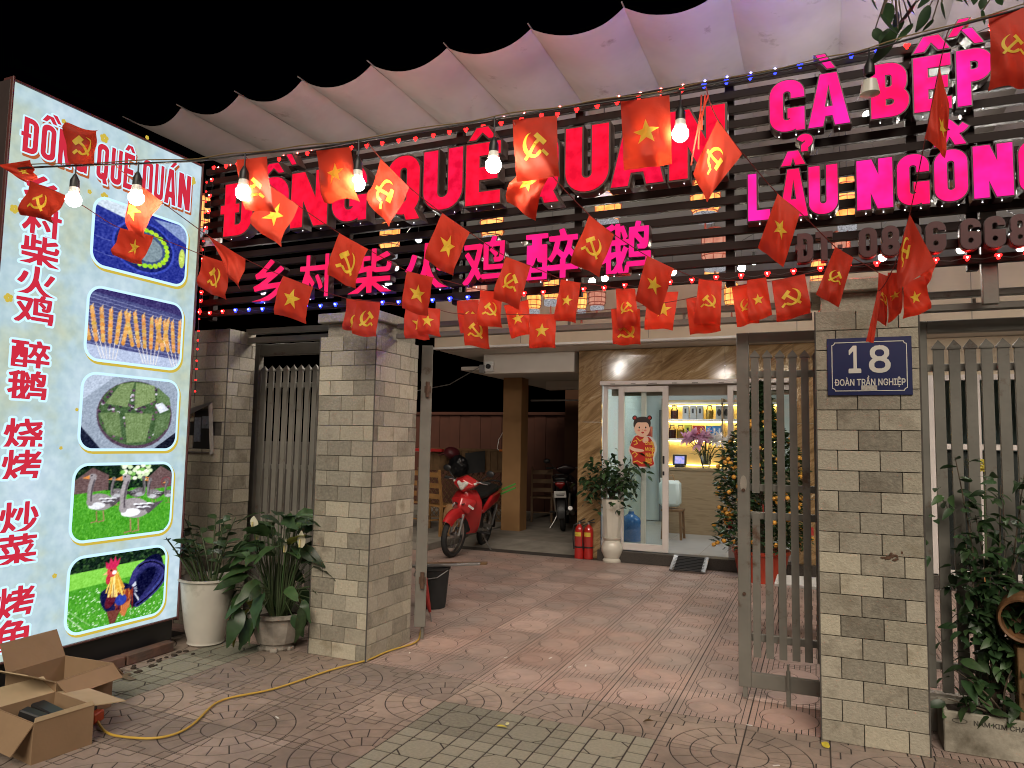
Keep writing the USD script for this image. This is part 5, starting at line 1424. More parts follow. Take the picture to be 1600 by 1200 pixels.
for k, (px_, py_, s) in enumerate([(163, 216, 8), (300, 282, 9), (163, 307, 7), (22, 327, 7), (13, 466, 7), (140, 300, 4), (255, 280, 4), (100, 190, 4), (230, 215, 4), (120, 640, 3), (95, 700, 3), (85, 900, 4)]):
    y, z = yz(px_, py_)
    fl_ = affinity.rotate(union_all([Point(0, 0.6).buffer(0.5), Point(0.57, 0.19).buffer(0.5), Point(0.35, -0.49).buffer(0.5), Point(-0.35, -0.49).buffer(0.5), Point(-0.57, 0.19).buffer(0.5)]), k * 40)
    obj(g, 'printed_blossom', MB().ext(affinity.translate(affinity.scale(fl_, s * 0.0035, s * 0.0035, origin=(0, 0)), y, z), 0.001, side(0.0)), p_gold)
obj(g, 'foot_rail', MB().box((XB - 0.09, (yb0 + yb1) / 2, 0.12), (0.10, yb1 - yb0, 0.14)), K['black'])
for y in (yb0 + 0.2, yb1 - 0.2):
    obj(g, 'support_post', MB().box((XB - 0.25, y, 1.7), (0.06, 0.06, 3.4)), K['steel'])
g = thing('light_string', 'red lights up the right edge of the lit billboard', 'string lights', group='strings of coloured lights')
for k in range(22):
    z = 3.42 - k * 0.075 + R.uniform(-0.01, 0.01)
    obj(g, 'heart_light', MB().ball((XB + 0.02, yb1 + 0.035, z), 0.007, 1), K['led_red'])
obj(g, 'wire', MB().tube([(XB + 0.016, yb1 + 0.035, 3.44), (XB + 0.016, yb1 + 0.036, 2.6), (XB + 0.016, yb1 + 0.035, 1.75)], 0.0025, 5), K['black'])
# low red kerb blocks at its foot
g = thing('brick_edging', 'row of red blocks edging the ground under the lit billboard', 'kerb')
y = yb0 - 0.25
while y < yb1 - 0.25:
    L_ = R.uniform(0.36, 0.42)
    obj(g, 'block', MB().box((XB + 0.045 + R.uniform(-0.006, 0.006), y + L_ / 2, 0.035), (0.075, L_ - 0.012, 0.07), R=rotz(R.uniform(-0.02, 0.02)), b=0.006), K['redblock'] if 'redblock' in K else K.setdefault('redblock', mat('red_block', (0.13, 0.07, 0.05), 0.8, ns=14, na=0.3, bump=0.4, dirt=((0.07, 0.055, 0.045), 5, 0.5, 0.7))))
    y += L_
DBR = MB()
for k in range(70):
    x, y = XB + 0.12 + abs(R.gauss(0, 0.07)), R.uniform(yb0 - 0.2, yb1)
    DBR.ball((x, y, 0.004), R.uniform(0.006, 0.022), 1, s=(1, R.uniform(0.6, 1.2), 0.5), R=rotz(R.random() * 3))
obj('/World', 'gravel', DBR, K['soil'], label='dark crumbs and gravel along the foot of the billboard', cat='gravel', kind='stuff')

# ---------------------------------------------------------------- the restaurant building
FY = 9.25


def fx(px_, py_=700):
    return at(px_, py_, y=FY)[0]


def fz(px_, py_):
    return at(px_, py_, y=FY)[2]


ZS = 2.772
g = thing('restaurant_building', 'restaurant with brown marble front and beige upper wall behind the gate', 'building')
obj(g, 'upper_wall', MB().box((-0.55, 8.74, 3.13), (8.7, 0.16, 0.66)), K['cream'])
obj(g, 'balcony_back', MB().box((-0.55, 9.6, 4.5), (8.7, 0.12, 2.6)), mat('dark_upper_wall', (0.11, 0.105, 0.10), 0.6, ns=2, na=0.2))
obj(g, 'balcony_cap', MB().box((-0.55, 8.74, 3.475), (8.74, 0.20, 0.03), b=0.004), K['white'])
obj(g, 'drip_edge', MB().box((-0.55, 8.685, ZS + 0.018), (8.72, 0.10, 0.03), b=0.004), K['white'])
obj(g, 'soffit', MB().box((-0.55, 10.4, ZS + 0.035), (8.7, 3.16, 0.06)), K['whitewall'])
for k, x in enumerate((-3.6, -1.9, -0.2, 1.5)):
    obj(g, 'wall_joint', MB().box((x, 8.659, 3.13), (0.008, 0.004, 0.62)), K['concrete'])
obj(g, 'porch_beam', MB().box((-3.75, 9.40, (2.49 + ZS) / 2), (1.38, 0.22, ZS - 2.49), b=0.004), K['whitewall'])
obj(g, 'porch_ceiling', MB().box((-3.95, 11.4, 2.60), (1.95, 3.75, 0.05)), K['whitewall'])
obj(g, 'porch_beam', MB().box((-3.6, 11.6, 2.50), (1.4, 0.2, 0.14)), K['whitewall'])
ochre = mat('ochre_column', (0.34, 0.185, 0.075), 0.75, ns=4, na=0.12, bump=0.15)
obj(g, 'porch_column', MB().box((-4.62, 10.95, 1.29), (0.33, 0.30, 2.58), b=0.006), ochre)
# marble cladding in slabs
for z0, z1 in ((0.0, 0.9), (0.9, 1.8), (1.8, ZS)):
    obj(g, 'marble_panel', MB().box((-2.82, FY + 0.03, (z0 + z1) / 2), (0.322, 0.06, z1 - z0 - 0.003), b=0.002), K['marble'])
xs = [-2.657, -1.86, -1.06, -0.26]
for a, b in zip(xs[:-1], xs[1:]):
    obj(g, 'marble_panel', MB().box(((a + b) / 2, FY + 0.03, (2.33 + ZS) / 2), (b - a - 0.003, 0.06, ZS - 2.335), b=0.002), K['marble'])
for z0, z1 in ((0.0, 0.9), (0.9, 1.8), (1.8, ZS)):
    for a, b in ((-0.26, 0.5), (0.5, 1.15)):
        obj(g, 'marble_panel', MB().box(((a + b) / 2, FY + 0.03, (z0 + z1) / 2), (b - a - 0.003, 0.06, z1 - z0 - 0.003), b=0.002), K['marble'])
obj(g, 'marble_panel', MB().box((-2.985, FY + 0.95, ZS / 2), (0.03, 1.78, ZS - 0.004)), K['marble'])
obj(g, 'step', MB().box((-1.45, FY - 0.04, 0.07), (2.42, 0.20, 0.14), b=0.004), K['granite'])
obj(g, 'step', MB().box((1.0, FY - 0.03, 0.07), (2.46, 0.18, 0.14), b=0.004), K['granite'])
# the second glazed front to the right of the marble
obj(g, 'head_wall', MB().box((2.4, FY + 0.03, 2.56), (2.5, 0.06, 0.42)), K['cream'])
for x in (1.18, 1.62, 2.1, 2.6, 3.4):
    obj(g, 'window_post', MB().box((x, FY, 1.25), (0.06, 0.06, 2.2), b=0.003), K['pvc'])
for z in (0.17, 1.55, 2.32):
    obj(g, 'window_rail', MB().box((2.3, FY, z), (2.2, 0.05, 0.06), b=0.003), K['pvc'])
obj(g, 'window_pane', MB().box((2.3, FY + 0.005, 1.25), (2.15, 0.006, 2.1)), K['glass'])
# inside
pale = mat('pale_room_wall', (0.58, 0.66, 0.66), 0.7, ns=2, na=0.04)
obj(g, 'room_floor', MB().box((0.1, 11.2, 0.125), (6.1, 3.78, 0.03)), mat('grey_floor_tile', (0.36, 0.36, 0.35), 0.25, ns=3, na=0.1))
for x in (-2.0, -1.4, -0.8, -0.2, 0.4):
    obj(g, 'floor_joint', MB().box((x, 11.2, 0.1405), (0.006, 3.7, 0.002)), K['concrete'])
obj(g, 'room_ceiling', MB().box((0.1, 11.22, 2.64), (6.1, 3.7, 0.04)), K['white'])
obj(g, 'room_wall', MB().box((0.1, 13.1, 1.4), (6.1, 0.05, 2.5)), pale)
for x in (-2.945, 3.15):
    obj(g, 'room_wall', MB().box((x, 11.2, 1.4), (0.05, 3.7, 2.5)), pale)
obj(g, 'partition', MB().box((1.13, 11.2, 1.4), (0.05, 3.68, 2.46)), K['cream'])
obj(g, 'window_board', MB().box((2.3, FY + 0.06, 0.82), (2.2, 0.02, 1.38)), K['black_rough'])
obj(g, 'inner_doorway', MB().box((-2.35, 13.06, 1.15), (0.62, 0.03, 2.0)), mat('inner_door', (0.20, 0.23, 0.25), 0.5))
panel_light = glow('ceiling_lamp', (0.95, 0.98, 1.0), 75.0)
for x, y in ((-2.2, 10.2), (-0.9, 10.2), (0.6, 10.2), (-2.2, 11.9), (0.4, 12.0)):
    obj(g, 'ceiling_lamp', MB().lathe([(0.001, 2.612), (0.11, 2.612), (0.12, 2.622)], c=(x, y, 0), n=18), panel_light)
obj(g, 'blind_box', MB().box((-1.4, 9.42, 2.24), (2.3, 0.1, 0.16)), mat('brown_blind', (0.20, 0.155, 0.11), 0.6))
for z in (2.29,):
    obj(g, 'door_track', MB().box((-1.46, FY - 0.03, z + 0.025), (2.40, 0.10, 0.05), b=0.003), K['pvc'])
    for k in range(9):
        obj(g, 'stain', MB().box((-2.5 + 0.27 * k + R.uniform(-0.06, 0.06), FY - 0.082, z + 0.012), (R.uniform(0.04, 0.12), 0.003, 0.012)), K['concrete'])


def glazed(name, x0, x1, y, z0, z1, label, fw_=0.07, mull=None, handle=None):
    """A framed glass leaf."""
    t = thing(name, label, 'door')
    for x in (x0 + fw_ / 2, x1 - fw_ / 2):
        obj(t, 'stile', MB().box((x, y, (z0 + z1) / 2), (fw_, 0.045, z1 - z0), b=0.004), K['pvc'])
    obj(t, 'top_rail', MB().box(((x0 + x1) / 2, y, z1 - fw_ / 2), (x1 - x0 - 2 * fw_, 0.043, fw_), b=0.003), K['pvc'])
    obj(t, 'bottom_rail', MB().box(((x0 + x1) / 2, y, z0 + fw_ * 0.6), (x1 - x0 - 2 * fw_, 0.043, fw_ * 1.2), b=0.003), K['pvc'])
    obj(t, 'pane', MB().box(((x0 + x1) / 2, y, (z0 + z1) / 2), (x1 - x0 - 2 * fw_ + 0.01, 0.006, z1 - z0 - 2 * fw_)), K['glass'])
    if mull:
        obj(t, 'mullion', MB().box((mull, y, (z0 + z1) / 2), (0.07, 0.04, z1 - z0 - 2 * fw_), b=0.003), K['pvc'])
    if handle:
        obj(t, 'handle', MB().box((handle, y - 0.03, 1.32), (0.022, 0.02, 0.10), b=0.004).box((handle, y - 0.03, 1.15), (0.022, 0.02, 0.05), b=0.004), K['black'])
    return t


glazed('glass_door', fx(941), fx(1008), FY + 0.05, 0.15, 2.30, 'fixed glass door panel behind the potted tree at the marble wall', 0.06)
LEAF = glazed('glass_door', fx(967), fx(1045), FY - 0.02, 0.15, 2.27, 'sliding glass door leaf carrying the New Year child sticker', 0.075, handle=fx(1038))
glazed('glass_door', fx(1137), fx(1180), FY + 0.02, 0.15, 2.27, 'pale framed glass door leaf behind the gate pickets', 0.07)
glazed('glass_door', fx(1176), fx(1243), FY + 0.07, 0.15, 2.27, 'right glass door leaf behind the kumquat tree', 0.06)

# the festive sticker on the door: a flat printed child in red
SY = FY - 0.047
g = thing('door_sticker', 'flat New Year sticker of a child in a red robe on the glass door', 'sticker')


def st(px_, py_):
    p = at(px_, py_, y=SY)
    return p[0], p[2]


def lay(shape_px, k, m, name):
    pts = [st(*p) for p in shape_px] if isinstance(shape_px, list) else None
    sh = Polygon(pts).buffer(0) if pts else shape_px
    obj(g, name, MB().ext(sh, 0.0008, front(SY - 0.0009 * k)), m)
    return sh


def blob(pts, n=40):
    from scipy.interpolate import CubicSpline
    p = np.array(pts + pts[:1], float)
    return [tuple(v) for v in CubicSpline(np.arange(len(p)), p, bc_type='periodic')(np.linspace(0, len(p) - 1, n)[:-1])]


m_robe = mat('sticker_red', (0.50, 0.02, 0.012), 0.4); m_skin = mat('sticker_skin', (0.82, 0.52, 0.37), 0.4, na=0.03); m_hair = mat('sticker_hair', (0.025, 0.014, 0.01), 0.4); m_gold = mat('sticker_gold', (0.78, 0.47, 0.06), 0.35, na=0.1); m_pink = mat('sticker_blush', (0.75, 0.25, 0.19), 0.4)
lay(blob([(992, 680), (984, 696), (982, 706), (986, 716), (988, 726), (1000, 731), (1014, 731), (1023, 727), (1022, 718), (1026, 704), (1024, 690), (1016, 682), (1004, 681)]), 0, mat('sticker_edge', (0.6, 0.62, 0.6), 0.4), 'backing')
lay(blob([(993, 681), (986, 694), (984, 705), (988, 714), (989, 725), (1000, 729), (1013, 729), (1022, 725), (1020, 716), (1023, 703), (1020, 691), (1014, 683), (1004, 682)]), 1, m_robe, 'robe')
lay(blob([(991, 666), (993, 676), (1000, 682), (1008, 682), (1014, 676), (1016, 665), (1010, 658), (998, 658)]), 2, m_skin, 'face')
lay(blob([(991, 668), (990, 660), (995, 653), (1004, 651), (1013, 653), (1017, 661), (1015, 668), (1012, 661), (1003, 660), (995, 661)]), 3, m_hair, 'hair')
for c in ((992, 653), (1015, 653)):
    lay(blob([(c[0] - 4, c[1]), (c[0], c[1] - 4), (c[0] + 4, c[1]), (c[0], c[1] + 4)]), 4, m_hair, 'hair_bun')
    lay(blob([(c[0] - 2.2, c[1]), (c[0], c[1] - 2.2), (c[0] + 2.2, c[1]), (c[0], c[1] + 2.2)]), 5, m_robe, 'hair_ribbon')
for c in ((999, 668), (1009, 668)):
    lay(blob([(c[0] - 1.1, c[1]), (c[0], c[1] - 1.5), (c[0] + 1.1, c[1]), (c[0], c[1] + 1.5)]), 4, m_hair, 'eye')
    lay(blob([(c[0] - 3, c[1] + 4.5), (c[0] - 0.8, c[1] + 3), (c[0] + 1.4, c[1] + 4.5), (c[0] - 0.8, c[1] + 6)]), 3, m_pink, 'cheek')
lay(blob([(1002, 675.5), (1004, 674.6), (1006.5, 675.5), (1004.2, 677.4)]), 4, m_robe, 'mouth')
lay(blob([(1004, 671), (1005.2, 671), (1005.2, 672.4), (1004, 672.4)]), 4, m_pink, 'nose')
lay(blob([(1004, 688), (1008, 682), (1013, 685), (1012, 691), (1007, 692)]), 4, m_skin, 'hand')
lay(blob([(985, 697), (992, 700), (1003, 702), (1006, 705), (996, 706), (985, 702)]), 4, m_skin, 'sleeve_lining')
for pts in ([(995, 684), (1000, 689), (1005, 686)], [(988, 709), (992, 706), (996, 710), (992, 714)], [(990, 722), (996, 720), (1003, 724), (1010, 721), (1018, 724)], [(1018, 690), (1021, 697), (1019, 705), (1021, 712)], [(990, 690), (994, 688), (996, 693), (991, 695)]):
    obj(g, 'gold_trim', MB().ext(LineString([st(*p) for p in pts]).buffer(0.006), 0.0008, front(SY - 0.0046)), m_gold)
for k, (w_, x_, y_) in enumerate((('Chúc', 1009, 693), ('Mừng', 1009, 702), ('Năm', 1010, 711), ('Mới', 1010, 719))):
    a = st(x_ - 1.5, y_ + 2)
    m = meshkit.text_mesh(w_, 0.045, depth=0.001, bold=True)
    v = np.array(m.vertices); v[:, 0] *= 0.8
    obj(g, 'gold_word', MB().add(np.c_[v[:, 0] + a[0], SY - 0.0055 - v[:, 2], v[:, 1] + a[1]], m.faces), m_gold)

# counter, shelves and what stands on them
woodc = usdkit.material(stage, '/World/Looks/counter_veneer', {
    'g': ('geometry', {}), 'm': ('mapping', {'scale': (1.0, 1.0, 9.0)}), 'n': ('noise_texture', {'scale': 3.0, 'detail': 6.0, 'distortion': 0.6}),
    'c': ('rgb_ramp', {'ramp': [(0.3, (0.22, 0.155, 0.085)), (0.5, (0.30, 0.22, 0.13)), (0.7, (0.25, 0.175, 0.10))]}), 'p': ('principled_bsdf', {'roughness': 0.4})},
    [('g.position', 'm.vector'), ('m.vector', 'n.vector'), ('n.fac', 'c.fac'), ('c.color', 'p.base_color')], surface='p.BSDF')
g = thing('reception_counter', 'wood veneer reception counter inside the open glass door', 'counter')
obj(g, 'front_panel', MB().box((-1.2, 11.45, 0.63), (1.95, 0.05, 0.98)), woodc)
obj(g, 'counter_top', MB().box((-1.2, 11.66, 1.14), (2.02, 0.50, 0.04), b=0.004), woodc)
obj(g, 'side_panel', MB().box((-2.15, 11.68, 0.63), (0.04, 0.42, 0.97)), woodc)
g = thing('display_shelves', 'yellow lit wall shelves with jars and boxes behind the counter', 'shelves')
SYY = 12.62
back = mat('shelf_back', (0.62, 0.50, 0.28), 0.6)
obj(g, 'back_panel', MB().box((-1.55, 13.04, 1.62), (1.95, 0.04, 1.42)), back)
sz = [at(1095, p, y=SYY)[2] for p in (687, 656, 630)]
for z in sz:
    obj(g, 'shelf', MB().box((-1.55, 12.83, z), (1.92, 0.36, 0.03), b=0.002), K['white'])
    obj(g, 'light_strip', MB().box((-1.55, 12.98, z - 0.024), (1.88, 0.02, 0.01)), glow(f'shelf_strip_{int(z * 100)}', (1.0, 0.70, 0.20), 26.0))
obj(g, 'light_strip', MB().box((-1.55, 12.98, 1.17), (1.88, 0.02, 0.01)), glow('shelf_strip_low', (1.0, 0.70, 0.20), 12.0))
for x in (-2.52, -1.5, -0.58):
    obj(g, 'upright', MB().box((x, 12.83, 1.62), (0.03, 0.36, 1.42)), woodc)
m_tin, m_yel, m_rdb, m_blb = mat('silver_box', (0.34, 0.36, 0.35), 0.35, na=0.15), mat('olive_yellow_box', (0.48, 0.47, 0.05), 0.5), mat('red_box', (0.35, 0.03, 0.025), 0.5), mat('blue_box', (0.05, 0.22, 0.50), 0.5)
m_honey, m_wine, m_jar = mat('amber_liquor', (0.50, 0.30, 0.04), 0.2), mat('dark_liquor', (0.10, 0.02, 0.015), 0.2), K['glass']


def shelf_box(px_, row, wpx, hpx, m, label, emblem=None):
    z = sz[row] + 0.016
    p = at(px_, 640, y=SYY + 0.12)
    s = 13.0 / FPX * 1.02
    w, h = wpx * s * 0.93, hpx * s * 0.97
    t = thing('gift_box', label, 'box', (p[0], SYY + 0.14, z))
    obj(t, 'carton', MB().box((0, 0, h / 2), (w, 0.10, h), b=0.004), m)
    if emblem == 'oval':
        obj(t, 'oval_label', MB().lathe([(0.001, 0.0), (w * 0.30, 0.0), (w * 0.32, -0.004)], n=20).mesh().apply_transform(np.array([[1, 0, 0, 0], [0, 0, 1, -0.052], [0, 1.7, 0, h * 0.5], [0, 0, 0, 1.0]])), K['black'])
    elif emblem:
        obj(t, 'label_patch', MB().box((0, -0.052, h * 0.62), (w * 0.30, 0.003, h * 0.35)), emblem)


for k, px_ in enumerate((1071.5, 1083, 1094)):
    shelf_box(px_, 1, 10, 20, m_tin, f'silver gift box on the upper shelf, {["left of three beside the dark jar", "middle of three", "right of three beside the amber jar"][k]}', K['black'])
for k, px_ in enumerate((1124, 1135)):
    shelf_box(px_, 1, 10, 20, m_tin, f'silver box with black oval on the upper shelf {["beside the amber jar", "at the right end"][k]}', 'oval')
shelf_box(1075, 0, 11, 21, m_yel, 'yellow green box on the lower shelf beside the red boxes', K['black'])
for k, px_ in enumerate((1087, 1096)):
    shelf_box(px_, 0, 9.4, 20, m_rdb, f'tall red box on the lower shelf {["next to the yellow one", "next to the blue ones"][k]}', m_gold)
for k, px_ in enumerate((1107.5, 1116.5, 1124.5)):
    shelf_box(px_, 0, 8.2, 20, m_blb, f'tall blue box on the lower shelf, {["next to the red ones", "middle one of three", "right one of three"][k]}', K['white'])
for px_, row, m, lab in ((1053.5, 1, m_wine, 'glass jar of dark liquor on the upper shelf'), (1108.5, 1, m_honey, 'glass jar of amber liquor on the upper shelf'), (1050, 0, m_wine, 'glass jar of dark liquor on the lower shelf'), (1063, 0, m_honey, 'small jar before a red label on the lower shelf')):
    p = at(px_, 640, y=SYY + 0.1)
    t = thing('liquor_jar', lab, 'jar', (p[0], SYY + 0.12, sz[row] + 0.016))
    obj(t, 'contents', MB().lathe([(0.001, 0.005), (0.060, 0.005), (0.062, 0.15), (0.001, 0.15)], n=18), m, smooth=30)
    obj(t, 'jar_glass', MB().lathe([(0.001, 0.0), (0.064, 0.0), (0.066, 0.16), (0.040, 0.20), (0.040, 0.225)], n=18), K['glass'], smooth=30)
    obj(t, 'lid', MB().lathe([(0.044, 0.222), (0.046, 0.245), (0.001, 0.248)], n=16), K['chrome'])
tb = thing('tablet', 'small screen on a stand at the left of the counter', 'tablet', (at(1062, 708, y=11.6)[0], 11.6, 1.16))
obj(tb, 'casing', MB().box((0, 0, 0.12), (0.22, 0.02, 0.17), R=rotx(-0.2), b=0.006), K['black'])
obj(tb, 'screen', MB().box((0, -0.013, 0.12), (0.15, 0.004, 0.12), R=rotx(-0.2)), glow('screen_glow', (0.25, 0.32, 0.9), 0.9, (0.6, 0.5, 0.8), 30))
obj(tb, 'stand', MB().box((0, 0.03, 0.02), (0.16, 0.12, 0.03), b=0.006), K['black'])
# the lilies
vz = thing('lily_bouquet', 'big bouquet of pink and white lilies in a vase on the counter', 'bouquet', (at(1103, 720, y=11.55)[0], 11.55, 1.16))
obj(vz, 'vase', MB().lathe([(0.05, 0.0), (0.075, 0.08), (0.09, 0.2), (0.085, 0.2), (0.06, 0.02), (0.0, 0.01)], n=16), K['glass'], smooth=30)
m_lp, m_lw = mat('pink_lily', (0.62, 0.33, 0.45), 0.5, trans=0.3, na=0.2, ns=30), mat('white_lily', (0.74, 0.70, 0.68), 0.5, trans=0.3)


def petal(c, d, L_, w, droop=0.3, n=5, fold=0.25, roll=0.0):
    """A pointed blade of n rows from c along d."""
    u, v, d_ = frame(d)
    if abs(v[2]) < abs(u[2]):
        u, v = v, -u
    if v[2] < 0:
        v = -v; u = -u
    if roll:
        u, v = u * math.cos(roll) + v * math.sin(roll), -u * math.sin(roll) + v * math.cos(roll)
    rows = []
    for t in np.linspace(0, 1, n):
        wd = w * math.sin(math.pi * min(0.96, 0.08 + 0.9 * t) ** 0.85) * 0.5 + 0.0005
        p = np.asarray(c) + d_ * L_ * t + v * (-droop * L_ * t * t)
        rows.append([p - u * wd + v * wd * fold, p, p + u * wd + v * wd * fold])
    return np.array(rows)


for k in range(26):
    a, q = R.random() * 6.28, R.random() ** 0.6
    c = np.array([0.38 * q * math.cos(a), 0.18 * q * math.sin(a), 0.40 + 0.12 * (1 - q) + R.uniform(-0.05, 0.06)])
    ax = np.array([math.cos(a) * q, math.sin(a) * q - 0.5, 0.5]); ax /= np.linalg.norm(ax)
    m = MB(); u, v, w = frame(ax)
    for j in range(6):
        b = j * math.pi / 3
        m.grid(petal(c, w * 0.55 + (u * math.cos(b) + v * math.sin(b)) * 0.8, 0.15, 0.066, 0.25))
    obj(vz, 'lily', m, m_lp if c[0] < 0.02 else m_lw)
    obj(vz, 'flower_stem', MB().tube([(c[0] * 0.12, c[1] * 0.12, 0.06), (c[0] * 0.4, c[1] * 0.4, 0.24), c], 0.005, 5), K['stem'])
m = MB()
for k in range(46):
    a, q = R.random() * 6.28, R.random()
    m.grid(petal((0.2 * q * math.cos(a), 0.1 * q * math.sin(a), 0.2 + 0.22 * R.random()), (math.cos(a), math.sin(a), 0.5), 0.13, 0.03, 0.4))
obj(vz, 'leaves', m, K['leaf_mid'], kind='stuff')
# stool with a white container, blue water bottle
ch = thing('stool', 'small wooden stool inside the door under a white container', 'stool', (at(1054, 830, y=10.75)[0] - 0.02, 10.75, 0.14))
obj(ch, 'seat', MB().box((0, 0, 0.42), (0.30, 0.30, 0.035), b=0.005), K['wood_dark'])
for sx in (-0.12, 0.12):
    for sy in (-0.12, 0.12):
        obj(ch, 'leg', MB().bar((sx * 1.15, sy * 1.15, 0), (sx, sy, 0.40), 0.032), K['wood_dark'])
for sx in (-0.13, 0.13):
    obj(ch, 'rung', MB().bar((sx, -0.13, 0.16), (sx, 0.13, 0.16), 0.022), K['wood_dark'])
p = at(1046, 800, y=10.7)
jc = thing('plastic_canister', 'square white plastic canister with handle on the stool behind the door', 'canister', (p[0], 10.75, 0.60))
obj(jc, 'body', MB().box((0, 0, 0.20), (0.30, 0.26, 0.38), b=0.045), mat('milky_plastic', (0.62, 0.72, 0.70), 0.35, trans=0.2, na=0.04), smooth=40)
obj(jc, 'carry_handle', MB().tube([(-0.05, 0, 0.38), (-0.03, 0, 0.46), (0.04, 0, 0.47), (0.07, 0, 0.38)], 0.008, 6), K['wood'])
obj(jc, 'cap', MB().cyl((-0.11, 0, 0.38), (-0.11, 0, 0.42), 0.035, n=14), K['white'])
p = at(986, 845, y=10.2)
wb = thing('water_bottle', 'big blue water bottle behind the sliding glass door', 'bottle', (p[0], 10.2, 0.14))
m_blue = mat('blue_bottle', (0.05, 0.16, 0.42), 0.15, na=0.1)
obj(wb, 'body', MB().lathe([(0.001, 0), (0.135, 0.0), (0.14, 0.03), (0.134, 0.06), (0.14, 0.1), (0.134, 0.14), (0.14, 0.18), (0.134, 0.22), (0.14, 0.27), (0.12, 0.33), (0.045, 0.38), (0.035, 0.42)], n=24), m_blue, smooth=40)
obj(wb, 'cap', MB().lathe([(0.036, 0.41), (0.036, 0.45), (0.001, 0.452)], n=16), K['white'])
p = at(956, 800, y=10.6)
for k, (dx, z, m) in enumerate(((0.0, 1.25, m_gold), (0.06, 1.55, m_rdb))):
    t = thing('gift_box', ['gold box seen through the left door panel', 'red box on a bracket seen through the left door panel'][k], 'box', (-2.72 + dx, 12.0, z))
    obj(t, 'carton', MB().box((0, 0, 0.14), (0.18, 0.14, 0.26), b=0.006), m)
    obj(t, 'bracket', MB().box((-0.08, 0, 0.0), (0.36, 0.18, 0.02)), K['wood_dark'])
# things behind the far right fence
t = thing('blue_cabinet', 'blue cooler cabinet behind the window right of the numbered pillar', 'cabinet', (2.62, 9.9, 0.14))
obj(t, 'body', MB().box((0, 0, 0.65), (0.5, 0.5, 1.3), b=0.01), mat('blue_enamel', (0.05, 0.09, 0.40), 0.35))
obj(t, 'lid', MB().box((0, 0, 1.34), (0.52, 0.52, 0.06), b=0.01), K['white'])
t = thing('flower_basket', 'yellow flowers in a basket behind the right fence', 'flowers', (1.55, 8.6, 0))
obj(t, 'basket', MB().lathe([(0.10, 0), (0.15, 0.28), (0.14, 0.28), (0.0, 0.05)], n=14), K['wood'])
m = MB()
for k in range(60):
    a, q = R.random() * 6.28, R.random() ** 0.5
    m.ball((0.10 * q * math.cos(a), 0.10 * q * math.sin(a), 1.30 + 0.12 * R.random()), 0.016, 1, s=(1, 1, 0.6))
obj(t, 'blossoms', m, mat('yellow_blossom', (0.6, 0.5, 0.06), 0.6), kind='stuff')
obj(t, 'stems', MB().tube([(0, 0, 0.1), (0.02, 0, 1.3)], 0.03, 6), K['stem'])

# ---------------------------------------------------------------- the porch: floors, back wall, lattice
obj('/World', 'porch_floor', MB().box((-3.95, 11.9, 0.04), (1.93, 4.0, 0.08), b=0.004), K['concrete'], kind='structure')
rp = MB(); a = at(785, 872, z=0.0)
rp.add([(-4.9, 9.35, -0.01), (-2.99, 9.35, -0.01), (-2.99, 9.9, 0.08), (-4.9, 9.9, 0.08), (-4.9, 9.35, -0.02), (-2.99, 9.35, -0.02), (-2.99, 9.9, -0.02), (-4.9, 9.9, -0.02)], [[0, 1, 2], [0, 2, 3], [0, 3, 7], [0, 7, 4], [1, 5, 6], [1, 6, 2], [2, 6, 7], [2, 7, 3], [4, 7, 6], [4, 6, 5], [0, 4, 5], [0, 5, 1]])
obj('/World', 'concrete_ramp', rp, K['concrete'], kind='structure')
obj('/World', 'terrace_floor', MB().box((-7.2, 11.3, 0.05), (4.5, 5.2, 0.10), b=0.006), K['concrete'], kind='structure')
g = thing('boundary_wall', 'dark rust red wall closing the porch and terrace', 'wall')
mr = mat('rust_wall', (0.075, 0.023, 0.012), 0.75, ns=3, na=0.2)
for k in range(24):
    obj(g, 'metal_sheet', MB().box((-8.8 + 0.25 * k, 13.9 + 0.012 * (k % 2), 1.06), (0.246, 0.03, 2.1), b=0.004), mr)
obj(g, 'inner_wall', MB().box((-3.8, 13.6, 1.4), (1.7, 0.08, 2.6)), mat('orange_brown_wall', (0.12, 0.05, 0.022), 0.7))
obj(g, 'coping', MB().box((-5.9, 13.9, 2.12), (6.2, 0.12, 0.06)), mr)
g = thing('lattice_fence', 'bamboo lattice screen with board top behind the red scooter', 'fence', (0, 11.75, 0))
xl0, xl1 = -6.9, -4.85
for k in range(26):
    for s in (-1, 1):
        x = xl0 - 0.5 + 0.105 * k
        p0, p1 = np.array([x, 0.006 * s, 0.12]), np.array([x + s * 0.72, 0.006 * s, 0.98])
        for w in (p0, p1):
            pass
        t0 = max(0, (xl0 - p0[0]) / (p1[0] - p0[0]) if s > 0 else (xl1 - p0[0]) / (p1[0] - p0[0]) if p0[0] > xl1 else 0)
        t1 = min(1, (xl1 - p0[0]) / (p1[0] - p0[0]) if s > 0 else (xl0 - p0[0]) / (p1[0] - p0[0]))
        if t1 - t0 > 0.08:
            obj(g, 'lath', MB().bar(p0 + (p1 - p0) * t0, p0 + (p1 - p0) * t1, 0.022, 0.010), K['wood_dark'])
for k in range(14):
    obj(g, 'board', MB().box((xl0 + 0.075 + 0.147 * k, 0, 1.18), (0.14, 0.03, 0.34), b=0.003), K['wood_dark'])
for z in (0.10, 0.99, 1.36):
    obj(g, 'rail', MB().box(((xl0 + xl1) / 2, 0.0, z), (xl1 - xl0 + 0.06, 0.05, 0.045), b=0.003), K['wood_dark'])
t = thing('pipe', 'thin grey pipe crossing the dark porch under its ceiling', 'pipe')
obj(t, 'tube', MB().tube([(-4.45, 11.2, 2.22), (-3.0, 11.2, 2.22)], 0.014, 8), K['metal'])
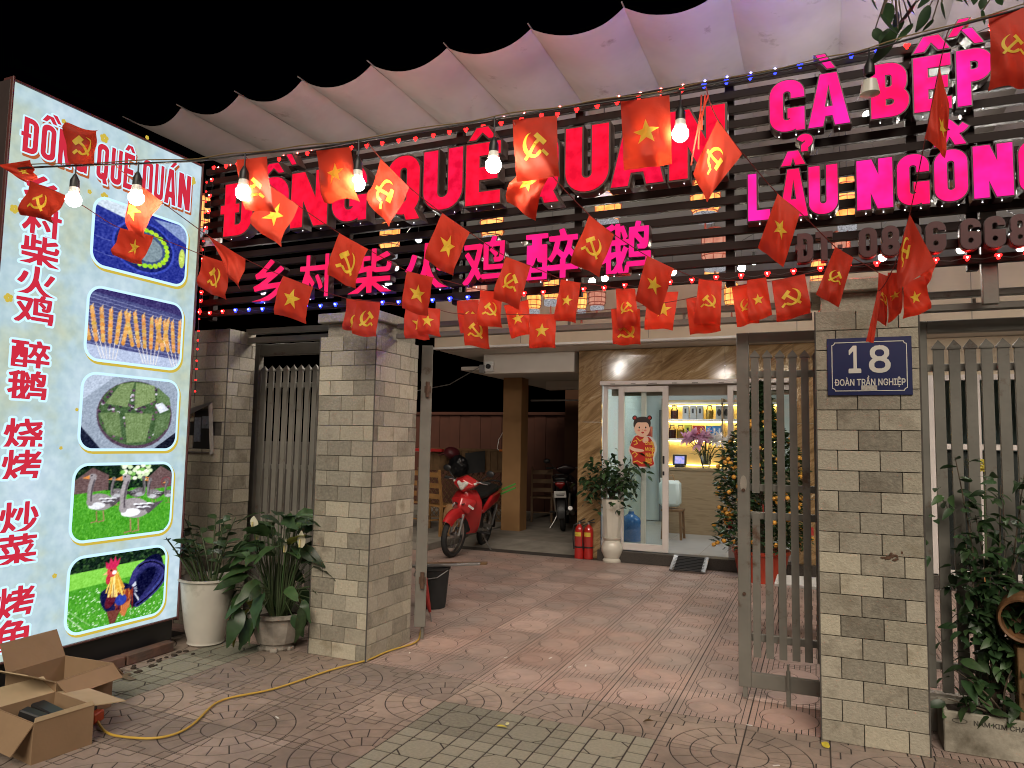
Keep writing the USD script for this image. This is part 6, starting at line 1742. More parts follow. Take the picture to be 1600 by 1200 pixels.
t = thing('wall_socket', 'white socket with orange plug and wire on the ochre column', 'socket', (-4.80, 10.93, 1.40))
obj(t, 'box', MB().box((0, -0.02, 0), (0.03, 0.07, 0.15), b=0.004), K['white'])
obj(t, 'plug', MB().cyl((-0.015, -0.03, -0.03), (-0.08, -0.03, -0.03), 0.018, n=10), mat('orange_plug', (0.6, 0.16, 0.03), 0.5))
obj(t, 'wire', MB().tube([(-0.08, -0.03, -0.03), (-0.12, -0.03, 0.0), (-0.10, -0.02, 0.15), (0.0, -0.02, 0.32), (0.02, -0.02, 0.7), (0.0, -0.02, 1.1)], 0.006, 5), K['white'])
t = thing('security_camera', 'white security camera on the end of the porch beam', 'camera', (at(765, 573, y=9.26)[0], 9.25, at(765, 573, y=9.26)[2]))
obj(t, 'mount', MB().box((0, 0, 0), (0.13, 0.05, 0.14), b=0.006), K['white'])
obj(t, 'lens', MB().cyl((0, -0.02, 0), (0, -0.05, 0), 0.036, n=16), K['black'])
obj(t, 'junction_box', MB().box((-0.12, 0.02, -0.03), (0.08, 0.06, 0.12), b=0.006), K['metal'])
obj(t, 'cable', MB().tube([(-0.15, 0, 0.0), (-0.8, 0.3, -0.22), (-1.6, 0.4, -0.33), (-2.6, 0.4, -0.36)], 0.008, 5), K['metal'])
p = at(324, 379, y=4.1)
t = thing('security_camera', 'white security camera on the slat frame beside the billboard edge', 'camera', p)
obj(t, 'housing', MB().tube([(0, 0.06, 0.02), (0.012, -0.02, 0.0), (0.02, -0.07, -0.02)], [0.03, 0.034, 0.034], 14), K['white'], smooth=30)
obj(t, 'lens', MB().ball((0.021, -0.075, -0.022), 0.024, 2), K['black'], smooth=True)
obj(t, 'bracket', MB().bar((0, 0.05, 0.03), (0, 0.12, 0.06), 0.02).box((0, 0.115, 0.05), (0.05, 0.02, 0.07)), K['white'])

# ---------------------------------------------------------------- motor scooters
m_paint = mat('red_scooter_paint', (0.50, 0.022, 0.025), 0.22, na=0.03, coat=0.8)
m_dkpaint = mat('dark_scooter_paint', (0.03, 0.012, 0.016), 0.25, coat=0.6)
m_lens = mat('headlight_lens', (0.62, 0.60, 0.55), 0.12, ns=60, na=0.3)
m_seat = mat('black_seat', (0.018, 0.018, 0.018), 0.5)


def scooter(name, label, loc, heading, paint, steer=0.0, lean=0.05):
    """Forward is +x, the wheels stand at x = 0 and x = 1.22."""
    t = thing(name, label, 'motorbike', loc, heading)
    Ln = rotx(lean)

    def put(nm, m, mm, smooth=35, parent=None, lab=None):
        q = m.mesh() if isinstance(m, MB) else m
        if hasattr(q, 'to_mesh'):
            w = q.to_mesh(); q = trimesh.Trimesh(w.vert_properties[:, :3], w.tri_verts, process=False)
        q = q.copy(); q.vertices = q.vertices @ Ln.T
        return obj(parent or t, nm, q, mm, smooth=smooth, label=lab)
    piv = np.array([1.10, 0, 0.70]); rs = rotz(steer)

    def st_(m):
        q = m.mesh() if isinstance(m, MB) else m
        if hasattr(q, 'to_mesh'):
            w = q.to_mesh(); q = trimesh.Trimesh(w.vert_properties[:, :3], w.tri_verts, process=False)
        q = q.copy(); q.vertices = (q.vertices - piv) @ rs.T + piv
        return q

    def wheel(x, front_):
        a = np.linspace(0, 2 * math.pi, 31)[:-1]
        prof = [(0.226, -0.030), (0.262, -0.036), (0.282, -0.020), (0.288, 0.0), (0.282, 0.020), (0.262, 0.036), (0.226, 0.030), (0.226, -0.030)]
        ty = MB().lathe(prof, n=36).mesh(); ty.vertices = ty.vertices @ rotx(math.pi / 2).T + [x, 0, 0.288]
        rim = MB().lathe([(0.226, -0.024), (0.212, -0.016), (0.212, 0.016), (0.226, 0.024)], n=32).lathe([(0.001, -0.04), (0.04, -0.04), (0.045, 0), (0.04, 0.04), (0.001, 0.04)], n=16).mesh()
        rim.vertices = rim.vertices @ rotx(math.pi / 2).T + [x, 0, 0.288]
        sp = MB()
        for k in range(18):
            b = k * 2 * math.pi / 18
            s = 1 if k % 2 else -1
            sp.tube([(x + 0.04 * math.cos(b + 0.5 * s), 0.028 * s, 0.288 + 0.04 * math.sin(b + 0.5 * s)), (x + 0.214 * math.cos(b), 0.0, 0.288 + 0.214 * math.sin(b))], 0.0022, 4)
        f = st_ if front_ else (lambda m: m.mesh() if isinstance(m, MB) else m)
        wl = put('wheel', f(ty), K['black_rough'])
        put('rim', f(rim), K['chrome'], parent=wl); put('spokes', f(sp), K['chrome'], parent=wl)
    wheel(1.22, True); wheel(0.0, False)
    fk = MB()
    for s in (-0.062, 0.062):
        fk.cyl((1.21, s, 0.29), (1.135, s, 0.56), 0.017, n=10)
    put('fork', st_(fk), K['metal'])
    # front mudguard hugging the tyre
    G = []
    for b in np.linspace(0.6, 2.15, 10):
        w = 0.062 - 0.012 * abs(b - 1.2)
        r0 = 0.315 + 0.02 * math.sin(b)
        G.append([(1.22 + r * math.cos(b), y, 0.288 + r * math.sin(b)) for r, y in ((r0 - 0.10, -w - 0.006), (r0 - 0.03, -w), (r0 + 0.012, -w * 0.6), (r0 + 0.022, 0), (r0 + 0.012, w * 0.6), (r0 - 0.03, w), (r0 - 0.10, w + 0.006))])
    put('mudguard', st_(MB().grid(G)), paint, smooth=True)
    # leg shield: curved front apron
    A = []
    for z, xo, w in ((0.26, 0.84, 0.10), (0.36, 0.90, 0.15), (0.50, 0.985, 0.19), (0.62, 1.045, 0.215), (0.72, 1.085, 0.205), (0.80, 1.09, 0.16), (0.86, 1.075, 0.10)):
        A.append([(xo - 0.16 * (abs(u) ** 1.7), u * w, z + 0.02 * abs(u)) for u in np.linspace(-1, 1, 11)])
    A = np.array(A)
    B = A - np.array([0.025, 0, 0])
    m = MB().grid(A).grid(B[:, ::-1])
    for e in (0, -1):
        m.grid(np.stack([A[e], B[e]])); m.grid(np.stack([A[:, e], B[:, e]]))
    put('leg_shield', m, paint, smooth=40)
    nose = hull([(1.10, 0.0, 0.74, 0.06), (1.14, 0.0, 0.66, 0.055), (1.02, 0.14, 0.72, 0.04), (1.02, -0.14, 0.72, 0.04), (1.06, 0.07, 0.60, 0.04), (1.06, -0.07, 0.60, 0.04)])
    put('front_nose', nose, paint, smooth=50)
    vt = MB()
    for s in (-0.05, 0.05):
        vt.box((1.185, s, 0.70), (0.03, 0.035, 0.012), R=rotx(s * 8))
    put('nose_vent', vt, K['black'])
    put('side_stripe', MB().box((1.085, 0.125, 0.66), (0.10, 0.006, 0.028), R=rotz(-0.62) @ roty(-0.5)).box((1.085, -0.125, 0.66), (0.10, 0.006, 0.028), R=rotz(0.62) @ roty(-0.5)), K['white'])
    # headlight cowl on the bars
    cowl = hull([(1.12, 0.0, 0.985, 0.055), (1.10, 0.12, 0.95, 0.035), (1.10, -0.12, 0.95, 0.035), (1.04, 0.0, 1.02, 0.05), (1.02, 0.15, 0.98, 0.03), (1.02, -0.15, 0.98, 0.03), (1.12, 0.0, 0.90, 0.05)])
    put('headlight_cowl', st_(cowl), paint, smooth=50)
    hl = hull([(1.145, 0.055, 0.965, 0.03), (1.145, -0.055, 0.965, 0.03), (1.15, 0.0, 0.905, 0.035)])
    put('headlight', st_(hl), m_lens, smooth=50)
    for s in (-1, 1):
        put('indicator', st_(hull([(1.11, 0.115 * s, 0.945, 0.022), (1.085, 0.165 * s, 0.975, 0.016)])), m_lens, smooth=50)
    bars = MB().tube([(1.02, -0.33, 1.0), (1.05, -0.16, 0.99), (1.06, 0, 0.97), (1.05, 0.16, 0.99), (1.02, 0.33, 1.0)], 0.014, 8)
    hb = put('handlebar', st_(bars), K['chrome'])
    for s in (-1, 1):
        put('grip', st_(MB().cyl((1.035, 0.22 * s, 0.997), (1.015, 0.345 * s, 1.0), 0.019, n=10)), K['black_rough'], parent=hb)
        put('brake_lever', st_(MB().tube([(1.05, 0.2 * s, 0.99), (1.09, 0.24 * s, 0.99), (1.08, 0.34 * s, 0.985)], 0.006, 6)), K['chrome'], parent=hb)
        mr_ = put('mirror', st_(MB().tube([(1.04, 0.2 * s, 1.0), (1.06, 0.25 * s, 1.06), (1.04, 0.30 * s, 1.10)], 0.006, 6)), K['black'])
        mm = MB().ball((1.03, 0.33 * s, 1.125), 0.055, 2, s=(0.35, 1.1, 0.8))
        put('mirror_head', st_(mm), K['black'], parent=mr_)
    # spine, body and seat
    put('underbody', hull([(0.86, 0, 0.34, 0.06), (0.45, 0.05, 0.36, 0.07), (0.45, -0.05, 0.36, 0.07), (0.95, 0.0, 0.55, 0.05), (0.50, 0, 0.60, 0.09)]), K['black'], smooth=50)
    for s in (-1, 1):
        put('side_panel', hull([(0.55, 0.12 * s, 0.56, 0.03), (0.22, 0.145 * s, 0.66, 0.03), (-0.22, 0.10 * s, 0.80, 0.03), (0.30, 0.14 * s, 0.74, 0.03), (-0.05, 0.12 * s, 0.68, 0.025)]), paint, smooth=50)
    put('tail_body', hull([(0.3, 0.09, 0.68, 0.05), (0.3, -0.09, 0.68, 0.05), (-0.25, 0.05, 0.80, 0.04), (-0.25, -0.05, 0.80, 0.04), (0.0, 0, 0.6, 0.06)]), K['black'], smooth=50)
    put('seat', hull([(0.58, 0, 0.74, 0.055), (0.36, 0.09, 0.785, 0.045), (0.36, -0.09, 0.785, 0.045), (0.08, 0.10, 0.84, 0.045), (0.08, -0.10, 0.84, 0.045), (-0.16, 0.06, 0.855, 0.04), (-0.16, -0.06, 0.855, 0.04)]), m_seat, smooth=50)
    put('grab_rail', MB().tube([(0.02, 0.13, 0.83), (-0.18, 0.13, 0.90), (-0.30, 0.06, 0.93), (-0.30, -0.06, 0.93), (-0.18, -0.13, 0.90), (0.02, -0.13, 0.83)], 0.013, 8), K['black'])
    put('tail_light', hull([(-0.30, 0.05, 0.78, 0.03), (-0.30, -0.05, 0.78, 0.03), (-0.26, 0, 0.73, 0.03)]), mat('tail_lens_' + name + str(len(used)), (0.25, 0.01, 0.01), 0.2), smooth=50)
    put('rear_mudguard', MB().grid([[(0.0 + r * math.cos(b), y, 0.288 + r * math.sin(b)) for r, y in ((0.27, -0.07), (0.325, -0.06), (0.335, 0), (0.325, 0.06), (0.27, 0.07))] for b in np.linspace(1.2, 3.3, 10)]), K['black'])
    en = MB().cyl((0.50, -0.10, 0.36), (0.50, 0.10, 0.36), 0.10, n=18).box((0.64, 0, 0.40), (0.16, 0.11, 0.12), b=0.02)
    for k in range(5):
        en.box((0.60 + 0.03 * k, 0, 0.41), (0.010, 0.15, 0.15))
    put('engine', en, K['metal'])
    put('exhaust', MB().tube([(0.66, -0.08, 0.34), (0.5, -0.13, 0.24), (0.2, -0.15, 0.27), (-0.2, -0.15, 0.36), (-0.34, -0.15, 0.40)], [0.016, 0.018, 0.04, 0.046, 0.036], 10), K['metal'])
    for s in (-1, 1):
        put('swingarm', MB().bar((0.42, 0.085 * s, 0.36), (0.0, 0.085 * s, 0.288), 0.03, 0.05), K['metal'])
        put('shock', MB().tube([(0.04, 0.11 * s, 0.32), (-0.04, 0.13 * s, 0.62)], 0.024, 10), K['chrome'])
        put('footrest', MB().cyl((0.52, 0.10 * s, 0.27), (0.52, 0.26 * s, 0.27), 0.017, n=8), K['black_rough'])
    put('kickstand', MB().tube([(0.42, 0.10, 0.26), (0.38, 0.19, 0.10), (0.36, 0.25, 0.012)], 0.012, 6), K['metal'])
    return t, put


fwx = np.array([0.12, -1.0]); hd = math.atan2(fwx[1], fwx[0])
front_c = np.array([-4.39, 8.40])
rear = front_c - fwx / np.linalg.norm(fwx) * 1.20
S1, put1 = scooter('motor_scooter', 'shiny red motor scooter leaning on its stand before the ochre column', (rear[0], rear[1], 0), hd, m_paint, steer=-0.16, lean=-0.10)
q0 = at(880, 830, z=0.08)
S2, put2 = scooter('motor_scooter', 'dark motorbike with white plate parked in the dark porch', (q0[0], q0[1], 0.08), math.radians(105), m_dkpaint, steer=0.1, lean=-0.05)
put2('number_plate', MB().box((-0.36, 0, 0.62), (0.008, 0.19, 0.11), R=roty(-0.3), b=0.002), mat('plate_white', (0.70, 0.70, 0.68), 0.4))
put2('plate_mark', MB().box((-0.365, 0.0, 0.625), (0.004, 0.14, 0.010), R=roty(-0.3)).box((-0.365, 0.0, 0.60), (0.004, 0.12, 0.010), R=roty(-0.3)), K['black'])


# chairs
def chair(loc, rz, label, m):
    t = thing('wooden_chair', label, 'chair', loc, rz, group='wooden chairs in the porch')
    obj(t, 'seat', MB().box((0, 0, 0.44), (0.40, 0.40, 0.03), b=0.004), m)
    for sx in (-0.18, 0.18):
        obj(t, 'leg', MB().bar((sx, -0.18, 0), (sx, -0.18, 0.43), 0.036), m)
        obj(t, 'leg', MB().bar((sx, 0.19, 0), (sx, 0.18, 0.44), 0.036).bar((sx, 0.18, 0.44), (sx, 0.24, 0.98), 0.036, 0.03), m)
        obj(t, 'rung', MB().bar((sx, -0.17, 0.2), (sx, 0.18, 0.2), 0.022), m)
    for z in (0.58, 0.74, 0.90):
        obj(t, 'back_slat', MB().box((0, 0.18 + 0.06 * (z - 0.44) / 0.54, z), (0.34, 0.016, 0.075), b=0.003), m)
    obj(t, 'rung', MB().bar((-0.17, -0.18, 0.14), (0.17, -0.18, 0.14), 0.022), m)
    return t


a = at(690, 835, z=0.1)
chair((a[0], a[1], 0.1), math.radians(160), 'honey coloured ladder-back chair left of the red scooter', K['wood'])
a = at(655, 828, z=0.1)
chair((a[0] - 0.15, a[1] + 0.1, 0.1), math.radians(185), 'honey coloured ladder-back chair half hidden behind the edge-on gate leaf', K['wood'])
a = at(843, 815, z=0.08)
chair((a[0], a[1] + 0.1, 0.08), math.radians(200), 'old dark chair in the shadow of the porch beside the motorbike', K['wood_dark'])
# a red bench top and bags on the lattice fence
t = thing('red_board', 'bright red board lying on top of the lattice fence', 'board', at(665, 704, y=11.7))
obj(t, 'plank', MB().box((-0.1, 0, 0.01), (0.95, 0.14, 0.055), b=0.004), mat('red_gloss_board', (0.50, 0.03, 0.03), 0.4))
t = thing('helmet', 'dark red cap-like helmet with striped visor on the lattice fence', 'helmet', at(706, 708, y=11.6))
obj(t, 'dome', MB().ball((0, 0, 0), 0.15, 3, s=(1.0, 1.1, 0.75), R=roty(0.2)), mat('maroon_shell', (0.10, 0.015, 0.02), 0.4), smooth=True)
obj(t, 'visor', MB().box((-0.14, -0.05, -0.02), (0.16, 0.2, 0.012), R=roty(-0.3), b=0.004), mat('visor_stripe', (0.18, 0.05, 0.06), 0.4, na=0.5, ns=40))
bag = trimesh.creation.icosphere(subdivisions=4, radius=1.0)
bv = bag.vertices * (1 + 0.28 * (meshkit.fbm(bag.vertices * 3 + 9, 4)[:, None] - 0.5))
t = thing('plastic_bag', 'crumpled black plastic bag hanging over the lattice fence', 'bag', at(716, 728, y=11.55))
obj(t, 'film', MB().add(bv * [0.19, 0.13, 0.20], bag.faces), mat('bag_film', (0.012, 0.012, 0.014), 0.25, bump=0.4, bs=12), smooth=True)
t = thing('black_cloth', 'black cloth draped over the lattice fence top', 'cloth', at(743, 720, y=11.66))
P = [[(x, 0.02 * math.sin(9 * x + 4 * z) - 0.02, z + 0.03 * math.sin(5 * x)) for x in np.linspace(-0.19, 0.19, 9)] for z in np.linspace(-0.22, 0.16, 8)]
obj(t, 'sheet', MB().grid(P), K['black_rough'], smooth=True)
t = thing('paper_sack', 'crumpled brown paper sack standing behind the scooter front wheel', 'sack', at(702, 838, z=0.1))
bv2 = bag.vertices * (1 + 0.35 * (meshkit.fbm(bag.vertices * 2.5 + 3, 4)[:, None] - 0.5))
obj(t, 'paper', MB().add(bv2 * [0.11, 0.09, 0.24] + [0, 0, 0.24], bag.faces), mat('kraft_paper', (0.36, 0.20, 0.09), 0.7, bump=0.5, bs=16), smooth=True)
t = thing('green_stick', 'pair of green plastic sticks poking out behind the scooter seat', 'sticks', at(795, 765, y=9.9))
for dz in (0, 0.06):
    obj(t, 'stick', MB().bar((-0.15, 0, -0.08 + dz), (0.1, 0.02, 0.03 + dz), 0.022), mat(f'green_plastic_{int(dz * 100)}', (0.06, 0.36, 0.05), 0.4))
t = thing('grey_frame', 'white metal door frame standing by the dark wall behind the corner pillar', 'frame', at(664, 720, y=12.6))
obj(t, 'bar', MB().box((0, 0, -0.5), (0.04, 0.04, 1.4)).box((-0.35, 0, 0.2), (0.7, 0.04, 0.04)), K['metal'])

# ---------------------------------------------------------------- by the door
m_ext = mat('extinguisher_red', (0.42, 0.018, 0.015), 0.25, coat=0.5)
for px_, py_, lab in ((907, 871, 'red fire extinguisher at the marble corner, left of a pair'), (921.5, 872, 'red fire extinguisher beside the white pot, right of a pair')):
    a = at(px_, py_, z=0)
    e = thing('fire_extinguisher', lab, 'extinguisher', (a[0], a[1] + 0.06 - 0.12, 0), group='pair of fire extinguishers')
    r = 0.062
    obj(e, 'cylinder', MB().lathe([(0.001, 0), (r, 0.0), (r, 0.36), (r * 0.85, 0.40), (r * 0.4, 0.43), (r * 0.3, 0.445)], n=20), m_ext, smooth=40)
    obj(e, 'valve', MB().cyl((0, 0, 0.44), (0, 0, 0.475), 0.018, n=10), K['metal'])
    obj(e, 'lever', MB().bar((-0.01, 0, 0.475), (0.08, -0.01, 0.52), 0.016).bar((-0.01, 0, 0.468), (0.085, -0.01, 0.475), 0.014), K['black'])
    obj(e, 'hose', MB().tube([(-0.01, -0.01, 0.455), (-0.07, -0.03, 0.43), (-0.075, -0.035, 0.25), (-0.06, -0.04, 0.12)], 0.010, 6), K['black'])
    a0 = np.linspace(-2.5, -0.9, 9)
    obj(e, 'label', MB().grid([[((r + 0.0012) * math.cos(b), (r + 0.0012) * math.sin(b), z) for b in a0] for z in (0.16, 0.34)]), m_rdb)
    obj(e, 'yellow_label', MB().grid([[((r + 0.002) * math.cos(b), (r + 0.002) * math.sin(b), z) for b in a0] for z in (0.29, 0.345)]), mat('label_yellow_' + str(int(px_)), (0.6, 0.42, 0.05), 0.5))
    obj(e, 'belt', MB().lathe([(r + 0.002, 0.14), (r + 0.003, 0.15), (r + 0.002, 0.16)], n=20), K['black'])

a = at(957, 877, z=0)
pt = thing('potted_tree', 'small leafy tree in a tall white fluted pot on a vase base', 'potted plant', (a[0], a[1] + 0.12 - 0.15, 0))
obj(pt, 'vase_base', MB().lathe([(0.001, 0.0), (0.115, 0.0), (0.12, 0.02), (0.10, 0.05), (0.135, 0.13), (0.14, 0.18), (0.12, 0.24), (0.095, 0.27), (0.12, 0.30), (0.12, 0.315), (0.0, 0.315)], n=28), K['ceramic'], smooth=40)
obj(pt, 'pot', MB().lathe([(0.0, 0.316), (0.10, 0.316), (0.118, 0.50), (0.145, 0.80), (0.135, 0.80), (0.12, 0.74), (0.0, 0.74)], n=10), K['ceramic'])
obj(pt, 'soil', MB().lathe([(0.125, 0.755), (0.06, 0.77), (0.0, 0.772)], n=14), K['soil'])


Rl = random.Random(99)


def leaf_blade(c, d, L_, w, droop=0.35, n=5, fold=0.2, roll=0.9):
    return petal(c, d, L_, w, droop, n, fold, Rl.uniform(-roll, roll))


Rp = random.Random(11)
tips = []
for k in range(9):
    a_ = k * 0.7; h = 1.0 + 0.32 * Rp.random()
    e = np.array([0.20 * math.cos(a_) * (0.5 + Rp.random()), 0.20 * math.sin(a_) * (0.5 + Rp.random()), h])
    obj(pt, 'trunk' if k == 0 else 'branch', MB().tube([(0, 0, 0.76), (e[0] * 0.25, e[1] * 0.25, 0.92), e], [0.012, 0.009, 0.004], 6), K['bark'])
    tips.append(e)
for k in range(420):
    e = tips[k % 9]
    c = e + np.array([Rp.gauss(0, 0.10), Rp.gauss(0, 0.10), Rp.gauss(-0.05, 0.12)])
    a_ = Rp.random() * 6.28
    m = MB().grid(leaf_blade(c, (math.cos(a_), math.sin(a_), Rp.uniform(-0.5, 0.3)), Rp.uniform(0.075, 0.11), Rp.uniform(0.045, 0.06), 0.5, 4))
    obj(pt, 'leaf', m, K['leaf_dark'] if Rp.random() < 0.75 else K['leaf_mid'], smooth=True)

a0, a1 = at(1046, 893, z=0), at(1102, 897, z=0)
t = thing('grate_ramp', 'black barred metal ramp leaning on the door step', 'ramp')
xl, xr, yf, yb = a0[0], a1[0], 8.76, 9.10
for x in (xl + 0.02, xr - 0.02):
    obj(t, 'side_rail', MB().bar((x, yf, 0.02), (x, yb, 0.145), 0.05, 0.016), K['metal'])
for k in range(10):
    u = (k + 0.5) / 10
    obj(t, 'bar', MB().box(((xl + xr) / 2, yf + (yb - yf) * u, 0.022 + 0.125 * u), (xr - xl - 0.05, 0.018, 0.014)), K['black'])

# kumquat tree
a = at(1190, 905, z=0)
kt = thing('kumquat_tree', 'tall kumquat tree full of small orange fruit in a red tub behind the gate leaf', 'fruit tree', (a[0], 8.72, 0))
obj(kt, 'tub', MB().lathe([(0.0, 0.0), (0.24, 0.0), (0.30, 0.30), (0.32, 0.31), (0.32, 0.345), (0.29, 0.345), (0.26, 0.28), (0.0, 0.28)], n=28), mat('red_tub', (0.42, 0.045, 0.02), 0.35), smooth=35)
obj(kt, 'soil', MB().lathe([(0.275, 0.30), (0.0, 0.315)], n=18), K['soil'])
obj(kt, 'trunk', MB().tube([(0, 0, 0.28), (0.02, 0, 0.8), (-0.01, 0.01, 1.4), (0, 0, 2.15)], [0.035, 0.028, 0.018, 0.006], 8), K['bark'])
kd = random.Random(5)


def cone_pt(edge=0.0):
    while True:
        z = kd.uniform(0.38, 2.25)
        r = 0.60 * (1 - ((z - 0.55) / 1.75) ** 1.3 if z > 0.55 else 0.85 + (z - 0.38) * 0.8)
        r *= 1.0 + 0.22 * math.sin(5 * z + 1)
        q = kd.random() ** 0.5
        if q < edge:
            continue
        b = kd.random() * 6.28
        return np.array([r * q * math.cos(b), r * q * math.sin(b), z]), b, q


for k in range(40):
    p, b, q = cone_pt(0.5)
    obj(kt, 'branch', MB().tube([(0, 0, max(0.35, p[2] - 0.35)), p * [0.55, 0.55, 1] - [0, 0, 0.08], p], [0.009, 0.006, 0.003], 5), K['bark'])
fm = [MB(), MB()]
for k in range(5200):
    p, b, q = cone_pt(0.25)
    b += kd.gauss(0, 0.8)
    fm[k % 3 == 0].grid(leaf_blade(p, (math.cos(b), math.sin(b), kd.uniform(-0.4, 0.9)), kd.uniform(0.06, 0.095), kd.uniform(0.028, 0.040), 0.3, 4))
obj(kt, 'foliage', fm[0], K['leaf_dark'], kind='stuff')
obj(kt, 'foliage', fm[1], K['leaf_mid'], kind='stuff')
m_kum = mat('kumquat_skin', (0.62, 0.29, 0.04), 0.4, ns=30, na=0.12, rnd=0.15)
for k in range(230):
    p, b, q = cone_pt(0.72)
    if p[2] > 1.95:
        continue
    obj(kt, 'kumquat', MB().ball((0, 0, 0), 0.026, 2, s=(1, 1, 0.95)), m_kum, smooth=True, loc=p * [1.06, 1.06, 1])
for k in range(9):
    p, b, q = cone_pt(0.8)
    obj(kt, 'red_charm', MB().box((0, 0, 0), (0.05, 0.008, 0.09), R=rotz(b)), [m_rdb, m_gold, K['lan_pink']][k % 3], loc=p * [1.08, 1.08, 1])
for k in range(8):
    p, b, q = cone_pt(0.8)
    m = MB()
    for j in range(5):
        c = j * 1.257
        m.grid(petal((0, 0, 0), (math.cos(c), -0.5, math.sin(c)), 0.045, 0.035, 0.2, 4))
    obj(kt, 'silk_flower', m, mat('silk_yellow', (0.75, 0.42, 0.06), 0.6) if k == 0 else stage_mat('silk_yellow') if False else UsdShade.Material.Get(stage, '/World/Looks/silk_yellow'), loc=p * [1.1, 1.1, 1])

# white-topped table seen behind the gate leaf
a = at(1213, 908, y=6.1)
t = thing('folding_table', 'low white topped table with black legs behind the half open gate leaf', 'table', (a[0], 6.1, 0))
obj(t, 'table_top', MB().box((0.38, 0.12, a[2] - 0.012), (0.78, 0.42, 0.028), b=0.004), K['white'])
for x in (0.03, 0.72):
    for y in (-0.05, 0.30):
        obj(t, 'leg', MB().bar((x, y, 0), (x, y, a[2] - 0.03), 0.03), K['black'])
    obj(t, 'stretcher', MB().bar((x, -0.05, 0.12), (x, 0.30, 0.12), 0.022), K['black'])
# bucket with boards
a = at(664, 952, z=0)
t = thing('waste_bucket', 'black rubbish bucket beside the edge-on gate leaf', 'bucket', (a[0], a[1] + 0.15 - 0.03, 0))
obj(t, 'body', MB().lathe([(0.0, 0.0), (0.125, 0.0), (0.155, 0.34), (0.165, 0.345), (0.165, 0.365), (0.15, 0.36), (0.12, 0.03), (0.0, 0.03)], n=24), K['black_rough'], smooth=35)
obj(t, 'bail', MB().tube([(0.16, 0, 0.34), (0.12, -0.13, 0.29), (0.0, -0.175, 0.27), (-0.12, -0.13, 0.29), (-0.16, 0, 0.34)], 0.005, 5), K['metal'])
t = thing('wood_offcuts', 'two narrow boards lying across the rubbish bucket', 'boards', (a[0], a[1] + 0.12, 0.372))
obj(t, 'board', MB().box((0.12, -0.01, 0.012), (0.66, 0.07, 0.02), R=rotz(0.35) @ roty(-0.06), b=0.003), K['metal'])
obj(t, 'board', MB().box((0.18, 0.09, 0.014), (0.60, 0.06, 0.022), R=rotz(0.30) @ roty(-0.05), b=0.003), K['wood_dark'])
t = thing('red_umbrella', 'folded red umbrella leaning behind the edge-on gate leaf', 'umbrella', (-3.05, 5.25, 0))
obj(t, 'folded_cloth', MB().tube([(0.05, 0.1, 0.08), (0.0, 0.05, 0.35), (-0.03, 0.02, 0.62)], [0.012, 0.04, 0.012], 10), m_rdb)
obj(t, 'shaft', MB().tube([(0.06, 0.11, 0.0), (-0.045, 0.0, 0.78)], 0.006, 6), K['metal'])

# ---------------------------------------------------------------- number plate
PY = 4.150
c4 = [at(*q, y=PY) for q in ((1292, 527), (1425, 527), (1426, 617), (1293, 618))]
x0, x1 = (c4[0][0] + c4[3][0]) / 2, (c4[1][0] + c4[2][0]) / 2
z1, z0 = (c4[0][2] + c4[1][2]) / 2, (c4[2][2] + c4[3][2]) / 2
t = thing('house_number_plate', 'dark blue plate reading 18 ĐOÀN TRẦN NGHIỆP on the stone pillar', 'sign')
obj(t, 'plate', MB().box(((x0 + x1) / 2, PY + 0.008, (z0 + z1) / 2), (x1 - x0, 0.010, z1 - z0), b=0.002), mat('plate_blue', (0.012, 0.018, 0.085), 0.35, na=0.1))
w_, h_ = x1 - x0, z1 - z0
mw = mat('plate_paint', (0.62, 0.60, 0.55), 0.45, na=0.06)
ring = rr(x0 + 0.022, z0 + 0.022, x1 - 0.022, z1 - 0.022, 0.002).difference(rr(x0 + 0.026, z0 + 0.026, x1 - 0.026, z1 - 0.026, 0.002))
cut = union_all([Point(xx, zz).buffer(0.018) for xx in (x0 + 0.022, x1 - 0.022) for zz in (z0 + 0.022, z1 - 0.022)])
arcs_ = union_all([Point(xx, zz).buffer(0.018).difference(Point(xx, zz).buffer(0.014)).intersection(sbox(x0 + 0.022, z0 + 0.022, x1 - 0.022, z1 - 0.022)) for xx in (x0 + 0.022, x1 - 0.022) for zz in (z0 + 0.022, z1 - 0.022)])
obj(t, 'border_line', MB().ext(union_all([ring.difference(cut), arcs_]), 0.0012, front(PY + 0.0026)), mw)


def wall_text(parent, txt, x, z, width, height, y, m, name='text', bold=True):
    q = meshkit.text_mesh(txt, 0.1, depth=0.0012, bold=bold)
    v = np.array(q.vertices)
    v[:, 0] -= v[:, 0].min(); v[:, 0] *= width / v[:, 0].max()
    v[:, 1] *= height / 0.1
    return obj(parent, name, MB().add(np.c_[v[:, 0] + x, y - v[:, 2], v[:, 1] + z], q.faces), m)


def hx(px_, py_):
    p = at(px_, py_, y=PY)
    return p[0], p[2]


a, b = hx(1326, 582), hx(1341, 541)
wall_text(t, '1', a[0], a[1], b[0] - a[0] + 0.012, b[1] - a[1], PY + 0.0026, mw, 'figure')
a, b = hx(1358, 581), hx(1391, 540)
wall_text(t, '8', a[0], a[1], b[0] - a[0], b[1] - a[1], PY + 0.0026, mw, 'figure')
a, b = hx(1304, 602), hx(1415, 591)
wall_text(t, 'ĐOÀN TRẦN NGHIỆP', a[0], a[1] - 0.002, b[0] - a[0], 0.033, PY + 0.0026, mw, 'lettering')
a = hx(1358, 606)
obj(t, 'sticker', MB().box((a[0], PY + 0.0012, a[1]), (0.075, 0.003, 0.026), b=0.0005), mat('worn_sticker', (0.42, 0.40, 0.36), 0.6, na=0.5, ns=60))

# ---------------------------------------------------------------- foreground left: boxes, cord, pots
from trimesh.transformations import rotation_matrix


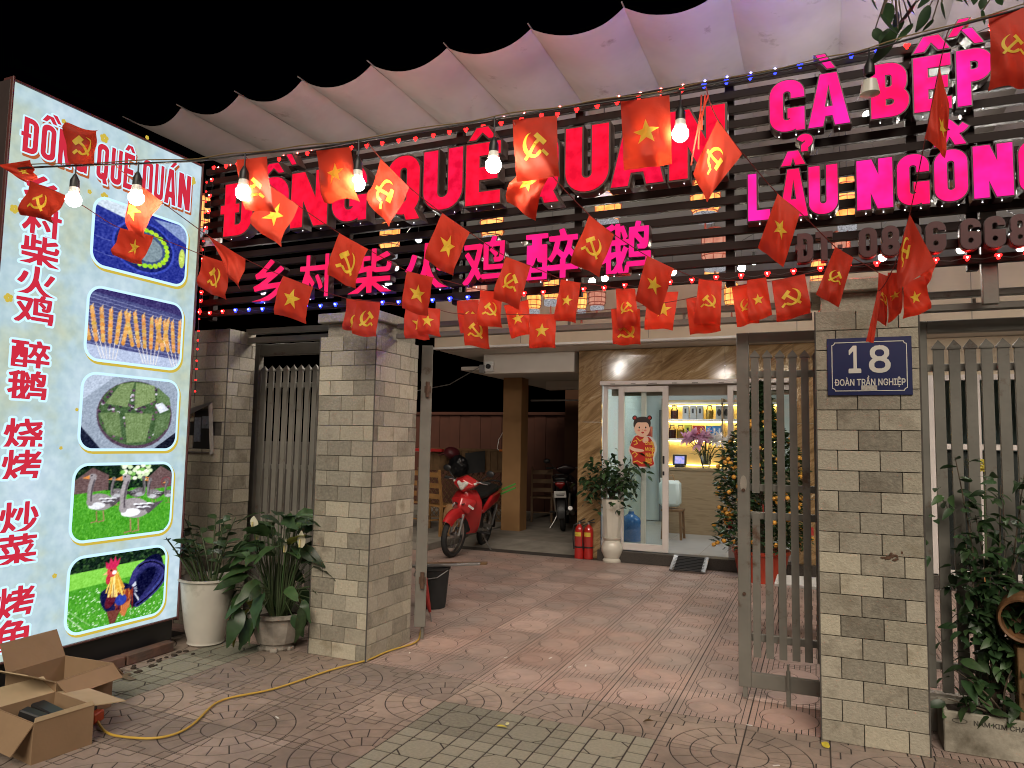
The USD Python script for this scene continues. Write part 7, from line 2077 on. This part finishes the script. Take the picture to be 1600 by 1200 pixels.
def flap(p0, p1, d, L_, m, th=0.005):
    """A sheet hinged on the edge p0-p1 reaching L_ along d."""
    p0, p1, d = np.array(p0, float), np.array(p1, float), np.array(d, float)
    d /= np.linalg.norm(d)
    n = np.cross(p1 - p0, d); n /= np.linalg.norm(n)
    q = [p0, p1, p1 + d * L_ - (p1 - p0) * 0.02, p0 + d * L_ + (p1 - p0) * 0.02]
    V = np.array(q + [x + n * th for x in q])
    return m.add(V, [[0, 1, 2], [0, 2, 3], [4, 6, 5], [4, 7, 6], [0, 4, 5], [0, 5, 1], [1, 5, 6], [1, 6, 2], [2, 6, 7], [2, 7, 3], [3, 7, 4], [3, 4, 0]])


def carton(label, loc, rz, L_, W_, H_, flaps):
    t = thing('cardboard_box', label, 'box', loc, rz, group='open cardboard boxes')
    th = 0.005
    obj(t, 'bottom', MB().box((0, 0, 0.004), (L_ - 0.004, W_ - 0.004, 0.006)), K['card'])
    for s in (-1, 1):
        obj(t, 'side', MB().box((0, s * W_ / 2, H_ / 2), (L_ + th, th, H_)), K['card'])
        obj(t, 'end', MB().box((s * L_ / 2, 0, H_ / 2), (th, W_ - th, H_)), K['card'])
    l, w = L_ / 2, W_ / 2
    E = {'front': ((l, -w, H_), (l, w, H_)), 'back': ((-l, w, H_), (-l, -w, H_)), 'right': ((l, w, H_), (-l, w, H_)), 'left': ((-l, -w, H_), (l, -w, H_))}
    for e, d, q, in_ in flaps:
        obj(t, 'flap', flap(*E[e], d, q, MB()), K['card_in'] if in_ else K['card'])
    return t


B1 = carton('open cardboard box full of black parts at the bottom left corner', (-3.46, 2.41, 0), math.radians(-7), 0.34, 0.27, 0.185,
            [('right', (0.25, 1, -0.10), 0.15, True), ('left', (0.1, -0.8, -1), 0.15, False), ('back', (-1, 0, 0.5), 0.13, True), ('front', (-0.3, 0, 1.0), 0.02, True)])
rb = random.Random(3)
for k in range(9):
    m = MB().box((0, 0, 0), (rb.uniform(0.10, 0.20), rb.uniform(0.03, 0.07), rb.uniform(0.02, 0.05)), R=rotz(rb.uniform(-0.7, 0.7)) @ roty(rb.uniform(-0.3, 0.3)), b=0.006)
    tt = thing('black_part', ['black plastic bar lying across the box of parts', 'short black block in the box near its torn flap', 'flat black piece deep in the cardboard box', 'long black strip in the box beside the bar', 'black wedge in the box corner', 'narrow black piece under the bar in the box', 'black lump at the rear of the box', 'thin black plate in the box', 'black stub near the front of the box'][k], 'part', group='black parts in the box') if False else B1
    obj(B1, 'black_part', m, K['black'], loc=(rb.uniform(-0.045, 0.045), rb.uniform(-0.045, 0.045), 0.09 + 0.007 * k))
carton('empty open cardboard box with raised flaps close under the billboard', (-3.80, 2.72, 0), math.radians(4), 0.36, 0.34, 0.235,
       [('front', (0.6, 0.1, -0.6), 0.10, False), ('left', (0, -1, 0.5), 0.17, True), ('back', (-0.5, 0, 1), 0.16, False), ('right', (0.0, 0.8, -0.8), 0.12, False)])

sk = at(148, 1120, z=0.03)
t = thing('extension_socket', 'orange extension socket with black plug beside the cardboard box', 'socket', sk)
obj(t, 'socket_body', MB().box((0, 0, 0.0), (0.055, 0.085, 0.055), R=rotz(0.3), b=0.008), mat('orange_plastic', (0.50, 0.075, 0.02), 0.4))
obj(t, 'plug', MB().box((-0.03, 0.01, 0.04), (0.03, 0.035, 0.04), R=rotz(0.3), b=0.006), K['black'])
t = thing('extension_lead', 'yellow extension cord winding across the pavement to the gate', 'cord')
cp = [(152, 1124), (158, 1136), (172, 1147), (200, 1152), (245, 1153), (285, 1142), (310, 1124), (330, 1104), (350, 1093), (380, 1086), (425, 1077), (475, 1061), (530, 1043), (575, 1031), (600, 1020), (628, 1011), (650, 1003), (656, 992), (662, 978)]
w3 = [at(a_, b_, z=0.012) for a_, b_ in cp]
obj(t, 'cable', MB().tube(smooth(w3, 5), 0.0062, 7), mat('yellow_cable', (0.50, 0.32, 0.05), 0.45), smooth=True)

pz = (-4.14, 4.06, 0)
zz = thing('potted_plant', 'upright glossy plant in a tall marbled white pot at the billboard corner', 'potted plant', pz)
obj(zz, 'pot', MB().lathe([(0.0, 0.0), (0.115, 0.0), (0.13, 0.012), (0.125, 0.03), (0.15, 0.12), (0.185, 0.34), (0.198, 0.455), (0.214, 0.465), (0.214, 0.478), (0.196, 0.478), (0.175, 0.42), (0.0, 0.42)], n=32), K['pot_white'], smooth=40)
obj(zz, 'soil', MB().lathe([(0.18, 0.43), (0.08, 0.44), (0.0, 0.445)], n=18), K['soil'])
zr = random.Random(21)
for k in range(15):
    a_ = zr.random() * 6.28; lean_ = zr.uniform(0.05, 0.30)
    if k < 4:
        a_, lean_ = 3.6 + 0.5 * k - 0.7, 0.33
    b0 = np.array([0.10 * math.cos(a_) * zr.random(), 0.10 * math.sin(a_) * zr.random(), 0.43])
    h = zr.uniform(0.30, 0.48)
    e = b0 + np.array([lean_ * math.cos(a_), lean_ * math.sin(a_) * 0.8, h])
    mid = (b0 + e) / 2 + np.array([0, 0, 0.05])
    ts = np.linspace(0, 1, 8)
    sp = np.array([(1 - u) ** 2 * b0 + 2 * u * (1 - u) * mid + u * u * e for u in ts])
    s_ = obj(zz, 'stem', MB().tube(sp, np.linspace(0.009, 0.004, 8), 6), K['stem'], smooth=True)
    for j in range(6):
        u = 0.45 + 0.55 * j / 5
        c = (1 - u) ** 2 * b0 + 2 * u * (1 - u) * mid + u * u * e
        sd_ = a_ + (1 if j % 2 else -1) * 1.2 + zr.gauss(0, 0.2)
        obj(s_, 'leaflet', MB().grid(leaf_blade(c, (math.cos(sd_), math.sin(sd_), 0.55), zr.uniform(0.08, 0.11), zr.uniform(0.046, 0.058), 0.3, 5, 0.15, 1.1)), K['leaf_dark'] if zr.random() < 0.7 else K['leaf_mid'], smooth=True)

pl = (-3.60, 4.20, 0)
lp = thing('potted_plant', 'broad leaved peace lily with white flowers in a weathered low pot', 'potted plant', pl)
obj(lp, 'pot', MB().lathe([(0.0, 0.0), (0.11, 0.0), (0.12, 0.012), (0.12, 0.045), (0.145, 0.055), (0.175, 0.13), (0.195, 0.235), (0.225, 0.24), (0.225, 0.262), (0.19, 0.262), (0.16, 0.2), (0.0, 0.2)], n=12), K['pot_grey'], smooth=20)
for k in range(6):
    a_ = k * math.pi / 3
    obj(lp, 'pot_foot', MB().box((0.115 * math.cos(a_), 0.115 * math.sin(a_), 0.012), (0.04, 0.05, 0.026), R=rotz(a_), b=0.005), K['pot_grey'])
obj(lp, 'soil', MB().lathe([(0.175, 0.215), (0.0, 0.23)], n=14), K['soil'])
lr = random.Random(8)
for k in range(105):
    a_ = lr.random() * 6.28
    q = lr.random()
    if q < 0.42:
        rr_, h, tilt = lr.uniform(0.05, 0.22), lr.uniform(0.62, 0.95), lr.uniform(0.0, 0.8)
    elif q < 0.8:
        rr_, h, tilt = lr.uniform(0.18, 0.36), lr.uniform(0.42, 0.75), lr.uniform(-0.7, 0.2)
    else:
        rr_, h, tilt = lr.uniform(0.24, 0.40), lr.uniform(0.22, 0.45), lr.uniform(-1.4, -0.5)
    c = np.array([rr_ * math.cos(a_), 0.75 * rr_ * math.sin(a_), h])
    if c[1] > 0.24:
        c[1] = 0.24
    b0 = np.array([0.06 * math.cos(a_), 0.06 * math.sin(a_), 0.23])
    s_ = obj(lp, 'stalk', MB().tube([b0, (b0 * 0.6 + c * 0.4) + [0, 0, 0.10], c], [0.005, 0.004, 0.003], 5), K['stem'])
    sd_ = a_ + lr.gauss(0, 0.35)
    L_ = lr.uniform(0.15, 0.24)
    mm = K['leaf_mid'] if lr.random() < 0.6 else K['leaf_lime'] if lr.random() < 0.10 else K['leaf_dark']
    P = leaf_blade(c, (math.cos(sd_), math.sin(sd_), tilt), L_, L_ * lr.uniform(0.42, 0.52), lr.uniform(0.25, 0.6), 8, 0.12)
    w_ = np.array([[lr.gauss(0, 0.003) for _ in range(3)] for _ in range(8)])
    P[:, 0] += w_; P[:, 2] -= w_
    obj(s_, 'leaf', MB().grid(P), mm, smooth=True)
for (px_, py_, L_, w_, nm) in ((396, 815, 0.085, 0.075, 'spathe'), (470, 842, 0.12, 0.07, 'spathe'), (446, 852, 0.10, 0.025, 'spathe'), (403, 836, 0.07, 0.03, 'spathe')):
    c = at(px_, py_, y=4.05) - np.array(pl) - np.array([0, 0, L_ * 0.5])
    s_ = obj(lp, 'flower_stalk', MB().tube([(0.03, -0.02, 0.23), (c[0] * 0.6, c[1] * 0.6, 0.5), c], 0.0045, 6), K['leaf_mid'])
    obj(s_, nm, MB().grid(petal(c, (0.15, -0.25, 1.0), L_, w_, -0.1, 7, 0.25)), K['spathe'], smooth=True)
    obj(s_, 'spadix', MB().tube([c + [0.0, -0.012, 0.005], c + [0.004, -0.016, L_ * 0.5]], 0.006, 6), mat('spadix_' + str(px_), (0.62, 0.55, 0.25), 0.6))

# ---------------------------------------------------------------- foreground right: planter, shrubs, jar, tree
t = thing('planter_box', 'dirty white foam planter box with printed lettering by the numbered pillar', 'planter', (1.05, 4.39, 0))
W2, D2, H2 = 0.98, 0.22, 0.20
mf = mat('dirty_foam', (0.36, 0.33, 0.27), 0.8, ns=8, na=0.2, bump=0.3, dirt=((0.10, 0.085, 0.06), 3.5, 0.45, 0.7))
for y in (-D2 / 2 + 0.012, D2 / 2 - 0.012):
    obj(t, 'side', MB().box((0, y, H2 / 2), (W2, 0.024, H2), b=0.006), mf)
for x in (-W2 / 2 + 0.012, W2 / 2 - 0.012):
    obj(t, 'end', MB().box((x, 0, H2 / 2), (0.024, D2 - 0.05, H2 - 0.002), b=0.004), mf)
obj(t, 'soil', MB().grid([[(x, y, H2 - 0.03 + 0.02 * rb.random()) for x in np.linspace(-W2 / 2 + 0.02, W2 / 2 - 0.02, 24)] for y in np.linspace(-D2 / 2 + 0.02, D2 / 2 - 0.02, 6)]), K['soil'])
mk = mat('faded_print', (0.06, 0.055, 0.045), 0.8)
wall_text(t, 'NAM KIM CHAM 200', -0.36, H2 - 0.052, 0.31, 0.022, -D2 / 2 - 0.0005, mk, 'lettering')
for x in (-0.42, 0.02):
    ov = affinity.scale(Point(0, 0).buffer(1), 0.033, 0.012); iv = affinity.scale(Point(0, 0).buffer(1), 0.030, 0.0095)
    obj(t, 'oval_mark', MB().ext(affinity.translate(ov.difference(iv), x, H2 - 0.04), 0.0012, front(-D2 / 2 - 0.0005)), mk)
sr_ = random.Random(31)


def shrub(label, base, stems, leaf_sz, n, mats):
    t = thing('shrub', label, 'shrub', base, group='shrubs at the right fence')
    for k, (dx, dy, dz) in enumerate(stems):
        e = np.array([dx, dy, dz])
        mid = e * [0.4, 0.5, 0.55] + [sr_.gauss(0, 0.03), 0, 0]
        ts = np.linspace(0, 1, 10)
        sp = np.array([2 * u * (1 - u) * mid + u * u * e for u in ts])
        s_ = obj(t, 'stem', MB().tube(sp, np.linspace(0.007, 0.0025, 10), 5), K['bark'])
        for j in range(n):
            u = 0.25 + 0.75 * sr_.random()
            c = 2 * u * (1 - u) * mid + u * u * e + np.array([sr_.gauss(0, 0.07), sr_.gauss(0, 0.03), sr_.gauss(0, 0.06)])
            a_ = sr_.random() * 6.28
            L_ = leaf_sz * sr_.uniform(0.7, 1.25)
            obj(s_, 'leaf', MB().grid(leaf_blade(c, (math.cos(a_), math.sin(a_) - 0.5, sr_.uniform(-0.7, 0.5)), L_, L_ * 0.48, 0.4, 5)), sr_.choice(mats), smooth=True)
    return t


shrub('tall dark shrub climbing up the right fence pickets', (0.80, 4.42, 0.17), [(-0.13, 0.02, 1.30), (-0.05, 0.0, 1.0), (0.06, -0.03, 1.16), (0.17, 0.0, 1.22), (0.26, -0.02, 1.0), (0.12, -0.05, 0.82), (0.36, 0, 1.15), (0.30, -0.05, 0.75), (0.0, -0.04, 0.72), (0.22, 0.0, 0.6), (-0.10, -0.02, 0.85)], 0.075, 62, [K['leaf_dark'], K['leaf_dark'], K['leaf_mid']])
shrub('low seedlings with pointed leaves growing in the planter box', (0.84, 4.36, 0.17), [(-0.22, -0.02, 0.22), (-0.12, -0.04, 0.10), (0.02, -0.06, 0.26), (0.14, -0.04, 0.16), (0.22, -0.03, 0.34), (-0.26, -0.05, 0.08)], 0.10, 9, [K['leaf_dark'], K['leaf_mid']])
jp = at(1592, 972, y=4.22)
t = thing('clay_jar', 'broken brown clay jar lying on a post with its dark mouth towards the street', 'jar', (jp[0] + 0.03, 4.26, jp[2]))
jm = MB().lathe([(0.10, 0.20), (0.125, 0.08), (0.115, 0.0), (0.105, -0.015), (0.095, -0.01), (0.10, 0.04), (0.105, 0.1), (0.0, 0.18)], n=26).mesh()
jm.vertices = jm.vertices @ (rotz(-0.35) @ rotx(-1.45)).T
obj(t, 'body', jm, mat('burnt_clay', (0.16, 0.075, 0.03), 0.6, ns=20, na=0.4), smooth=40)
obj(t, 'post', MB().box((0.02, 0.08, -0.14 - (jp[2] - 0.14) / 2), (0.09, 0.09, jp[2] - 0.14), b=0.004), K['wood_dark'])
# overhanging tree
t = thing('overhanging_tree', 'tree at the right whose dark leaves hang over the top corner of the sign', 'tree', (2.25, 3.15, 0))
obj(t, 'trunk', MB().tube([(0, 0, 0), (0.03, 0.02, 1.6), (-0.05, 0.05, 3.0), (0.05, 0.0, 4.4)], [0.13, 0.11, 0.085, 0.05], 12), K['bark'], smooth=True)
br = [at(1640, -40, y=3.3), at(1560, -18, y=3.35), at(1470, -22, y=3.4), at(1390, -30, y=3.4), at(1325, -26, y=3.45)]
b0 = np.array([2.25, 3.15, 0])
limb = np.array([np.array([-0.03, 0.04, 3.0])] + [p - b0 for p in br])
obj(t, 'limb', MB().tube(smooth(limb, 4), np.linspace(0.045, 0.008, 21), 7), K['bark'])
tr = random.Random(17)
spots = [(1335, 2, 20), (1352, -6, 16), (1378, 45, 44), (1385, 25, 36), (1400, 70, 50), (1402, 40, 40), (1420, 15, 30), (1434, 20, 34), (1450, 25, 32), (1452, 5, 30), (1470, 18, 28), (1480, 0, 30), (1500, 2, 24), (1522, -2, 26), (1538, 8, 22), (1410, 52, 40), (1392, 60, 30), (1536, 28, 24), (1458, 42, 22), (1365, 10, 26), (1415, -5, 30), (1440, -10, 30), (1560, 0, 22), (1580, -6, 24), (1370, 60, 30), (1424, 55, 34), (1550, -12, 24), (1350, -14, 20)]
for px_, py_, L_ in spots:
    y = 3.35 + tr.uniform(-0.12, 0.12)
    c = at(px_ + tr.uniform(-3, 3), py_ - L_ * 0.5, y=y) - b0
    q = limb[np.argmin(np.abs(limb[1:, 0] - c[0])) + 1]
    s_ = obj(t, 'twig', MB().tube([q, (q + c) / 2 + [0.01, 0, 0.02], c], 0.003, 5), K['bark'])
    L3 = L_ * 1.35 * 3.1 / FPX
    obj(s_, 'leaf', MB().grid(leaf_blade(c, (tr.uniform(-0.5, 0.4), -0.3, -1.0), L3, L3 * 0.40, -0.25, 7, 0.2, 1.3)), K['leaf_dark'] if tr.random() < 0.8 else mat_wine if 'mat_wine' in globals() else K['leaf_dark'], smooth=True)
# fallen leaves and litter
for px_, py_, L_, col, lab, rz_ in ((776, 1137, 0.055, 'y', 'fallen yellow leaf on the green octagon paving', 0.3), (790, 1134, 0.03, 'p', 'small pale curled leaf beside the yellow one on the paving', 1.2), (1296, 1170, 0.06, 'y', 'fallen yellow leaf at the foot of the numbered pillar', 2.3), (1005, 1130, 0.06, 'b', 'curled brown leaf lying in a paving circle', 0.8)):
    c = at(px_, py_, z=0.004)
    t = thing('fallen_leaf', lab, 'leaf', c)
    m = {'y': ('yellow_leaf', (0.55, 0.45, 0.03)), 'p': ('pale_leaf', (0.6, 0.58, 0.3)), 'b': ('brown_leaf', (0.16, 0.10, 0.05))}[col]
    mm = UsdShade.Material.Get(stage, '/World/Looks/' + m[0])
    if not mm:
        mm = mat(m[0], m[1], 0.6, ns=60, na=0.2)
    P = leaf_blade((0, 0, 0.006), (math.cos(rz_), math.sin(rz_), 0.12), L_, L_ * 0.5, 0.15, 6, 0.4)
    obj(t, 'blade', MB().grid(P), mm, smooth=True)
lt = thing('litter', 'pale paper scraps scattered on the paving', 'litter', kind='stuff')
m = MB()
for px_, py_ in ((433, 1121), (1171, 1133), (1213, 1196), (640, 1020), (890, 1042), (915, 1040), (790, 1027), (860, 1028)):
    c = at(px_, py_, z=0.004)
    m.box(c, (0.03 * rb.uniform(0.6, 1.3), 0.009, 0.002), R=rotz(rb.random() * 3))
obj(lt, 'scrap', m, K['white'])
tp = thing('torn_tape', 'strips of torn brown tape beside the cardboard boxes', 'tape')
for k, (pa, pb) in enumerate((((140, 1068), (205, 1052)), ((150, 1058), (190, 1046)), ((178, 1052), (208, 1062)))):
    a, b = at(*pa, z=0.006), at(*pb, z=0.007)
    n_ = np.array([-(b - a)[1], (b - a)[0], 0]); n_ /= np.linalg.norm(n_)
    obj(tp, 'strip', MB().grid([[a + n_ * 0.025, (a + b) / 2 + n_ * 0.02 + [0, 0, 0.006], b + n_ * 0.022], [a - n_ * 0.02, (a + b) / 2 - n_ * 0.025 + [0, 0, 0.004], b - n_ * 0.02]]), mat(f'brown_tape_{k}', (0.16, 0.12, 0.08), 0.2))
